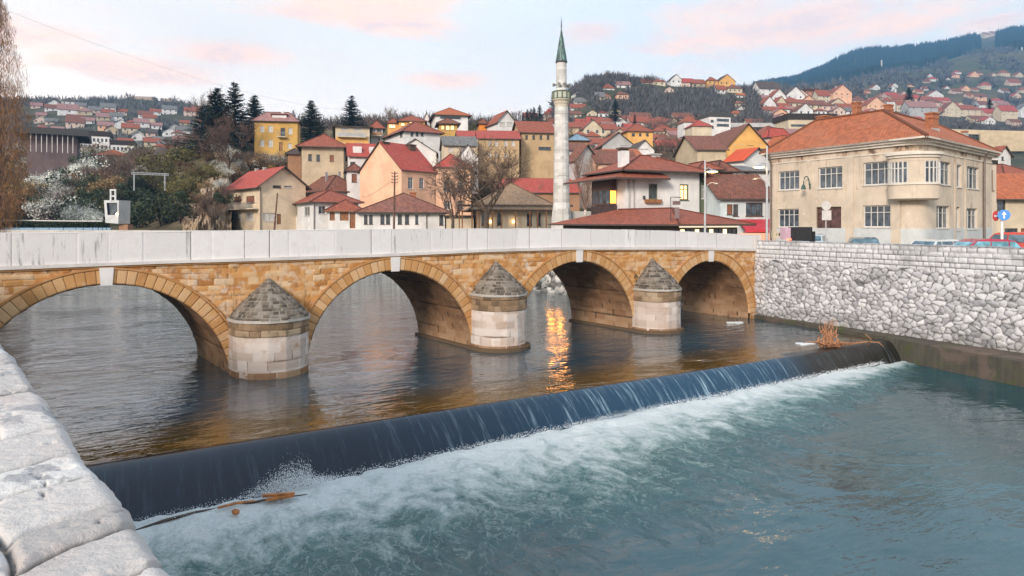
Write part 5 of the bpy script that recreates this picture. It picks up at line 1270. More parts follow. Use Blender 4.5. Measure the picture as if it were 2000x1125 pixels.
# curved oriel at the corner
oc = cpt(.42) ; on = (-n1i).lerp(-n2i, .42).normalized(); ot = Vector((-on.y, on.x)) 
if ot.x < 0: ot = -ot
zo0, zo1 = zat(388, 51), zat(301, 51); OR = 1.75; OD = 1.25
def orp(a, grow=0.0): 
    c = oc + ot * (math.cos(a) * (OR + grow)) + on * (math.sin(a) * (OD + grow) - .15); return c
orb = MB()
def oband(name, z0, z1, g, m, parent=tb, a0=0.0, a1=math.pi, n=24, g0=None):
    b = MB(); 
    for i in range(n):
        t0, t1 = math.pi - (a0 + (a1 - a0) * i / n), math.pi - (a0 + (a1 - a0) * (i + 1) / n)
        p0, p1 = orp(t0, g), orp(t1, g); r0, r1 = orp(t0, g if g0 is None else g0), orp(t1, g if g0 is None else g0)
        b.face([(r0.x, r0.y, z0), (r1.x, r1.y, z0), (p1.x, p1.y, z1), (p0.x, p0.y, z1)])
        b.face([(p0.x, p0.y, z1), (p1.x, p1.y, z1), (oc.x, oc.y, z1)]); b.face([(r1.x, r1.y, z0), (r0.x, r0.y, z0), (oc.x, oc.y, z0)])
    return b.build(name, m, parent)
zw0, zw1 = zat(357, 50), zat(313, 50)
ori = oband('oriel', zo0, zw0 - .1, 0, WT); oband('oriel_sill', zw0 - .1, zw0, .09, M_tr, ori); oband('oriel_head', zw1, zo1 - .3, 0, WT, ori); oband('oriel_cornice', zo1 - .3, zo1 - .1, .12, M_tr, ori); oband('oriel_cornice', zo1 - .1, zo1 + .1, .28, M_tr, ori)
oband('oriel_base', zo0 - .12, zo0, -.0, M_tr, ori, g0=-.25)
oband('oriel_pier', zw0, zw1, -.02, WT, ori, math.pi * .40, math.pi * .60, 6)
oband('oriel_glass', zw0, zw1, -.10, G_dark, ori, .06, math.pi * .40, 8); oband('oriel_glass', zw0, zw1, -.10, G_dark, ori, math.pi * .60, math.pi - .06, 8)
for (a0, a1, al) in ((.06, 1.24, (.06, .24, .42, .62, .82, 1.02, 1.22)), (1.9, 3.08, (1.9, 2.1, 2.32, 2.54, 2.76, 3.06))):
    b = MB()
    for a in al:
        p = orp(math.pi - a, -.05); b.box((p.x, p.y, (zw0 + zw1) / 2), (.09, .09, zw1 - zw0), 0)
    for zz in (zw0 + .04, zw0 + (zw1 - zw0) * .68, zw1 - .04):
        P = [orp(math.pi - (a0 + (a1 - a0) * i / 8), -.05) for i in range(9)]; b.tube([(p.x, p.y, zz) for p in P], .045, 4)
    b.build('oriel_frame', M_wf, ori)
# roof
rb = MB(); OVR = .62; zr0 = ZE + .10; k2 = 1 + d1.dot(d2)
def inl(p1, p2, dist): return None
Pc_o = Vector(Pc) - (n1i + n2i) * (OVR / (1 + n1i.dot(n2i))); Pl_o = Vector(PlL) - n1i * OVR - d1 * OVR; Pr_o = Vector(Pr) - n2i * OVR + d2 * OVR
Bl_o = Vector(PlL) + n1i * 10.4 - d1 * OVR; Br_o = Vector(Pr) + n2i * 10.4 + d2 * OVR
Rk = Vector(Pc) + (n1i + n2i) * (5 / (1 + n1i.dot(n2i))); ZR = 16.1
R1 = Rk - d1 * 6.6; R3 = Rk + d2 * 13.0; Ic = Vector(Pc) + (n1i + n2i) * (10.4 / (1 + n1i.dot(n2i)))
def v3(p, z): return (p.x, p.y, z)
M_or = tiles('corner_building_tiles', (.46, .135, .055), .26, .36, .28, .12, c2=(.40, .17, .09))
slab_roof(rb, [v3(Pl_o, zr0), v3(Pc_o, zr0), v3(Rk, ZR), v3(R1, ZR)], 0, 0); slab_roof(rb, [v3(Bl_o, zr0), v3(Pl_o, zr0), v3(R1, ZR)], 0, 0)
slab_roof(rb, [v3(Pc_o, zr0), v3(Pr_o, zr0), v3(R3, ZR), v3(Rk, ZR)], 0, 0); slab_roof(rb, [v3(Pr_o, zr0), v3(Br_o, zr0), v3(R3, ZR)], 0, 0)
slab_roof(rb, [v3(Ic, zr0), v3(Bl_o, zr0), v3(R1, ZR), v3(Rk, ZR)], 0, 0); slab_roof(rb, [v3(Br_o, zr0), v3(Ic, zr0), v3(Rk, ZR), v3(R3, ZR)], 0, 0)
for a, c in ((v3(Pl_o, zr0), v3(R1, ZR)), (v3(R1, ZR), v3(Rk, ZR)), (v3(Rk, ZR), v3(Pc_o, zr0)), (v3(Rk, ZR), v3(R3, ZR)), (v3(R3, ZR), v3(Pr_o, zr0))): rb.tube([a, c], .15, 6)
rf = rb.build('roof', [M_or, M_tr], tb)
def chim_at(px, ptop_, pbot, wpx, D, ang=.5):
    w_ = wpx * D / FPX; z0, z1 = zat(pbot + 14, D), zat(ptop_, D); x, y = k_(px) * D, D; b = MB()
    b.box((x, y, (z0 + z1) / 2), (w_ * .8, w_ * .6, z1 - z0), ang); b.box((x, y, z1 - .35), (w_ * .9, w_ * .7, .14), ang); b.box((x, y, z1 + .05), (w_ * .95, w_ * .75, .12), ang); c = b.build('chimney', M_brick, rf, origin=(x, y, z0))
    b = MB(); b.box((x, y, zat(pbot + 1, D)), (w_ * .95, w_ * .75, .3), ang); b.build('flashing', M_conc2, c, origin=(x, y, z0))
chim_at(1609, 229, 247, 27, 65.5); chim_at(1673, 202, 238, 18, 60.5); chim_at(1735, 207, 229, 18, 59); chim_at(1820, 223, 254, 24, 58.5); chim_at(1884, 258, 262, 12, 66)
for (P, d, px, py0) in ((Pc, d2, 1919, 306), (PlL, d1, 1508, 313)):
    u = isect(px, P, d); x, y = P[0] + d[0] * u, P[1] + d[1] * u; nn = -n2i if P is Pc else -n1i
    pipe(tb, [(x + nn.x * .45, y + nn.y * .45, ZE - .1), (x + nn.x * .14, y + nn.y * .14, ZE - .9), (x + nn.x * .14, y + nn.y * .14, 4.2)], .10)
# wrought wall lamp
b = MB(); u = f1(1583); P = Vector(PlL) + d1 * u; X0 = Vector((P.x, P.y, zat(364, PlL[1] + d1[1] * u))); N3 = Vector((-n1i.x, -n1i.y, 0)); T3 = Vector((-d1[0], -d1[1], 0))
arc = [X0 + N3 * .05]; 
for i in range(9): a = math.pi * i / 8; arc.append(X0 + N3 * (.15 + .4 * (1 - math.cos(a)) / 1) + Vector((0, 0, .15 + .9 * math.sin(a) * .8)))
b.tube(arc, .045, 6); b.lathe((arc[-1].x, arc[-1].y, arc[-1].z - .45), [(.0, 0), (.22, .02), (.16, .3), (.05, .45)], 10); b.box((X0.x + N3.x * .06, X0.y + N3.y * .06, X0.z), (.12, .12, .5), 0)
b.build('wall_lamp', simple('green_iron', (.04, .09, .08), .5), tb)
# right-hand neighbours
hpx('house', 'pale house with orange tiled roof at the right edge beyond the traffic signs', 1946, 1942, 2080, 70, 8, 384, 340, wall='cream', rm='orange', roof='gL', ov=.6, depth=9,
    wins_px=[(1944 + 2, 391, 1964, 411, 'dark'), (1962, 446, 1988, 475, 'dark'), (1994, 446, 2010, 475, 'shut')])
hpx('house', 'plain beige wall block wedged between corner building and the orange roofed house', 1931, 1928, 1946, 66, 20, 320, 316, wall='town', rm='dark', roof='flat', ov=.1, depth=4, wins_px=[(1932, 332, 1940, 372, 'd1')])
hpx('house', 'small white gabled house with red roof above the corner building eaves', 1948, 1936, 1974, 112, 28, 302, 286, wall='white', rm='redbr', roof='gR', ov=.4, base=345, wins_px=[(1956, 306, 1961, 313, 'd1')])
hpx('house', 'dull red roofed house half hidden at the right edge behind the orange roof', 1962, 1950, 2040, 95, 10, 345, 322, wall='pink', rm='redbr', ov=.5, depth=10, base=370)
# ================================================================ vegetation kit
def leafmat(name, c, var=.5, rough=.8, trans=0.0):
    m, t, p = mat(name); g = t.new('ShaderNodeNewGeometry'); oi = t.new('ShaderNodeObjectInfo'); ob = t.new('ShaderNodeTexCoord').outputs['Object']
    n = t.noise(ob, .9, 4, .6)
    cc = t.mix(g.outputs['Random Per Island'], [x * (1 - var) for x in c], [min(1, x * (1 + var)) for x in c])
    cc = t.mix(t.maprange(n, .35, .65, 0, .5), cc, [x * .55 for x in c])
    hs = t.new('ShaderNodeHueSaturation'); t.l.new(cc, hs.inputs['Color']); t.l.new(t.maprange(oi.outputs['Random'], 0, 1, .75, 1.3, False), hs.inputs['Value']); t.l.new(t.maprange(oi.outputs['Random'], 0, 1, .485, .515, False), hs.inputs['Hue'])
    t.l.new(hs.outputs[0], p.inputs['Base Color']); p.inputs['Roughness'].default_value = rough; p.inputs['Specular IOR Level'].default_value = .2
    return m
L_con = leafmat('conifer_needles', (.030, .042, .030)); L_bark = simple('bark', (.10, .07, .05), .95, var=.4, sc_=2, bmp=.5); L_birch = simple('birch_bark', (.55, .47, .42), .8, var=.35, sc_=4)
L_twig = leafmat('bare_twigs', (.16, .105, .08), .35); L_twig2 = leafmat('rusty_twigs', (.27, .125, .055), .45); L_twig3 = leafmat('grey_brush', (.12, .10, .09), .4); L_far = leafmat('distant_brush', (.15, .145, .145), .5)
L_white = leafmat('white_blossom', (.66, .66, .60), .25); L_olive = leafmat('olive_leaves', (.15, .13, .05)); L_green = leafmat('dark_green_leaves', (.055, .075, .042)); L_tan = leafmat('dry_brown_leaves', (.24, .15, .08)); L_yel = leafmat('spring_willow', (.22, .21, .07)); L_rust = leafmat('rust_leaves', (.30, .14, .07))
def sliver(mb, p, d, L, w, r):
    d = d.normalized(); a = d.cross(Vector((r.uniform(-1, 1), r.uniform(-1, 1), r.uniform(-1, 1)))).normalized() * w
    n = len(mb.v); mb.v += [tuple(p - a), tuple(p + a), tuple(p + d * L)]; mb.f.append([n, n + 1, n + 2]); mb.m.append(0); mb.uv.append(None)
def leafq(mb, p, s, r):
    a = Vector((r.gauss(0, 1), r.gauss(0, 1), r.gauss(0, 1))).normalized(); b = a.cross(Vector((r.gauss(0, 1), r.gauss(0, 1), r.gauss(0, 1)))).normalized()
    n = len(mb.v); mb.v += [tuple(p - a * s), tuple(p + b * s * .7), tuple(p + a * s), tuple(p - b * s * .7)]; mb.f.append([n, n + 1, n + 2, n + 3]); mb.m.append(0); mb.uv.append(None)
def proto(name, tr, tm, cr, cm, crown='crown'):
    e = bpy.data.objects.new(name, None); COL.objects.link(e); e['_o'] = (0, 0, 0); e.empty_display_size = .2
    if tr is not None: tr.build('trunk', tm, e, smooth=True)
    cr.build(crown, cm, e); e['used'] = 0; return e
def make_conifer(seed, H=16.0, W=3.4, tiers=30, gap=.15):
    r = random.Random(seed); tr = MB(); tr.tube([(0, 0, -1), (0, 0, H * .5), (0, 0, H * .99)], [.26, .16, .03], 7); cr = MB()
    for k in range(tiers):
        f = .08 + .92 * k / tiers; z = H * f; n = r.randint(8, 12)
        for i in range(n):
            if r.random() < gap: continue
            a = r.uniform(0, 6.28); L = W * (1 - f) ** .82 * r.uniform(.65, 1.12) + .12; dr = -.18 - .25 * r.random() + .5 * f
            dv = Vector((math.cos(a), math.sin(a), dr)); base = Vector((0, 0, z + r.uniform(-.15, .15))); m = max(3, int(L * 4.2))
            for j in range(m):
                q = (j + .6) / m; p = base + dv * (L * q) + Vector((0, 0, .28 * q * q * L * .5)); wdt = .48 * (1 - q * .5) * min(1, L)
                sd = dv.cross(Vector((0, 0, 1))).normalized()
                for s in (-1, 1):
                    sliver(cr, p, sd * s * 1.0 + dv * .8 + Vector((0, 0, -.35 + r.uniform(-.2, .2))), wdt * r.uniform(.9, 1.5), .13, r)
                sliver(cr, p, dv + Vector((0, 0, r.uniform(-.5, .1))), .5, .09, r)
    return proto('conifer', tr, L_bark, cr, L_con)
def branch(mb, tw, p, d, L, rad, lev, r, up=.25, spread=.6, kids=4, droop=0.0, twigs=5, tl=.6):
    pts = [p]; n = 4; q = p.copy(); dd = d.copy()
    for i in range(n):
        dd = (dd + Vector((r.gauss(0, .13), r.gauss(0, .13), r.gauss(0, .1) + up * .12 - droop * .1 * (3 - lev)))).normalized(); q = q + dd * (L / n); pts.append(q.copy())
    mb.tube(pts, [rad * (1 - .16 * i) for i in range(n + 1)], 5 if lev > 1 else 3, caps=False)
    if lev == 0:
        for i in range(twigs): j = r.randint(1, n); sliver(tw, pts[j], dd + Vector((r.gauss(0, .7), r.gauss(0, .7), r.gauss(.1, .6) - droop)), tl * r.uniform(.5, 1.2), .02, r)
        return
    for k in range(kids):
        j = r.randint(1 if k else n, n); ax = Vector((r.gauss(0, 1), r.gauss(0, 1), r.gauss(0, .6))).normalized()
        nd = (dd + ax * spread + Vector((0, 0, up * .4))).normalized(); branch(mb, tw, pts[j], nd, L * r.uniform(.55, .78), rad * .52, lev - 1, r, up, spread, kids, droop, twigs, tl)
def make_bare(seed, H=11.0, lev=4, kids=4, spread=.65, up=.3, trunk=.3, tm=None, cm=None, droop=0.0, twigs=6, tl=.7, name='bare_tree'):
    r = random.Random(seed); tr = MB(); br = MB(); tw = MB(); hz = H * trunk
    tr.tube([(0, 0, -1), (0.05, 0, hz * .5), (0, .05, hz)], [H * .026, H * .021, H * .018], 8)
    for i in range(kids + 1): a = 6.28 * i / (kids + 1) + r.uniform(-.4, .4); branch(br, tw, Vector((0, .02, hz * r.uniform(.82, 1))), Vector((math.cos(a) * spread, math.sin(a) * spread, .9)).normalized(), H * .27, H * .011, lev - 1, r, up, spread, kids, droop, twigs, tl)
    e = proto(name, tr, tm or L_bark, br, cm or L_twig, 'limbs'); tw.build('twigs', cm or L_twig, e); e['H'] = max(v[2] for v in tw.v); return e
def make_shrub(seed, m, W=2.2, H=2.6, n=1500, s=.11, name='shrub', sliv=0):
    r = random.Random(seed); cr = MB(); cl = [(Vector((r.gauss(0, W * .38), r.gauss(0, W * .38), H * r.uniform(.2, .85))), W * r.uniform(.22, .48)) for _ in range(13)]
    for i in range(n):
        c, rad = r.choice(cl); v = Vector((r.gauss(0, 1), r.gauss(0, 1), r.gauss(0, 1))).normalized() * rad * r.uniform(.55, 1.05); v.z *= .8
        p = c + v; p.z = max(p.z, .02)
        if i < sliv: sliver(cr, p, Vector((r.gauss(0, .5), r.gauss(0, .5), 1)), s * 6, .012, r)
        else: leafq(cr, p, s * r.uniform(.5, 1.3), r)
    st = MB()
    for i in range(7): c, rad = cl[i]; st.tube([(0, 0, -.5), tuple(c * .5), tuple(c)], [.06, .04, .015], 4)
    return proto(name, st, L_bark, cr, m)
def make_brush(seed, m, W=2.0, H=3.2, n=520, name='bare_bush'):
    r = random.Random(seed); cr = MB(); st = MB()
    for i in range(9):
        a = r.uniform(0, 6.28); d = Vector((math.cos(a) * .45, math.sin(a) * .45, 1)).normalized(); st.tube([(0, 0, -.5), tuple(d * H * .4), tuple(d * H * .8)], [.05, .035, .012], 4)
    for i in range(n):
        a = r.uniform(0, 6.28); rr_ = W * math.sqrt(r.random()); z = H * r.uniform(.15, 1) * (1 - .35 * (rr_ / W) ** 2); p = Vector((math.cos(a) * rr_ * (.4 + .6 * z / H), math.sin(a) * rr_ * (.4 + .6 * z / H), z))
        sliver(cr, p, Vector((math.cos(a) * .5 + r.gauss(0, .4), math.sin(a) * .5 + r.gauss(0, .4), .9 + r.gauss(0, .4))), r.uniform(.35, 1.0), .02, r)
    return proto(name, st, L_bark, cr, m, 'twigs')
PR = {}
def plant(key, mk, px, py, hpx_, label, cat, group=None, D=None, wf=1.0, H0=10.0, z=None, rnd=random.Random(4)):
    """stand a copy of a kind of plant on the ground seen at (px, py); hpx_ = its height in photo pixels"""
    if key not in PR: PR[key] = mk()
    P = PR[key]
    if 'H' in P: H0 = P['H']
    if D is None: D = locate(px, py)
    x = k_(px) * D; zz = z if z is not None else (ground(x, D) if D > 112 else min(ground(x, D), zat(py, D)) if z is None else z)
    h = hpx_ * D / FPX; s = h / H0
    o = P if P['used'] == 0 else copy_tree(P)
    P['used'] = P['used'] + 1 if o is P else P['used']
    o['used'] = 1; o.location = (x, D, zz); o.rotation_euler = (0, 0, rnd.uniform(0, 6.28)); o.scale = (s * wf, s * wf, s)
    if 'group' in o: del o['group']
    return tag(o, label, cat, group)
# -- conifers
cA, cB, cD = (lambda: make_conifer(1, 16, 5.4, 38, .08)), (lambda: make_conifer(2, 16, 4.8, 36, .15)), (lambda: make_conifer(3, 16, 6.4, 32, .2))
plant('cA', cA, 424, 300, 132, 'wide dark conifer, leftmost of the tall conifers beside the yellow house', 'conifer', None, D=150, H0=16, wf=1.45)
plant('cB', cB, 458, 300, 136, 'taller dark conifer with its top between two others left of the yellow house', 'conifer', None, D=158, H0=16, wf=1.25)
plant('cA', cA, 497, 275, 104, 'dark conifer rising directly behind the left side of the yellow house', 'conifer', None, D=168, H0=16, wf=1.3)
plant('cD', cD, 400, 300, 96, 'broad low dark conifer at the left foot of the tall conifer cluster', 'conifer', None, D=160, H0=16, wf=1.4)
plant('cA', cA, 608, 272, 92, 'dark pointed conifer between the yellow house and the orange balcony house', 'conifer', None, D=172, H0=16, wf=1.35)
plant('cB', cB, 686, 262, 94, 'tall conifer standing against the sky behind the orange balcony house', 'conifer', None, D=182, H0=16, wf=1.5)
plant('cD', cD, 573, 275, 64, 'small conifer just right of the yellow house chimney', 'conifer', None, D=182, H0=16, wf=.5)
plant('cD', cD, 622, 280, 60, 'low dark conifer filling the gap beside the brown roofed tan house', 'conifer', None, D=165, H0=16, wf=1.5)
plant('cB', cB, 898, 268, 42, 'small dark conifer in front of the small orange house on the hill', 'conifer', None, D=150, H0=16, wf=1.45)
for i, (px, h) in enumerate(((1030, 38), (1043, 40), (1054, 42), (1022, 30))):
    plant('cB', cB, px, 232, h, ('blue green conifer, %s of the cluster left of the minaret' % ('second from the left', 'third from the left', 'rightmost', 'leftmost')[i]), 'conifer', 'conifers left of the minaret', D=330 + i * 4, H0=16, wf=1.1)
plant('cD', cD, 1037, 236, 44, 'dark conifer in front of the blue green conifer cluster', 'conifer', None, D=262, H0=16, wf=.8)
plant('cA', cA, 1775, 192, 26, 'single dark conifer standing above the roof of the corner building', 'conifer', None, D=420, H0=16, wf=1.3, z=zat(196, 420))
plant('cA', cA, 1933, 212, 20, 'small dark conifer far right among the pink roofed houses', 'conifer', None, D=430, H0=16, wf=1.3, z=zat(213, 430))
plant('cA', cA, 1202, 238, 46, 'dark conifer on the wooded slope right of the minaret', 'conifer', None, D=300, H0=16, wf=1.0, z=zat(240, 300))
plant('cB', cB, 1240, 250, 30, 'narrow dark conifer at the foot of the wooded slope', 'conifer', None, D=290, H0=16, wf=.8, z=zat(252, 290))
plant('cB', cB, 312, 285, 38, 'dark blue conifer among the far houses of the left valley', 'conifer', None, D=380, H0=16, wf=.9, z=zat(286, 380))
plant('cB', cB, 256, 262, 20, 'tiny dark conifer high in the far left valley', 'conifer', None, D=480, H0=16, wf=.9, z=zat(262, 480))
plant('cA', cA, 1945, 350, 48, 'dark conifer crown beside the right gutter of the corner building', 'conifer', None, D=78, H0=16, wf=.7, z=3.9)
plant('cB', cB, 598, 352, 38, 'slim dark cypress on the slope below the tan house', 'conifer', None, D=115, H0=16, wf=.45)
# -- tall trembling poplar column at the left edge
r = random.Random(8); HT = 40.0; tr = MB(); tr.tube([(0, 0, -1), (.3, 0, 12), (0, 0, 26), (.2, 0, 38)], [.8, .6, .35, .08], 8); cr = MB(); lm = MB()
for i in range(130):
    z = r.uniform(3, 34); a = r.uniform(0, 6.28); d = Vector((math.cos(a) * .28, math.sin(a) * .28, 1)); L = r.uniform(3, 7) * (1 - z / 60); p = Vector((0, 0, z)); lm.tube([p, p + d * L * .5 + Vector((math.cos(a), math.sin(a), 0)) * .5, p + d * L], [.09, .06, .02], 4, caps=False)
for i in range(26000):
    z = HT * r.random() ** .95; Wd = 5.0 * math.sin(math.pi * min(1, (z / HT) * .78 + .20)) ** .8 * (.75 + .4 * _G[int(z * 2.2) % 256, 3]); a = r.uniform(0, 6.28); q = Wd * math.sqrt(r.random())
    if z > 25 and r.random() < .55: continue
    sliver(cr, Vector((math.cos(a) * q, math.sin(a) * q, z)), Vector((r.gauss(0, .25), r.gauss(0, .25), -1 if r.random() < .75 else .9)), r.uniform(.5, 1.5), .028, r)
pop = thing('poplar_tree', 'very tall rust brown poplar with hanging twigs at the left edge', 'tree', (k_(-8) * 110, 110, 4.5))
for b_, nm, m_ in ((tr, 'trunk', L_bark), (lm, 'limbs', L_twig), (cr, 'twigs', L_twig2)):
    b_.build(nm, m_, pop, origin=(0, 0, 0)).location = (0, 0, 0)
# -- bare trees
bA = lambda: make_bare(21, 11, 4, 4, .85, .35, .26, twigs=12, tl=.9)
bB = lambda: make_bare(22, 11, 4, 4, .55, .5, .30, twigs=6, tl=.7)
bC = lambda: make_bare(23, 12, 4, 4, .42, .7, .34, tm=L_birch, cm=leafmat('birch_twigs', (.30, .19, .14), .35), twigs=6, tl=.6, name='birch_tree')
plant('bA', bA, 950, 448, 222, 'big spreading bare tree in front of the mosque roof', 'tree', None, D=84, H0=11, wf=1.05, z=4)
plant('bB', bB, 884, 448, 150, 'smaller bare tree before the peach wing, left of the mosque', 'tree', None, D=86, H0=11, wf=1.0, z=4)
plant('bC', bC, 1143, 448, 196, 'pale trunked birch just right of the minaret', 'tree', None, D=82, H0=12, wf=.72, z=4)
plant('bC', bC, 1058, 372, 96, 'slim pale birch behind the mosque ridge left of the minaret', 'tree', None, D=112, H0=12, wf=.6)
plant('bB', bB, 1302, 318, 92, 'round bare tree on the slope above the white riverside house', 'tree', None, D=128, H0=11, wf=1.25)
plant('bA', bA, 447, 330, 160, 'old bare tree with bent trunk in front of the conifers', 'tree', None, D=136, H0=11, wf=.75)
plant('bB', bB, 405, 300, 130, 'bare tree against the sky left of the conifers', 'tree', None, D=172, H0=11, wf=.8)
plant('bB', bB, 765, 248, 60, 'bare tree on the skyline above the white red roofed house', 'tree', None, D=200, H0=11, wf=.9)
plant('bB', bB, 912, 300, 40, 'little bare tree beside the small orange house', 'tree', None, D=150, H0=11)
plant('bB', bB, 1188, 158, 26, 'lone bare tree on the wooded hill skyline', 'tree', None, D=440, H0=11, wf=.8, z=zat(160, 440))
plant('bA', bA, 345, 300, 62, 'dark bare tree on the crest of the left slope', 'tree', None, D=170, H0=11, wf=1.3)
plant('bB', bB, 168, 320, 56, 'bare tree before the white apartment slab', 'tree', None, D=170, H0=11, wf=.8)
plant('bA', bA, 420, 446, 100, 'bare brown tree rising at the foot of the rock face', 'tree', None, D=106, H0=11, wf=.9, z=4.5)
yl = lambda: make_shrub(77, L_yel, 2.4, 3.4, 1800, .10, 'willow_tree')
plant('yl', yl, 927, 248, 44, 'yellow green budding willow on the skyline', 'tree', None, D=185, H0=3.4, wf=1.0)
for i, (px, h, D) in enumerate(((735, 40, 210), (790, 42, 215), (832, 36, 212), (868, 42, 220), (945, 38, 215), (962, 34, 218), (1000, 36, 260), (1012, 40, 262), (1070, 44, 300), (722, 38, 205), (1085, 36, 280))):
    plant('bB', bB, px, 246, h, 'thin bare tree of the row along the hilltop skyline', 'tree', 'bare skyline trees', D=D, H0=11, wf=.8)
plant('Sg', (lambda: make_shrub(33, L_green, 2.3, 2.8, 1800, .12, 'shrub', 200)), 1243, 560, 30, 'small green plant rooted on the cap of the rightmost bridge pier', 'plant', None, D=39.3, H0=2.8, z=2.45, wf=.8)
# -- rock face
nx, nz = 110, 60; PXr = np.linspace(336, 452, nx); q = np.linspace(0, 1, nz); PP, QQ = np.meshgrid(PXr, q)
env = np.interp(PP, [336, 350, 380, 410, 435, 452], [.0, .3, .62, .85, 1.0, .9]) * (1 + .3 * fbm(PP * .08, PP * 0 + 4, 3)) * .88
Dm = 106 + 3 * QQ + 20 * QQ ** 1.7 + fbm(PP * .07, QQ * 5, 5, .65) * 7 + np.abs(fbm(PP * .25, QQ * 12, 3)) * 2.5; Zr = 3.0 + 14.5 * np.clip(QQ * 1.25, 0, 1) ** .85 * env - np.clip(QQ - .85, 0, 1) * 20 + .8 * fbm(PP * .2, QQ * 9, 4); M_rock = hill_mat('rock', [(.20, .13, .08), (.36, .26, .17), (.46, .35, .25), (.52, .42, .32), (.16, .115, .07)], .35, .9)
tag(grid_mesh('rock_outcrop', (PP - 1000) / FPX * Dm, Dm, Zr, M_rock, origin=(-50, 118, 4), smooth=True), 'bare tan rock face left of the cream house with red gable roof', 'rock face')
# -- shrubs over the left slope
S = dict(w=lambda: make_shrub(31, L_white, 2.3, 2.6, 1700, .10, 'blossoming_shrub', 500), o=lambda: make_shrub(32, L_olive, 2.4, 2.5, 1700, .12, 'shrub', 500), g=lambda: make_shrub(33, L_green, 2.3, 2.8, 1800, .12, 'shrub', 200),
         t=lambda: make_shrub(34, L_tan, 2.2, 2.3, 1300, .11, 'shrub', 500), r=lambda: make_shrub(36, L_rust, 2.2, 2.3, 1300, .11, 'shrub', 300), b=lambda: make_brush(35, L_twig, 2.2, 3.2, 900), k=lambda: make_brush(38, L_twig3, 2.0, 3.4, 900))
SH0 = dict(w=2.6, o=2.5, g=2.8, t=2.3, r=2.3, b=3.2, k=3.4)
SL_ = dict(w=('white blossoming shrub', 'shrub'), o=('olive green shrub', 'shrub'), g=('dark green evergreen shrub', 'shrub'), t=('dry tan shrub', 'shrub'), r=('rust coloured shrub', 'shrub'), b=('leafless brown bush', 'bush'), k=('leafless grey bush', 'bush'))
def where(px, py):
    if px < 200: return 'on the bank slope behind the row of blue seats' if py > 370 else 'on the slope under the dark roofed hall'
    if px < 345: return 'on the slope behind the white cabin' if py > 350 else 'high on the left slope above the white cabin'
    if px < 470: return 'around the bare rock face' if py > 330 else 'above the rock face under the conifers'
    if px < 620: return 'on the slope below the yellow house'
    if px < 760: return 'between the tan house and peach gable house'
    if px < 960: return 'between the houses above the peach wing'
    if px < 1110: return 'on the brushy slope above the mosque roof'
    if px < 1420: return 'between the houses above the white riverside house'
    return 'on the slope beside the corner building roof'
def shr(k, px, py, h, wf=1.0, D=None, z=None):
    nm, ct = SL_[k]; wh = where(px, py); plant('S' + k, S[k], px, py, h, nm + ' ' + wh, ct, nm + 's ' + wh, D=D, z=z, wf=wf, H0=SH0[k])
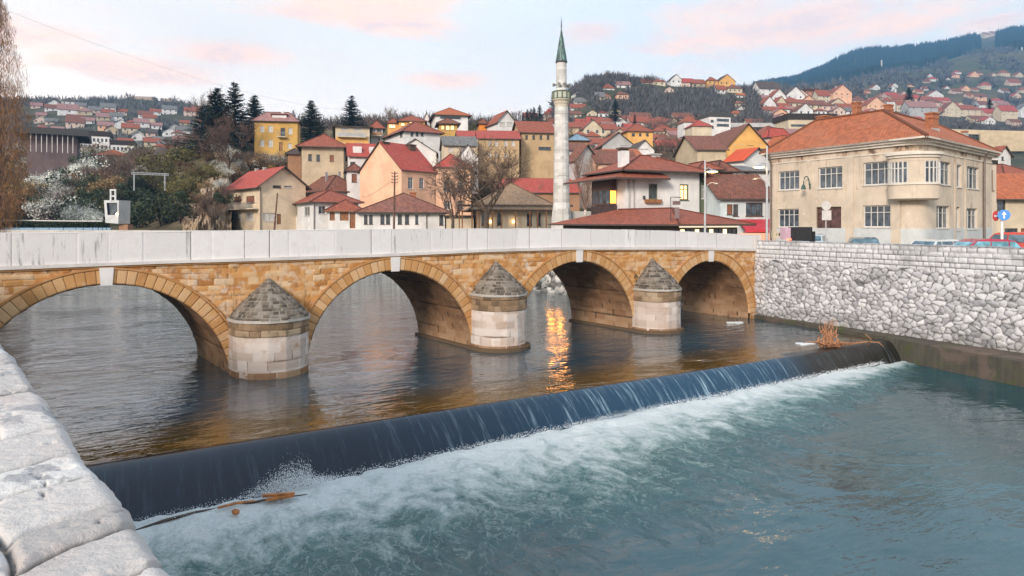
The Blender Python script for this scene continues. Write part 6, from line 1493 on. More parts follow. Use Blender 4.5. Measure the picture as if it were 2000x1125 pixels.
for k, px, py, h, wf in [('w', 92, 352, 60, 1.3), ('w', 135, 348, 66, 1.3), ('w', 165, 362, 50, 1.2), ('w', 105, 392, 56, 1.2), ('w', 97, 440, 52, 1.1), ('w', 150, 446, 44, 1), ('w', 170, 446, 40, 1), ('b', 398, 446, 36, 1), ('b', 372, 446, 26, 1.2),
    ('w', 95, 335, 46, 1.0), ('w', 128, 325, 48, 1.1), ('w', 160, 335, 40, 1.0), ('w', 150, 350, 36, 1), ('w', 88, 355, 34, 1), ('g', 118, 375, 46, 1.1), ('g', 155, 390, 50, 1.2), ('w', 112, 402, 42, .9), ('w', 100, 432, 40, .8), ('w', 167, 434, 32, .9),
    ('o', 60, 350, 40, 1.2), ('b', 66, 330, 46, 1.3), ('o', 45, 400, 48, 1.2), ('g', 60, 430, 48, 1.3), ('r', 70, 436, 42, 1), ('r', 55, 420, 40, 1), ('t', 82, 395, 34, 1), ('g', 20, 436, 46, 1.4), ('b', 30, 380, 50, 1.3), ('g', 132, 436, 44, 1.3),
    ('b', 190, 345, 44, 1.3), ('b', 225, 345, 42, 1.3), ('b', 258, 345, 42, 1.3), ('b', 290, 350, 44, 1.3), ('b', 205, 372, 44, 1.3), ('b', 240, 372, 46, 1.3), ('b', 275, 375, 44, 1.3), ('t', 180, 378, 38, 1.3), ('t', 215, 395, 40, 1.3), ('b', 250, 395, 40, 1.2), ('g', 195, 415, 46, 1.3), ('g', 225, 420, 40, 1.4), ('g', 180, 436, 44, 1.3),
    ('o', 315, 350, 46, 1.2), ('o', 335, 335, 42, 1.2), ('o', 355, 320, 34, 1.3), ('o', 385, 312, 30, 1.4), ('o', 330, 375, 46, 1.1), ('o', 350, 395, 46, 1.0), ('g', 300, 400, 54, 1.2), ('g', 285, 430, 56, 1.2), ('g', 318, 440, 64, 1.1), ('g', 270, 446, 50, 1.1), ('w', 275, 358, 34, 1),
    ('w', 425, 302, 34, 1.3), ('w', 445, 312, 28, 1.2), ('w', 385, 305, 22, 1.3), ('b', 365, 300, 36, 1.3), ('w', 435, 345, 26, 1.2), ('w', 470, 335, 22, 1.4), ('t', 480, 320, 22, 1.5), ('w', 515, 332, 26, 1.3), ('w', 540, 328, 26, 1.3), ('w', 570, 330, 26, 1.3), ('w', 590, 345, 26, 1.2), ('t', 500, 345, 24, 1.4), ('t', 455, 365, 26, 1.2), ('b', 560, 350, 30, 1.2), ('t', 530, 315, 18, 1.5),
    ('b', 432, 444, 46, .9), ('g', 428, 446, 34, 1.2), ('t', 425, 370, 34, 1.1), ('t', 440, 325, 24, 1.3), ('b', 475, 300, 20, 2), ('b', 610, 360, 32, 1.2), ('b', 640, 362, 30, 1.2), ('b', 665, 358, 30, 1.2), ('k', 700, 300, 28, 1.5), ('b', 690, 345, 28, 1.2),
    ('b', 880, 300, 30, 1.5), ('b', 905, 312, 36, 1.3), ('b', 940, 330, 40, 1.3), ('b', 965, 345, 46, 1.2), ('b', 990, 345, 50, 1.2), ('b', 1015, 345, 52, 1.2), ('b', 1040, 345, 56, 1.2), ('b', 1065, 345, 56, 1.2), ('b', 1005, 365, 44, 1.2), ('b', 1030, 368, 44, 1.2), ('b', 1060, 368, 44, 1.2), ('b', 970, 368, 40, 1.2), ('b', 930, 362, 36, 1.2),
    ('b', 1120, 345, 44, 1.2), ('b', 1150, 350, 50, 1.2), ('b', 1130, 390, 60, 1), ('b', 1165, 400, 60, 1.0), ('b', 1290, 305, 30, 1.5), ('b', 1320, 305, 36, 1.5), ('b', 1345, 300, 30, 1.5), ('k', 1270, 262, 24, 1.6), ('k', 1300, 258, 26, 1.6), ('k', 1330, 255, 24, 1.6), ('k', 1180, 262, 20, 1.8),
    ('b', 510, 302, 22, 1.6), ('k', 600, 262, 22, 1.6), ('k', 740, 256, 20, 1.6), ('k', 870, 262, 22, 1.5), ('g', 1858, 300, 36, 1.8), ('g', 1900, 305, 34, 1.8), ('k', 1835, 285, 26, 2), ('k', 1890, 255, 20, 2), ('k', 1780, 262, 18, 2), ('k', 1980, 262, 18, 2), ('g', 1925, 318, 34, 1.4), ('b', 1985, 300, 30, 1.6),
    ('g', 480, 302, 20, 1.8), ('b', 560, 300, 22, 1.8), ('g', 840, 270, 18, 1.8)]: shr(k, px, py, h, wf)
for k, px, py, h, D in [('o', 372, 372, 26, 106), ('o', 392, 352, 26, 109), ('g', 362, 400, 26, 103), ('t', 405, 372, 16, 105), ('o', 420, 348, 18, 110), ('g', 438, 400, 24, 103), ('b', 400, 405, 22, 102), ('t', 385, 395, 16, 102), ('w', 432, 366, 16, 106),
    ('o', 352, 385, 24, 105), ('b', 425, 425, 28, 101), ('g', 352, 430, 34, 101), ('o', 410, 338, 16, 116), ('b', 380, 425, 20, 101), ('w', 440, 345, 18, 112), ('b', 445, 385, 22, 103)]: shr(k, px, py, h, 1.3, D=D, z=zat(py, D))
for k, px, h, D in [('b', 500, 30, 137), ('k', 520, 26, 136), ('w', 540, 24, 137), ('b', 560, 30, 136), ('b', 578, 28, 137), ('t', 512, 18, 134), ('b', 535, 22, 133), ('g', 590, 24, 135), ('k', 488, 30, 138)]: shr(k, px, 322, h, 1.5, D=D, z=zat(326, D))
# filler brush all over the near slopes
rr_ = random.Random(17)
for i in range(95):
    px = rr_.uniform(350, 1100); py = rr_.uniform(262, 392); k = rr_.choice('bbktbtk'); shr(k, px, py, rr_.uniform(13, 24), 1.5)
for i in range(60):
    px = rr_.uniform(0, 350); py = rr_.uniform(305, 440); k = rr_.choice('bbogtbb'); shr(k, px, py, rr_.uniform(26, 42), 1.3)
for i in range(45):
    px = rr_.uniform(1110, 1560); py = rr_.uniform(262, 345); k = rr_.choice('bkb'); shr(k, px, py, rr_.uniform(14, 24), 1.5)
# ================================================================ houses on the hills
def hh(label, c, l, r, base, eave, ridge, th, dm=112.0, **kw):
    D = kw.pop('D', None) or locate(c, base, dm)
    cat = kw.pop('cat', 'house'); return hpx(kw.pop('name', 'house'), label, c, l, r, D, th, eave, ridge, base=base, cat=cat, **kw)
t, Q, dR, dL, q3 = hh('ochre yellow two storey house with faded red roof and white dormer below the conifers', 497, 489, 581, 300, 236, 214, 8, D=140, wall='yellow', rm='pinkr', ov=.6, chim=[(.62, .5, .9, .6, PL['white'])],
    wins_px=[(508, 246, 516, 258, 'c'), (524, 246, 533, 258, 'c'), (548, 250, 557, 266, 'd'), (563, 250, 571, 262, 'c'), (508, 273, 516, 286, 'c'), (524, 273, 533, 287, 'c'), (545, 278, 552, 295, 'door'), (562, 280, 570, 290, 'c')])
u0 = isect(531, Q(0, 0), dR); b = MB(); P = q3(u0, .3, zat(237, 140)); b.obox(P, Vector(q3(2.9, 0, 0)) - Vector(q3(0, 0, 0)), Vector(q3(0, 3, 0)) - Vector(q3(0, 0, 0)), (0, 0, 1.5)); d_ = b.build('dormer', PL['white'], t)
b = MB(); b.obox(q3(u0 - .3, .1, zat(237, 140) + 1.5), Vector(q3(3.5, 0, 0)) - Vector(q3(0, 0, 0)), Vector(q3(0, 3.4, 0)) - Vector(q3(0, 0, 0)), (0, 0, .25)); b.build('dormer_roof', RF['redbr'], d_)
balcony(t, q3, 'R', isect(543, Q(0, 0), dR), isect(560, Q(0, 0), dR), zat(268, 140), 0, 1.0)
hh('large tan house with brown hipped roof and small windows on the slope', 589, 585, 671, 345, 286, 262, 12, D=121, wall='tan', rm='redbr', ov=1.0, depth=9, chim=[(.05, .3, -1.2, 1.1, PL['orange'])], wins_px=[(602, 301, 609, 314, 'd'), (618, 302, 625, 315, 'd'), (644, 303, 652, 315, 'shut')])
hh('dark timber lean-to shed attached to the left of the tan house', 562, 556, 588, 318, 300, 291, 14, D=124, name='shed', cat='shed', wall='brown', rm='dark', ov=.5, depth=5)
t, Q, dR, dL, q3 = hh('cream and orange house with brown hipped roof and long balcony', 655, 644, 722, 283, 246, 224, 14, D=158, wall='cream', rm='brown', ov=.8, chim=[(.7, .5, .5, .6, PL['white'])],
    wins_px=[(664, 268, 675, 278, 'w'), (696, 270, 709, 279, 'w'), (668, 248, 680, 256, 'c'), (692, 249, 706, 257, 'c')])
b = MB(); b.obox(q3(.1, -.06, zat(284, 158)), Vector(q3(Vector(Q(0, 0)).length * 0 + 7.6, 0, 0)) - Vector(q3(0, 0, 0)), Vector(q3(0, .05, 0)) - Vector(q3(0, 0, 0)), (0, 0, zat(267, 158) - zat(284, 158))); b.build('lower_storey', PL['orange'], t)
balcony(t, q3, 'R', .6, isect(714, Q(0, 0), dR), zat(268, 158), 0, 1.1, rail=M_steel, solid=PL['grey'])
t, Q, dR, dL, q3 = hh('narrow house with dark glazed balconies right of the orange balcony house', 724, 720, 748, 282, 250, 238, 14, D=168, wall='grey', rm='redbr', ov=.6, depth=8, wins_px=[(727, 253, 733, 262, 'dark'), (736, 253, 744, 262, 'dark'), (738, 270, 742, 280, 'd')])
balcony(t, q3, 'R', .2, 2.8, zat(266, 168), 0, 1.0, solid=PL['brown'])
t, Q, dR, dL, q3 = hh('white gabled house with bright red roof and dormers left of the peach gable', 682, 670, 735, 345, 304, 281, 16, D=117, wall='white', rm='red', roof='gL', ov=.4, depth=8, wins_px=[(684, 316, 694, 324, 'd'), (712, 314, 722, 326, 'w')])
for px in (690, 722):
    u0 = isect(px, Q(0, 0), dR); b = MB(); b.obox(q3(u0, .8, zat(300, 117)), Vector(q3(1.5, 0, 0)) - Vector(q3(0, 0, 0)), Vector(q3(0, 2.5, 0)) - Vector(q3(0, 0, 0)), (0, 0, 1.4)); b.build('dormer', PL['white'], t)
hh('small white outhouse with brown roof and brown shutter below the bright red roof', 678, 674, 706, 372, 333, 320, 16, D=113.5, wall='white', rm='brown', ov=.5, depth=5, wins_px=[(687, 340, 697, 356, 'shut')])
hh('white house with red hipped roof and three pairs of small windows', 790, 751, 860, 300, 256, 240, 28, D=140, wall='white', rm='redbr', ov=.8, wins_px=[(760, 259, 764, 268, 'd1'), (781, 258, 786, 268, 'd1'), (802, 258, 807, 266, 'd1'), (812, 257, 817, 266, 'd1'), (822, 257, 827, 266, 'd1'), (802, 279, 807, 286, 'd1'), (811, 279, 817, 287, 'd1'), (822, 278, 827, 287, 'd1')])
hh('low white gable with dark verge directly behind the peach roof ridge', 770, 768, 852, 330, 297, 277, 6, D=127, wall='white', rm='dark', roof='gR', ov=.4, depth=9, wins_px=[(792, 292, 803, 297, 'dark')])
hh('orange house with brown pyramid roof and glowing eaves behind the white house', 779, 777, 830, 258, 236, 225, 10, D=185, wall='orange', rm='redbr', ov=.7, depth=7, wins_px=[(783, 240, 790, 246, 'lit'), (800, 238, 820, 242, 'lit')])
hh('lower orange annex roof on the left of the brown pyramid roof', 757, 755, 780, 262, 240, 232, 8, D=186, name='annex', cat='annex', wall='orange', rm='redbr', ov=.5, depth=6, wins_px=[(760, 243, 772, 250, 'lit')])
hh('white gable end peeping out between pyramid roof and the hipped red roof', 826, 824, 840, 256, 236, 222, 8, D=190, wall='white', rm='dark', roof='gR', ov=.4, depth=7, wins_px=[(830, 238, 833, 245, 'd1')])
hh('tall white house with wide red hipped roof on the skyline', 850, 842, 914, 252, 224, 212, 12, D=178, wall='white', rm='orange', ov=.9, wins_px=[(860, 228, 900, 232, 'dark')])
hh('small orange brown house with lit windows and wooden balcony', 858, 855, 893, 262, 241, 231, 10, D=160, wall='yellow', rm='brown', ov=.8, depth=6, wins_px=[(862, 245, 867, 253, 'lit'), (871, 245, 878, 254, 'lit'), (880, 245, 887, 254, 'lit')])
hh('little bright orange hut with brown roof on the skyline', 936, 934, 950, 254, 241, 232, 8, D=165, wall=plaster('bright_orange', (.72, .25, .04), .15), rm='brown', ov=.6, depth=4)
hh('white half timbered gable house with red side roof', 972, 951, 1006, 256, 236, 221, 22, D=158, wall='white', rm='redbr', roof='gR', ov=.5, wins_px=[(976, 239, 987, 247, 'c'), (991, 239, 1002, 247, 'c')])
hh('long ochre row house with red roof and two rows of white windows', 935, 933, 1014, 322, 270, 256, 5, D=124, wall='ochre', rm='red', roof='gL', ov=.4, depth=10, wins_px=[(954, 275, 960, 285, 'c'), (966, 275, 972, 285, 'c'), (985, 275, 991, 285, 'c'), (999, 275, 1005, 285, 'c'), (954, 299, 960, 306, 'c'), (966, 299, 972, 306, 'c'), (985, 299, 991, 306, 'c')])
hh('red roofed upper house end, left part of the long row', 896, 893, 934, 290, 268, 256, 8, D=130, wall='cream', rm='red', roof='gL', ov=.4, depth=8)
hh('cream cottage with grey slate roof and skylights left of the ochre row house', 868, 863, 930, 302, 283, 267, 10, D=120, wall='cream', rm='grey', roof='gL', ov=.4, depth=8, wins_px=[(876, 287, 884, 296, 'c'), (900, 287, 908, 296, 'c')])
hh('white rounded gable behind the peach wing', 893, 890, 934, 345, 308, 287, 6, D=116, wall='white', rm='dark', roof='gR', ov=.3, depth=7)
hh('tall ochre house with brown red roof next to the minaret', 1018, 1009, 1082, 320, 257, 238, 10, D=129, wall='ochre', rm='redbr', roof='gL', ov=.5, depth=10, wins_px=[(1026, 264, 1031, 272, 'd'), (1040, 264, 1045, 272, 'd'), (1054, 264, 1059, 272, 'd'), (1068, 264, 1073, 272, 'd'), (1052, 287, 1076, 293, 'dark')])
hh('very long low red roof stretching behind the mosque and minaret', 980, 978, 1132, 396, 375, 349, 2, D=110, wall='brown', rm='red', roof='gL', ov=.4, depth=10, cat='building', name='long_building')
hh('blue metal roofed house just right of the minaret', 1112, 1109, 1149, 296, 274, 263, 6, D=150, wall='brown', rm='blue', ov=.6, depth=8)
hh('brown roofed house below the blue metal roof', 1112, 1109, 1146, 312, 293, 281, 6, D=138, wall='white', rm='brown', roof='gL', ov=.4, depth=8)
hh('white and timber gable house leaning towards the birch right of the minaret', 1124, 1110, 1166, 372, 310, 284, 36, D=114, wall='grey', rm='brown', roof='gR', ov=.5)
hh('long brown red roofed house with bright skylight behind the birch', 1166, 1160, 1246, 372, 318, 294, 6, D=113.5, wall='peach', rm='brown', roof='gL', ov=.4, depth=9, wins_px=[(1176, 325, 1182, 336, 'c'), (1200, 325, 1206, 336, 'c')])
hh('house with flat orange red roof behind the tall white chimney', 1186, 1180, 1252, 330, 304, 292, 4, D=124, wall='cream', rm='orange', roof='gL', ov=.4, depth=8)
hh('grey gabled house with two small windows right of the minaret', 1176, 1172, 1238, 300, 283, 264, 6, D=152, wall='grey', rm='redbr', roof='gR', ov=.5, depth=10, wins_px=[(1213, 275, 1217, 284, 'd1'), (1219, 275, 1223, 284, 'd1')])
hh('white black framed gable cottage right of the grey gabled house', 1240, 1238, 1278, 312, 293, 278, 6, D=138, wall='white', rm='dark', roof='gR', ov=.4, depth=8, wins_px=[(1246, 284, 1251, 291, 'd1'), (1253, 284, 1258, 291, 'd1'), (1260, 284, 1265, 291, 'd1')])
hh('orange house with broad gable and arched attic window in the middle distance', 1226, 1222, 1275, 275, 256, 241, 8, D=205, wall='orange', rm='redbr', ov=.6, depth=9, wins_px=[(1234, 260, 1240, 266, 'd'), (1248, 260, 1253, 266, 'd'), (1262, 260, 1267, 266, 'd')])
hh('white modern block with dark glazed terraces in the middle distance', 1386, 1378, 1427, 258, 228, 224, 12, D=235, cat='building', name='modern_block', wall='white', rm='grey', roof='flat', ov=.1, depth=9, wins_px=[(1400, 232, 1424, 237, 'dark'), (1400, 242, 1424, 247, 'dark'), (1388, 234, 1394, 239, 'dark'), (1388, 246, 1394, 251, 'dark')])
hh('pair of low red roofs in front of the white modern block', 1352, 1348, 1390, 262, 246, 234, 6, D=225, wall='cream', rm='red', ov=.4, depth=7)
hh('white house with red roof left of the modern block', 1336, 1332, 1362, 250, 238, 226, 6, D=250, wall='white', rm='redbr', ov=.4, depth=7, small=True)
hh('long flat cream building with balcony strip above the corner building roof', 1540, 1536, 1632, 268, 233, 227, 4, D=215, cat='building', name='long_building', wall='cream', rm='dark', roof='flat', ov=.4, depth=10, wins_px=[(1545, 243, 1590, 247, 'dark'), (1596, 243, 1628, 247, 'dark')])
hh('row of mauve roofed houses under the long flat cream building', 1540, 1537, 1592, 282, 262, 252, 5, D=190, wall='pink', rm='pinkr', roof='gL', ov=.4, depth=7, wins_px=[(1546, 265, 1552, 272, 'd'), (1560, 265, 1566, 272, 'd'), (1575, 265, 1581, 272, 'd')])
# hill crest and far houses: (corner px, left, right, base, eave, ridge, wall, roof, type)
ORD = ['first', 'second', 'third', 'fourth', 'fifth', 'sixth', 'seventh', 'eighth', 'ninth', 'tenth', 'eleventh', 'twelfth', 'thirteenth', 'fourteenth', 'fifteenth', 'sixteenth', 'seventeenth', 'eighteenth', 'nineteenth', 'twentieth']
WN = dict(cream='cream', white='white', pink='pale pink', orange='orange', tan='tan', grey='grey', beige='beige', brickred='bare brick', ochre='ochre', peach='peach', brown='brown')
RN = dict(red='red', redbr='red brown', brown='brown', grey='grey', dark='dark', orange='orange', pinkr='faded pink', blue='blue')
FAR = []
def far(zone, dm, lst, wn=True):
    for e in lst: FAR.append((zone, dm, wn) + e)
far('crest', 380, [(1178, 1168, 1200, 178, 172, 163, 'white', 'redbr', 'h'), (1205, 1198, 1232, 172, 165, 159, 'white', 'pinkr', 'g'), (1164, 1160, 1182, 196, 188, 180, 'cream', 'grey', 'g'), (1252, 1246, 1276, 166, 160, 154, 'pink', 'redbr', 'g'), (1276, 1270, 1300, 166, 159, 154, 'cream', 'redbr', 'h'), (1310, 1300, 1332, 166, 155, 147, 'white', 'dark', 'r'), (1332, 1328, 1356, 168, 160, 153, 'pink', 'red', 'g'), (1352, 1347, 1378, 170, 162, 155, 'tan', 'redbr', 'g'), (1382, 1376, 1402, 165, 157, 150, 'orange', 'redbr', 'h'), (1404, 1398, 1436, 172, 158, 148, 'orange', 'dark', 'r'), (1400, 1394, 1418, 184, 174, 167, 'white', 'redbr', 'g'), (1422, 1416, 1450, 182, 172, 165, 'cream', 'brown', 'h')])
far('crest', 300, [(1113, 1108, 1140, 196, 188, 181, 'white', 'brown', 'r'), (1124, 1116, 1150, 208, 198, 191, 'white', 'grey', 'g'), (1116, 1112, 1146, 218, 210, 203, 'white', 'redbr', 'g')])
far('shoulder', 290, [(1484, 1478, 1526, 188, 172, 160, 'white', 'dark', 'g'), (1508, 1500, 1536, 202, 188, 176, 'white', 'redbr', 'r'), (1490, 1486, 1516, 216, 203, 190, 'white', 'redbr', 'r'), (1516, 1512, 1536, 212, 200, 190, 'cream', 'redbr', 'r'), (1536, 1530, 1572, 200, 185, 172, 'white', 'dark', 'r'), (1574, 1570, 1600, 196, 178, 176, 'brickred', 'brown', 'f'), (1598, 1594, 1622, 204, 186, 176, 'cream', 'redbr', 'g'), (1628, 1618, 1664, 206, 180, 168, 'peach', 'redbr', 'r'), (1582, 1578, 1618, 214, 204, 196, 'cream', 'brown', 'g'), (1540, 1534, 1576, 212, 200, 194, 'cream', 'redbr', 'g'), (1490, 1486, 1520, 222, 215, 208, 'white', 'redbr', 'g'), (1558, 1552, 1588, 226, 214, 204, 'white', 'brown', 'r'), (1646, 1640, 1668, 226, 216, 210, 'white', 'grey', 'g')])
far('behind', 240, [(1694, 1688, 1730, 222, 204, 192, 'peach', 'redbr', 'r'), (1728, 1722, 1748, 214, 198, 190, 'white', 'redbr', 'h'), (1752, 1746, 1774, 218, 204, 196, 'cream', 'redbr', 'g'), (1776, 1770, 1832, 232, 208, 198, 'grey', 'pinkr', 'g'), (1796, 1790, 1826, 204, 195, 188, 'pink', 'redbr', 'g'), (1826, 1820, 1858, 208, 196, 190, 'pink', 'red', 'g'), (1846, 1840, 1876, 228, 212, 200, 'cream', 'brown', 'r'), (1872, 1868, 1916, 228, 214, 205, 'cream', 'redbr', 'h'), (1924, 1918, 1958, 232, 220, 211, 'pink', 'red', 'g'), (1956, 1950, 1988, 238, 216, 206, 'cream', 'red', 'g'), (1994, 1990, 2024, 230, 212, 202, 'white', 'grey', 'r'), (1900, 1894, 1936, 240, 232, 226, 'cream', 'brown', 'g'), (1668, 1662, 1694, 206, 196, 188, 'pink', 'brown', 'h')])
far('mid', 150, [(1140, 1134, 1176, 270, 250, 236, 'cream', 'redbr', 'r'), (1178, 1172, 1204, 262, 248, 238, 'pink', 'pinkr', 'g'), (1190, 1186, 1228, 252, 240, 230, 'white', 'grey', 'r'), (1146, 1140, 1172, 286, 266, 256, 'pink', 'redbr', 'h'), (1206, 1200, 1236, 270, 258, 248, 'white', 'redbr', 'g'), (1278, 1272, 1300, 268, 256, 248, 'cream', 'redbr', 'h'), (1310, 1304, 1352, 276, 264, 256, 'cream', 'pinkr', 'g'), (1350, 1344, 1400, 276, 266, 258, 'pink', 'redbr', 'g'), (1396, 1390, 1440, 280, 270, 262, 'tan', 'brown', 'g'), (1290, 1284, 1326, 290, 276, 268, 'cream', 'brown', 'g'), (1330, 1322, 1366, 300, 286, 276, 'tan', 'dark', 'r'), (1440, 1434, 1480, 268, 256, 250, 'pink', 'pinkr', 'g'), (1024, 1018, 1050, 240, 228, 220, 'pink', 'redbr', 'g'), (1064, 1058, 1086, 236, 222, 210, 'pink', 'red', 'h'), (1072, 1066, 1090, 252, 240, 232, 'white', 'redbr', 'g')])
rz = random.Random(6)
lst = []
for (px, base, w_) in [(1690, 182, 10), (1705, 176, 14), (1720, 190, 12), (1735, 180, 16), (1742, 172, 12), (1760, 188, 12), (1776, 170, 10), (1790, 184, 14), (1802, 178, 12), (1806, 164, 12), (1818, 160, 14), (1812, 152, 10), (1828, 190, 12), (1848, 158, 8), (1860, 152, 14), (1866, 146, 12), (1862, 186, 18), (1880, 178, 14), (1896, 152, 16), (1908, 148, 12), (1900, 180, 12), (1918, 174, 18), (1935, 152, 12), (1955, 150, 18), (1958, 184, 16), (1972, 170, 22), (1985, 152, 14), (1994, 182, 16), (1680, 190, 14), (1752, 196, 16), (1890, 192, 14), (1926, 168, 10), (1845, 176, 10), (1788, 194, 12), (1980, 192, 14)]:
    h = w_ * .42; lst.append((px, px - 1.5, px + w_, base, base - h, base - h * 1.7, rz.choice(['white', 'cream', 'white', 'pink', 'peach']), rz.choice(['redbr', 'red', 'brown', 'redbr']), rz.choice('rgh')))
far('slope', 640, lst)
lst = []
for (px, base, w_) in [(92, 212, 26), (120, 208, 28), (146, 214, 22), (88, 246, 24), (112, 228, 40), (150, 228, 30), (100, 262, 24), (128, 252, 36), (172, 224, 26), (196, 220, 30), (188, 238, 28), (215, 236, 26), (230, 224, 18), (222, 252, 28), (205, 262, 26), (238, 262, 34), (246, 246, 20), (262, 250, 30), (270, 234, 28), (256, 276, 28), (285, 268, 24), (296, 252, 20), (250, 290, 26), (282, 288, 30), (300, 280, 22), (318, 268, 28), (330, 256, 22), (338, 282, 26), (348, 262, 24), (362, 276, 20), (352, 246, 18), (300, 296, 26), (372, 262, 18), (322, 300, 26), (70, 232, 20), (60, 214, 22), (160, 244, 24), (132, 238, 22)]:
    h = w_ * .40; lst.append((px, px - 3, px + w_, base, base - h, base - h * 1.55, rz.choice(['white', 'cream', 'white', 'pink', 'tan', 'grey']), rz.choice(['redbr', 'brown', 'grey', 'pinkr', 'dark', 'redbr']), rz.choice('rghgg')))
for i in range(46):
    px = rz.uniform(55, 400); base = rz.uniform(214, 302); w_ = rz.uniform(20, 32); h = w_ * .42
    lst.append((px, px - 3, px + w_, base, base - h, base - h * 1.5, rz.choice(['white', 'cream', 'white', 'pink', 'peach']), rz.choice(['redbr', 'brown', 'grey', 'pinkr', 'redbr']), rz.choice('rghgg')))
far('valley', 300, lst)
lst = []
for i in range(26):
    px = rz.uniform(1112, 1480); base = rz.uniform(176, 244); w_ = rz.uniform(16, 24); h = w_ * .42
    if 1210 < px < 1400 and 185 < base < 225: continue
    lst.append((px, px - 3, px + w_, base, base - h, base - h * 1.5, rz.choice(['white', 'cream', 'peach', 'pink']), rz.choice(['redbr', 'brown', 'orange']), rz.choice('rghg')))
far('crest', 290, lst)
lst = []
for i in range(72):
    px = rz.uniform(1485, 2000); base = rz.uniform(196, 246); w_ = rz.uniform(18, 30); h = w_ * .42
    lst.append((px, px - 3, px + w_, base, base - h, base - h * 1.6, rz.choice(['white', 'cream', 'pink', 'peach', 'cream']), rz.choice(['redbr', 'red', 'brown', 'pinkr']), rz.choice('rghg')))
far('terrace', 290, lst)
lst = []
for i in range(80):
    px = rz.uniform(1105, 1480); base = rz.uniform(244, 300); w_ = rz.uniform(26, 40); h = w_ * .42
    lst.append((px, px - 4, px + w_, base, base - h, base - h * 1.6, rz.choice(['white', 'cream', 'pink', 'tan']), rz.choice(['redbr', 'red', 'brown', 'redbr']), rz.choice('rghg')))
far('mid', 150, lst)
ZN = dict(crest='on the hill crest behind the minaret', shoulder='on the shoulder left of the beige chimneys', behind='just above the corner building roof', mid='in the dense middle quarter', slope='scattered on the far right slope', valley='in the far left valley', terrace='in terraced rows at right')
from collections import Counter
keys = [(z, a[6], a[7], a[8]) for (z, dm, wn, *a) in FAR]; cnt = Counter(keys); seen = Counter(); TY = dict(h='hipped', g='side gabled', r='front gabled', f='flat')
order = sorted(range(len(FAR)), key=lambda i: FAR[i][3]); rk = {}
for i in order: seen[keys[i]] += 1; rk[i] = seen[keys[i]]
placed = []
for i, (zone, dm, wn, c, l, r_e, base, eave, ridge, wall, rm, ty) in enumerate(FAR):
    D = locate(c, base, dm); wpx_ = r_e - l
    if any(abs(c - p[0]) < (wpx_ + p[3]) * .28 and abs(base - p[1]) < 5 and abs(D - p[2]) < .06 * D for p in placed) and zone in ('terrace', 'mid', 'valley', 'crest'): continue
    placed.append((c, base, D, wpx_))
    lb = '%s house, %s %s roof, %s' % (WN[wall], RN[rm], TY[ty], ZN[zone]); 
    if cnt[keys[i]] > 1: lb = '%s house, %s %s roof, %s from left %s' % (WN[wall], RN[rm], TY[ty], ORD[min(rk[i] - 1, 19)], ZN[zone])
    thd = 8 if c > 1000 else 30; w_m = (r_e - c) * D / FPX; dep = min(11, max(6, w_m * .9)); wins = []
    lb = ' '.join(lb.split()[:16])
    nW = 3 if w_m > 9 else 2; Hh = (base - eave) * D / FPX
    ze = zat(eave, D)
    for lv in range(2 if Hh > 4.5 else 1):
        for j in range(nW):
            u = w_m * (j + .5) / nW; wins.append(('R', u - .5, ze - 1.9 - 2.7 * lv, u + .5, ze - .7 - 2.7 * lv, 'd' if rz.random() < .86 else 'c'))
    hpx('house', lb, c, l, r_e, D, thd if c < 1000 else 8, eave, ridge, base=base + 1, wall=wall, rm=rm, roof=dict(h='hip', g='gL', r='gR', f='flat')[ty], ov=.5, depth=dep, wins=wins, small=True, group='houses ' + ZN[zone], chim=[(rz.uniform(.25, .7), .45, .5, .7, M_brick if rz.random() < .5 else M_conc2)] if rz.random() < .7 else ())
# -- far woods: one mass each
def puffs(name, label, cat, pts, m, n=36, h=9.0, w=.16):
    r = random.Random(len(pts)); mb = MB()
    for (x, y, z, s) in pts:
        for i in range(n):
            a = r.uniform(0, 6.28); e = r.uniform(-.2, 1.3); d = Vector((math.cos(a) * math.cos(e), math.sin(a) * math.cos(e), math.sin(e) + .35)); p = Vector((x, y, z)) + Vector((d.x, d.y, abs(d.z))) * (h * s * .45 * r.random())
            sliver(mb, p, d, h * s * r.uniform(.25, .6), w * s * h, r)
    return tag(mb.build(name, m, origin=(pts[0][0], pts[0][1], pts[0][2])), label, cat, kind='stuff')
def on_hill(n, x0, x1, D0, D1, cond, seed, s0=.6, s1=1.2):
    r = random.Random(seed); out = []
    for i in range(n):
        px = r.uniform(x0, x1); D = r.uniform(D0, D1); z = float(gz(px, D)); py = HOR - (z - EYE) * FPX / D
        if any(-w0 * .25 < px - c0 < w0 * 1.15 and b0 - 3 < py < b0 + 7 + 1800 / D and D < D0_ * 1.03 for (c0, b0, D0_, w0) in placed): continue
        if cond(px, py, D): out.append((k_(px) * D, D, z - .5, r.uniform(s0, s1)))
    return out
puffs('wood', 'grey brown bare wood covering the hill right of the minaret', 'wood', on_hill(5600, 1085, 1500, 285, 470, lambda a, b, D: b < 262 and fbm(np.array(a * .02), np.array(D * .02), 3) > -.16, 3), L_far, 30, 6.5, .045)
puffs('wood', 'bare scrub wood below the pink houses above the corner building', 'wood', on_hill(1500, 1500, 2060, 240, 620, lambda a, b, D: b < 300, 4), L_far, 24, 7.0, .055)
puffs('wood', 'far scrub and trees on the left valley hillside', 'wood', on_hill(1300, -60, 520, 260, 760, lambda a, b, D: b < 330, 5), L_far, 22, 8.0, .055)
puffs('wood', 'thin brush behind the houses along the central hilltop', 'wood', on_hill(700, 480, 1090, 225, 300, lambda a, b, D: True, 6), L_twig3, 22, 6.0, .03)
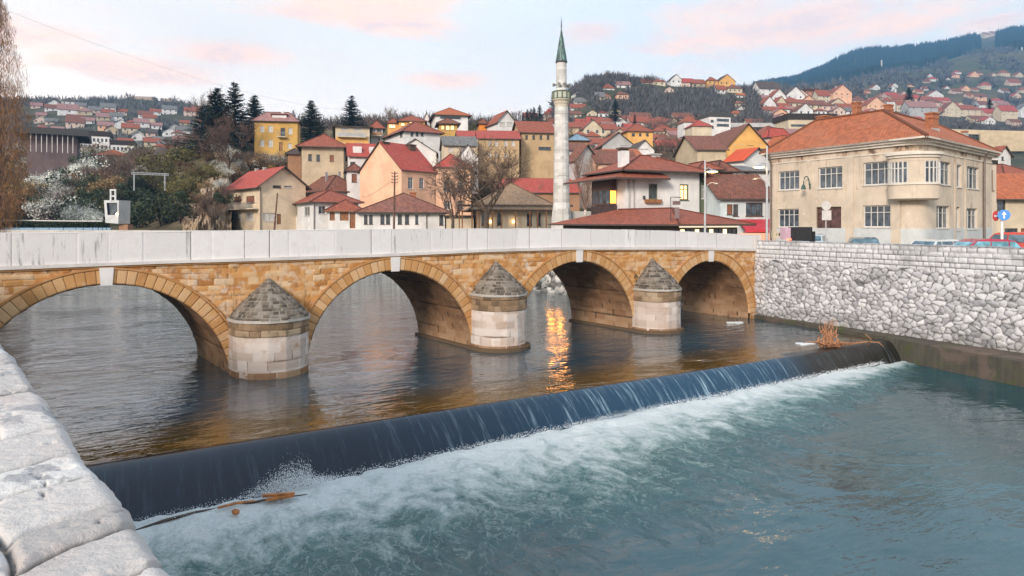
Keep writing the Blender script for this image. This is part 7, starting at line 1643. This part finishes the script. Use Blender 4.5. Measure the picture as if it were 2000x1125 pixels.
puffs('wood', 'scattered scrub over the brown foothills at the right', 'wood', on_hill(2600, 1480, 2120, 640, 1900, lambda a, b, D: fbm(np.array(a * .03 + 9), np.array(D * .008), 3) > .02, 7), L_far, 14, 16.0, .09)
L_mf = leafmat('mountain_forest', (.016, .030, .026), .5)
r = random.Random(2); mb = MB(); cnt = 0
for i in range(26000):
    px = r.uniform(1470, 2150); D = r.uniform(1500, 2700); z = float(gz(px, D)) if i % 1 == 0 else 0; py = HOR - (z - EYE) * FPX / D
    lim = np.interp(px, [1470, 1560, 1650, 1740, 1800, 1850, 1925, 1960, 2150], [190, 178, 160, 138, 134, 118, 92, 96, 104])
    if py > lim or (1915 < px < 1945 and py < 100) or (1635 < px < 1690 and 118 < py < 150 and r.random() < .7): continue
    x = k_(px) * D; h = r.uniform(10, 23); w_ = h * .2; n = len(mb.v)
    for j in range(5): a = 6.283 * j / 5 + i; mb.v.append((x + w_ * math.cos(a), D + w_ * math.sin(a), z - 1))
    mb.v.append((x, D, z + h))
    for j in range(5): mb.f.append([n + j, n + (j + 1) % 5, n + 5]); mb.m.append(0); mb.uv.append(None)
tag(mb.build('forest', L_mf, origin=(1200, 2000, 400)), 'dense dark conifer forest covering the mountain ridge', 'forest', kind='stuff')
# ---------------------------------------------------------------- left valley larger buildings
hh('long modern hall with flat dark roof and slim posts half hidden by trees', 52, 40, 150, 330, 262, 258.5, 30, D=190, name='hall', cat='hall', wall=plaster('hall_wall', (.17, .12, .12), .3), rm='grey', roof='flat', ov=3.0, depth=16)
b = MB()
hl = [o for o in COL.objects if o.name == 'hall'][0]; a_ = hl['_q']
for i in range(9): u = 1.2 + i * 1.25; x = a_[0] + math.cos(a_[2]) * u + math.sin(a_[2]) * 2.2; y = a_[1] + math.sin(a_[2]) * u - math.cos(a_[2]) * 2.2; b = MB(); b.box((x, y, zat(278, 190)), (.14, .14, 5.5), 0); b.build('post', M_wf, hl, origin=(x, y, 20))
for (c, l, r_e, ev, rg, nm, n) in ((152, 147, 214, 264, 259, 'long white apartment slab with rows of small windows behind the blossoming trees', 8), (216, 213, 262, 282, 277, 'lower white apartment slab continuing right of the longer one', 6)):
    D = 255; C = (k_(c) * D, D); w_ = []; wm = (r_e - c) * D / FPX / math.cos(R(25)) * .9
    for lv in range(3):
        for j in range(n): u = .8 + j * (wm - 1.2) / n; w_.append(('R', u, zat(ev, D) - 2.2 - 2.6 * lv, u + .8, zat(ev, D) - .9 - 2.6 * lv, 'd'))
    hpx('apartment_block', nm, c, l, r_e, D, 25, ev, rg, base=310, wall='white', rm='dark', roof='flat', ov=.3, depth=10, wins=w_, small=True, cat='apartment block')
hh('low house with orange red hipped roof below the white slab', 180, 176, 242, 318, 303, 292, 10, D=215, wall='cream', rm='orange', ov=.6, depth=9)
hh('small pale yellow pavilion under flat pinkish roof, far left', 248, 246, 306, 318, 308, 304, 8, D=205, wall='ochre', rm='pinkr', roof='flat', ov=.5, depth=6)
hh('old stone hut with sloping dark roof on the crest left of the olive bushes', 305, 302, 335, 310, 300, 290, 8, D=165, wall='grey', rm='dark', roof='gL', ov=.6, depth=6)
M_fort = plaster('old_fort_wall', (.42, .33, .26), .5)
def longwall(name, label, pts, th=1.2, h0=6, m=M_fort, cat='wall'):
    t = MB(); 
    for (a, c) in zip(pts, pts[1:]):
        d = Vector((c[0] - a[0], c[1] - a[1], 0)).normalized(); n = Vector((-d.y, d.x, 0)) * th
        A_, B_ = Vector(a), Vector(c); t.quadv([A_ - Vector((0, 0, h0)), B_ - Vector((0, 0, h0)), B_ - Vector((0, 0, h0)) + n, A_ - Vector((0, 0, h0)) + n, A_, B_, B_ + n, A_ + n], [(0, 1, 5, 4), (4, 5, 6, 7), (2, 3, 7, 6), (1, 2, 6, 5), (3, 0, 4, 7)])
    return tag(t.build(name, m, origin=pts[0]), label, cat)
longwall('fort_wall', 'ruined tan fortress wall running down the far left ridge', [pt(314, 191, 690), pt(345, 196, 690), pt(375, 203, 690), pt(402, 212, 690)], 2, 9)
longwall('fort_wall', 'broken piece of old fortification on the far left summit', [pt(248, 189, 700), pt(268, 188, 700), pt(300, 189, 700)], 8, 8)
longwall('retaining_wall', 'long pale retaining wall of a hill road at the right edge', [pt(1828, 251, 215), pt(1915, 254, 210), pt(2010, 256, 205)], .6, 1.4, PL['tan'])
longwall('retaining_wall', 'tall beige viaduct wall below the hill road, far right', [pt(1915, 260, 204), pt(1965, 262, 203), pt(2010, 262, 203)], .8, 5.2, PL['tan'])
longwall('retaining_wall', 'thin grey road wall running left from the long flat cream building', [pt(1400, 240, 262), pt(1470, 240, 260), pt(1536, 240, 255)], .6, 1.6, PL['grey'])
for (px, y0, y1, D, lb) in ((1722, 117, 141, 1590, 'slim white mast on the brown foothill ridge'), (1996, 92, 116, 1600, 'white mast at the right edge of the mountain')):
    b = MB(); h = (y1 - y0) * D / FPX; x, y, z = pt(px, y1, D)
    for s in (-1, 1): b.tube([(x + s * 1.8, y, z - 3), (x + s * .7, y, z + h)], .8, 4)
    for k in range(8): b.tube([(x - 1.7 + .12 * k, y, z + h * k / 8), (x + 1.7 - .12 * k, y, z + h * k / 8 + 2)], .5, 4)
    tag(b.build('mast', M_wf, origin=(x, y, z)), lb, 'mast')
for (px, y0, lb) in ((1921, 66, 'pale hut on the mountain top by the forest gap'), (1936, 64, 'second pale hut on the mountain top, right of the first')):
    hpx('hut', lb, px, px - 2, px + 12, 2480, 8, y0 + 1, y0 - 3, base=y0 + 7, wall='cream', rm='pinkr', roof='gL', ov=.5, depth=15, small=True, cat='hut')

# ================================================================ river edge at the far left
Dq = 103.5
b = MB(); 
def qx(px, D): return k_(px) * D
for i in range(11): pass
seatgroup = 'blue seats along the left bank'
M_seat = simple('blue_seat_shell', (.20, .33, .45), .5, var=.15); M_hedge = leafmat('clipped_hedge', (.035, .045, .022))
def bankpt(px, off=0.0): D = d_start(px) + off; return (k_(px) * D, D)
edges = [0, 9, 37, 66, 96, 124, 148, 163, 181, 192, 200, 208, 216]
ps = None
for i, (a, c) in enumerate(zip(edges, edges[1:])):
    A_, B_ = bankpt(a + 1.0, 1.2), bankpt(c - 1.0, 1.2); D = A_[1]; s = MB(); z0, z1 = zat(452, D), zat(444.8, D)
    s.quadv([(A_[0], A_[1], z0), (B_[0], B_[1], z0), (B_[0] + .1, B_[1] + .45, z0), (A_[0] + .1, A_[1] + .45, z0), (A_[0], A_[1], z1), (B_[0], B_[1], z1), (B_[0] + .1, B_[1] + .12, z1), (A_[0] + .1, A_[1] + .12, z1)], [(0, 1, 5, 4), (4, 5, 6, 7), (3, 2, 1, 0), (2, 3, 7, 6), (1, 2, 6, 5), (3, 0, 4, 7)])
    tag(s.build('riverside_bench', M_seat, origin=(A_[0], A_[1], z0)), 'pale blue backed bench, %s from the left in the row under the hedge' % ORD[i], 'bench', seatgroup)
r = random.Random(9); hb = MB()
for i in range(9000):
    px = r.uniform(-60, 214); x, y = bankpt(px, 2.2 + r.uniform(0, 1.2)); z = zat(r.uniform(433.5, 445), y); leafq(hb, Vector((x, y, z)), .13, r)
tag(hb.build('hedge', M_hedge, origin=(*bankpt(100, 2), 5)), 'long low clipped hedge above the row of blue benches', 'hedge')
b = MB(); P = [(*bankpt(px, 3.9), zat(430 + (px) * .012, bankpt(px, 3.9)[1])) for px in range(-60, 214, 20)]; b.tube(P, .11, 6)
for q in P[::1]: b.tube([(q[0], q[1], q[2]), (q[0], q[1], q[2] - 1.0)], .05, 4)
tag(b.build('handrail', M_wf, origin=P[0]), 'thin white handrail running above the hedge', 'handrail')
# white cabin
cb = thing('viewing_cabin', 'white box shaped cabin with recessed window and rooftop frame by the river at left', 'cabin', (*bankpt(230, 1.5), 4.5))
Dc = bankpt(230, 1.5)[1]; M_cab = plaster('cabin_white', (.56, .56, .55), .3)
def cp(px, py, d=0.0): return pt(px, py, Dc + d)
fr = [cp(203, 391), cp(232, 391), cp(231, 437), cp(206, 435)]; sd = [cp(232, 391), cp(255, 392, 2.6), cp(254, 437, 2.6), cp(231, 437)]
b = MB(); w0, w1 = cp(208, 396), cp(229, 396); w2, w3 = cp(229, 420), cp(210, 420)
b.face([fr[0], fr[1], w1, w0]); b.face([fr[1], fr[2], w2, w1]); b.face([fr[2], fr[3], w3, w2]); b.face([fr[3], fr[0], w0, w3]); b.face(sd)
bk = [cp(206, 391, 3.4), cp(208, 435, 3.4)]; b.face([fr[0], fr[3], bk[1], bk[0]]); b.face([fr[0], bk[0], sd[1], fr[1]]); b.face([fr[3], fr[2], sd[2], bk[1]]); b.face([bk[0], bk[1], sd[2], sd[1]])
b.build('shell', M_cab, cb)
b = MB(); g = [tuple(Vector(q) + Vector((0, .35, 0))) for q in (w0, w1, w2, w3)]; b.face(g); b.face([w0, w1, g[1], g[0]]); b.face([w1, w2, g[2], g[1]]); b.face([w2, w3, g[3], g[2]]); b.face([w3, w0, g[0], g[3]]); b.build('window', G_dark, cb)
b = MB(); 
for px in (216.5, 225.5): A_ = cp(px, 391, 1.5); b.box((A_[0], A_[1], (zat(391, A_[1]) + zat(370, A_[1])) / 2), (.22, .22, (21) * A_[1] / FPX), 0)
for py in (371, 383): A_ = cp(221, py, 1.5); b.box(A_, (1.0, .2, .25), 0)
b.build('roof_frame', M_cab, cb)
b = MB(); A_ = cp(228, 418, -.15); b.lathe(A_, [(0, -.2), (.22, 0), (0, .2)], 8); b.build('cabin_lamp', emit('cabin_light', (1, .72, .4), 8), cb)
b = MB(); A_ = cp(246, 443, 1.5); b.box((A_[0], A_[1], 4.5), (1.4, 1.4, 3), 0); b.build('pedestal', PL['brown'], cb)
b = MB(); D = 118
for py, in ((337,), (340,)): b.tube([pt(257, py, D), pt(329, py + 2.5, D)], .07, 5)
for i in range(13): px = 257 + 6 * i; b.tube([pt(px, 337 + .21 * i, D), pt(px, 341 + .21 * i, D)], .05, 4)
for px in (262, 322): b.tube([pt(px, 340, D), pt(px, 372, D)], .12, 5)
tag(b.build('footbridge_railing', M_steel, origin=pt(257, 340, D)), 'pale railing of a small footbridge crossing the overgrown slope', 'railing')

# ================================================================ street things
def lamp_post(px, ytop, D, lab, hx, hy, arm2):
    t = thing('street_lamp', lab, 'street lamp', (k_(px) * D, D, 3.9)); b = MB(); zt = zat(ytop, D); X = k_(px) * D
    b.tube([(X, D, 3.9), (X, D, zt)], [.10, .055], 10); b.build('pole', M_steel, t)
    b = MB(); hxw = k_(hx) * D; zz = zat(hy, D); b.tube([(X, D, zz + .15), ((X + hxw) / 2, D, zz + .28), (hxw, D, zz + .12)], .035, 6); b.build('arm', M_steel, t)
    b = MB(); wd = 22 * D / FPX * .5; b.lathe((hxw, D, zz), [(0, .14), (wd * .6, .10), (wd, .02), (wd, -.02)][::-1], 14); h_ = b.build('lamp_head', M_steel, t, origin=(hxw, D, zz)); 
    b = MB(); b.lathe((hxw, D, zz), [(0, -.10), (wd * .6, -.07), (wd * .95, -.015)], 14); b.build('lamp_glass', emit('street_lamp_light', (1.0, .58, .18), 16), h_, origin=(hxw, D, zz))
    b = MB(); s = arm2; zz2 = zat(hy + 22, D); b.tube([(X, D, zz2 - .9), (X + s * .15, D, zz2 - .2), (X + s * .45, D, zz2), (X + s * .8, D, zz2 - .02)], .03, 6); b.lathe((X + s * .85, D, zz2 - .1), [(0, .1), (.2, .0), (0, -.08)], 8); b.build('lower_arm', M_steel, t)
    return t
lamp_post(1377, 313, 49.5, 'tall pale street lamp with glowing head before the green clad block', 1391, 335, 1)
lamp_post(1498, 285, 45.2, 'tall pale street lamp with glowing head beside the corner building', 1482, 326, -1)
M_sod = emit('sodium_light', (1.0, .34, .04), 30)
for (qx_, qy_, lb) in ((3.55, 59.5, 'bright sodium lamp fixed low on the upstream quay wall'), (4.3, 58.5, 'second sodium lamp on the quay wall, nearer the bridge')):
    l3 = thing('quay_lamp', lb, 'lamp', (qx_, qy_, 3.0)); b = MB(); b.tube([(qx_ + .5, qy_ + .35, 3.75), (qx_, qy_, 3.75)], .05, 6); b.build('bracket', M_iron, l3)
    b = MB(); b.lathe((qx_, qy_, 3.1), [(0, 0), (.26, .1), (.24, .5), (0, .62)], 10); b.build('lamp_glass', M_sod, l3)
def pole(px0, y0, px1, y1, D, lab, fit):
    b = MB(); A_, B_ = pt(px0, y0, D), pt(px1, y1, D); B_ = (B_[0], B_[1], 3.8); b.tube([B_, A_], [.16, .10], 8)
    t = tag(b.build('utility_pole', simple('weathered_pole', (.14, .075, .05), .9, var=.3), origin=B_), lab, 'utility pole')
    if fit:
        for py in (339, 345, 351, 357): c = MB(); q = pt(px0, py, D); c.tube([(q[0] - .35, D - .1, q[2]), (q[0] + .35, D - .1, q[2])], .04, 6); c.lathe((q[0] - .35, D - .1, q[2]), [(.06, 0), (.06, .14), (0, .18)], 6); c.lathe((q[0] + .35, D - .1, q[2]), [(.06, 0), (.06, .14), (0, .18)], 6); c.build('insulator_arm', M_iron, t)
    return t
pole(771, 335, 769, 448, 88, 'tall brown wooden utility pole with insulators before the long cottage', True)
pole(542, 377, 534, 446, 96, 'short leaning brown pole in front of the cream gabled house', False)
def wire(P, Q_, sag, lab, r=.012):
    b = MB(); n = 24; pts = [Vector(P).lerp(Vector(Q_), i / n) - Vector((0, 0, sag * 4 * (i / n) * (1 - i / n))) for i in range(n + 1)]; b.tube(pts, r, 4); tag(b.build('cable', M_iron, origin=P), lab, 'cable')
wire(pt(771, 343, 88), pt(704, 385, 97), .6, 'thin wire from the tall utility pole down to the white house roof'); wire(pt(771, 349, 88), pt(662, 400, 96), .7, 'second thin wire from the tall utility pole running lower left')
wire(pt(542, 379, 96), pt(580, 396, 97), .3, 'short slack wire from the leaning pole to the small white house')
wire(pt(-60, -8, 70), pt(690, 216, 178), 2.5, 'long overhead cable sloping down across the sky at left', .011)
# signs
def sign_round(px, py, rpx, D, mat_, t, name='sign_face', ang=0.0, extra=None):
    X, Y, Z = pt(px, py, D); rr = rpx * D / FPX; b = MB(); n = 24; ca, sa = math.cos(ang), math.sin(ang)
    f = [(X + rr * math.cos(a) * ca, Y + rr * math.cos(a) * sa, Z + rr * math.sin(a)) for a in np.linspace(0, 2 * math.pi, n + 1)[:-1]]; bk = [(x - .03 * sa, y + .03 * ca, z) for x, y, z in f]
    b.face(f[::-1]); b.face(bk); 
    for i in range(n): b.face([f[i], f[(i + 1) % n], bk[(i + 1) % n], bk[i]])
    return b.build(name, mat_, t, origin=(X, Y, Z)), (X, Y, Z, rr, ca, sa)
M_sr = simple('sign_red', (.62, .04, .03), .4, var=.05, bmp=0); M_sb = simple('sign_blue', (.06, .26, .70), .4, var=.05, bmp=0); M_sw = simple('sign_white', (.75, .75, .73), .4, var=.05, bmp=0); M_sbk = simple('sign_back_cream', (.58, .54, .50), .5, var=.08, bmp=0)
D = 41.0; t = thing('traffic_sign', 'round pale sign above a pale rectangular plate on a post by the building door', 'traffic sign', (k_(1614) * D, D, 3.9)); b = MB(); b.tube([(k_(1614) * D, D + .06, 3.9), (k_(1614) * D, D + .06, zat(391, D))], .035, 8); b.build('post', M_steel, t)
sign_round(1614, 402, 9, D, M_sbk, t); b = MB(); q = pt(1614.5, 420.5, D); b.box(q, (18 * D / FPX, .03, 19 * D / FPX), 0); b.build('plate', M_sbk, t)
D = 37.0; t = thing('traffic_sign', 'red no entry sign beside a blue arrow sign on one white post at right', 'traffic sign', (k_(1960) * D, D, 3.9)); b = MB(); b.tube([(k_(1960) * D, D + .12, 3.9), (k_(1960) * D, D + .12, zat(425, D))], .07, 8); b.build('post', M_sw, t)
f_, (X, Y, Z, rr, ca, sa) = sign_round(1945.5, 422, 10, D + .25, M_sr, t, ang=.45)
b = MB(); b.obox((X - rr * .72 * ca + .02 * sa, Y - rr * .72 * sa - .02 * ca, Z - rr * .16), (rr * 1.44 * ca, rr * 1.44 * sa, 0), (-.012 * sa, .012 * ca, 0), (0, 0, rr * .32)); b.build('white_bar', M_sw, f_)
f_, (X, Y, Z, rr, ca, sa) = sign_round(1961, 420, 10.5, D - .05, M_sb, t, ang=-.45)
def sp_(u, v): return (X + u * rr * ca + .02 * sa, Y + u * rr * sa - .02 * ca, Z + v * rr)
b = MB(); b.face([sp_(-.12, -.65), sp_(.12, -.65), sp_(.12, .1), sp_(-.12, .1)]); b.face([sp_(-.4, .05), sp_(.4, .05), sp_(0, .7)]); b.build('white_arrow', M_sw, f_)
# cars
M_tyre = simple('tyre', (.02, .02, .02), .8, bmp=0); M_cg = glass('car_glass', (.04, .07, .09), .05); M_tail = emit('tail_light', (1, .05, .02), .8); M_head = simple('headlight', (.7, .72, .75), .2, bmp=0)
def car(label, X, Y, ang, paint, Lc=4.2, Wc=1.75, Hc=1.48, van=False, roofm=None, z=3.93, glassm=None):
    t = thing('parked_car', label, 'car', (X, Y, z)); ca, sa = math.cos(ang), math.sin(ang)
    def W(x, y, zz): return (X + x * ca - y * sa, Y + x * sa + y * ca, z + zz)
    h = Hc; pr = [(-.5, .32), (-.5, .62), (-.485, .86), (-.455, .93), (-.40, h * .64), (-.31, h * .93), (-.2, h * .985), (0.0, h), (.10, h * .975), (.17, h * .90), (.30, h * .63), (.46, h * .54), (.495, h * .42), (.5, .32)]
    if van: pr = [(-.5, .32), (-.5, .7), (-.495, h * .62), (-.475, h * .93), (-.45, h * .99), (0, h), (.2, h * .98), (.26, h * .93), (.37, h * .64), (.47, h * .56), (.5, h * .42), (.5, .32)]
    b = MB(); n = len(pr); sl = [(-.5, 0), (-.47, 1), (.47, 1), (.5, 0)]
    def tum(zz): return 1 - max(0, (zz - h * .6) / h) * .42
    for (x, zz) in pr: pass
    vs = [];
    for s in (-1, 1):
        for (x, zz) in pr: vs.append(W(x * Lc, s * .5 * Wc * tum(zz), zz))
    fs = [(i, i + 1, n + i + 1, n + i) for i in range(n - 1)] + [tuple(range(n))[::-1], tuple(range(n, 2 * n)), (n - 1, 0, n, 2 * n - 1)]
    b.quadv(vs, fs); b.build('body', paint, t, smooth=False)
    def sidew(x0, x1, x2, x3, s):
        zl, zh = h * .65, h * .91; e = .012
        P = [W(x0 * Lc, s * (.5 * Wc * tum(zl) + e), zl), W(x1 * Lc, s * (.5 * Wc * tum(zl) + e), zl), W(x2 * Lc, s * (.5 * Wc * tum(zh) + e), zh), W(x3 * Lc, s * (.5 * Wc * tum(zh) + e), zh)]
        b = MB(); b.face(P if s < 0 else P[::-1]); b.build('side_window', glassm or M_cg, t)
    for s in (-1, 1):
        if van: sidew(.05, .33, .25, .05, s); sidew(-.2, .03, .03, -.2, s); sidew(-.46, -.22, -.22, -.45, s)
        else: sidew(.0, .26, .15, .0, s); sidew(-.22, -.015, -.015, -.22, s); sidew(-.375, -.235, -.235, -.30, s)
    def screen(i0, i1, nm):
        (xa, za), (xb, zb2) = pr[i0], pr[i1]; d = Vector((xb - xa, 0, zb2 - za)); nx_, nz_ = -(zb2 - za), (xb - xa) * Lc; ln = math.hypot(nx_, nz_); nx_, nz_ = nx_ / ln * -.012 if False else nx_ / ln * .012, nz_ / ln * .012
        if nz_ < 0: nx_, nz_ = -nx_, -nz_
        P = []
        for (f, s) in ((.08, -1), (.08, 1), (.92, 1), (.92, -1)):
            x = xa + (xb - xa) * f; zz = za + (zb2 - za) * f; P.append(W(x * Lc + nx_, s * .44 * Wc * tum(zz), zz + nz_))
        b = MB(); b.face(P); b.build(nm, glassm or M_cg, t)
    screen(4 if not van else 2, 5 if not van else 3, 'rear_window'); screen(9 if not van else 7, 10 if not van else 8, 'windscreen')
    for x in (-.31, .31):
        for s in (-1, 1):
            b = MB(); c0, c1 = W(x * Lc, s * .36 * Wc, .31), W(x * Lc, s * .505 * Wc, .31); b.tube([c0, c1], .31, 18); wl = b.build('wheel', M_tyre, t, origin=c1); b = MB(); b.tube([c1, W(x * Lc, s * .515 * Wc, .31)], .19, 12); b.build('rim', M_steel, wl, origin=c1)
    for s in (-1, 1):
        b = MB(); b.box(W(.492 * Lc, s * .36 * Wc, h * .46), (.08, .34, .14), ang); b.build('headlight', M_head, t); b = MB(); b.box(W(-.495 * Lc, s * .40 * Wc, .80), (.06, .2, .26), ang); b.build('tail_light', M_tail, t)
    return t
def paint(n, c):
    m, t_, p_ = mat(n); p_.inputs['Base Color'].default_value = (*c, 1); p_.inputs['Roughness'].default_value = .25; p_.inputs['Coat Weight'].default_value = .6; return m
M_refl = glass('sky_painted_glass', (.07, .18, .22), .05)  # blue sky reflection put into the pane colour
car('small dark teal hatchback seen from behind below the central ground floor window', k_(1685) * 44, 44, 1.2, paint('teal_paint', (.06, .14, .18)), 3.9, 1.7, 1.42)
car('crimson and dark blue hatchback with pale tailgate near the right edge', k_(1915) * 36.4, 36.4, math.pi - .04, paint('crimson_paint', (.40, .02, .06)), 4.3, 1.75, 1.50, glassm=M_refl)
car('white estate car behind the stone wall left of the crimson hatchback', k_(1838) * 40.5, 40.5, .35, paint('white_paint', (.6, .62, .62)), 4.3, 1.75, 1.38)
car('bright red off road car at the right edge behind the other cars', k_(1992) * 42, 42, 1.9, paint('red_paint', (.60, .06, .03)), 4.2, 1.8, 1.78, van=True)
car('tiny visible pale blue car roof in front of the building door', k_(1590) * 52, 52, 1.0, paint('pale_blue_paint', (.45, .55, .62)), 3.9, 1.7, 1.5)
b = MB(); q = pt(1562.5, 457, 50); b.box(q, (33 * 50 / FPX, 1.2, 1.05), .1); b.box((q[0] + .75, q[1] - .1, q[2] - .2), (.12, 1.1, .8), .1); b.box((q[0], q[1], 4.2), (1.1, 1.0, .7), .1)
tag(b.build('rubbish_container', simple('black_canvas', (.02, .02, .022), .8), origin=(q[0], q[1], 3.9)), 'black covered container in front of the corner building', 'container')
b = MB(); q = pt(1537, 456, 50.5); b.box(q, (17.5 * 50 / FPX, .8, .9), .1); b.box((q[0], q[1], 4.25), (.5, .6, .7), .1); o = b.build('advert_box', simple('pale_pink_panel', (.62, .42, .52), .5, var=.08), origin=(q[0], q[1], 3.9)); tag(o, 'pale pink box standing left of the black container', 'box')
b = MB(); q = pt(1517, 458, 56); b.box(q, (18 * 56 / FPX, .35, .52), .1); o = b.build('air_conditioner', PL['cream'], origin=q); tag(o, 'cream air conditioning unit on the wall beside the pink box', 'air conditioner')
for s in (-.2, .2): c = MB(); c.tube([(q[0] + s, q[1] - .19, q[2]), (q[0] + s, q[1] - .16, q[2])], .13, 12); c.build('fan_cover', M_iron, o)
b = MB(); q = pt(1541, 467.5, 47.5); b.box(q, (.34, .1, .09), 0); b.box((q[0], q[1] + .05, q[2] - .35), (.06, .06, .7), 0); o = b.build('tail_lamp', emit('red_lamp', (1, .12, .05), 4), origin=q); tag(o, 'small glowing red lamp peeping over the stone wall', 'lamp')  # a car's tail lamp, shown alone without its car
# ================================================================ evening air
hz = MB(); hz.box((500, 1390, 396), (3600, 2900, 804)); ho = hz.build('haze', [], origin=(0, 0, 0)); 
hm = bpy.data.materials.new('haze_air'); hm.use_nodes = True; ht_ = NT(hm.node_tree); ht_.n.clear(); out = ht_.new('ShaderNodeOutputMaterial'); pv = ht_.new('ShaderNodeVolumePrincipled'); pv.inputs['Color'].default_value = (.25, .58, 1, 1); pv.inputs['Density'].default_value = .00020; pv.inputs['Anisotropy'].default_value = 0
ht_.l.new(pv.outputs[0], out.inputs['Volume']); ho.data.materials.append(hm); ho['kind'] = 'stuff'; ho['label'] = 'thin blue evening haze'
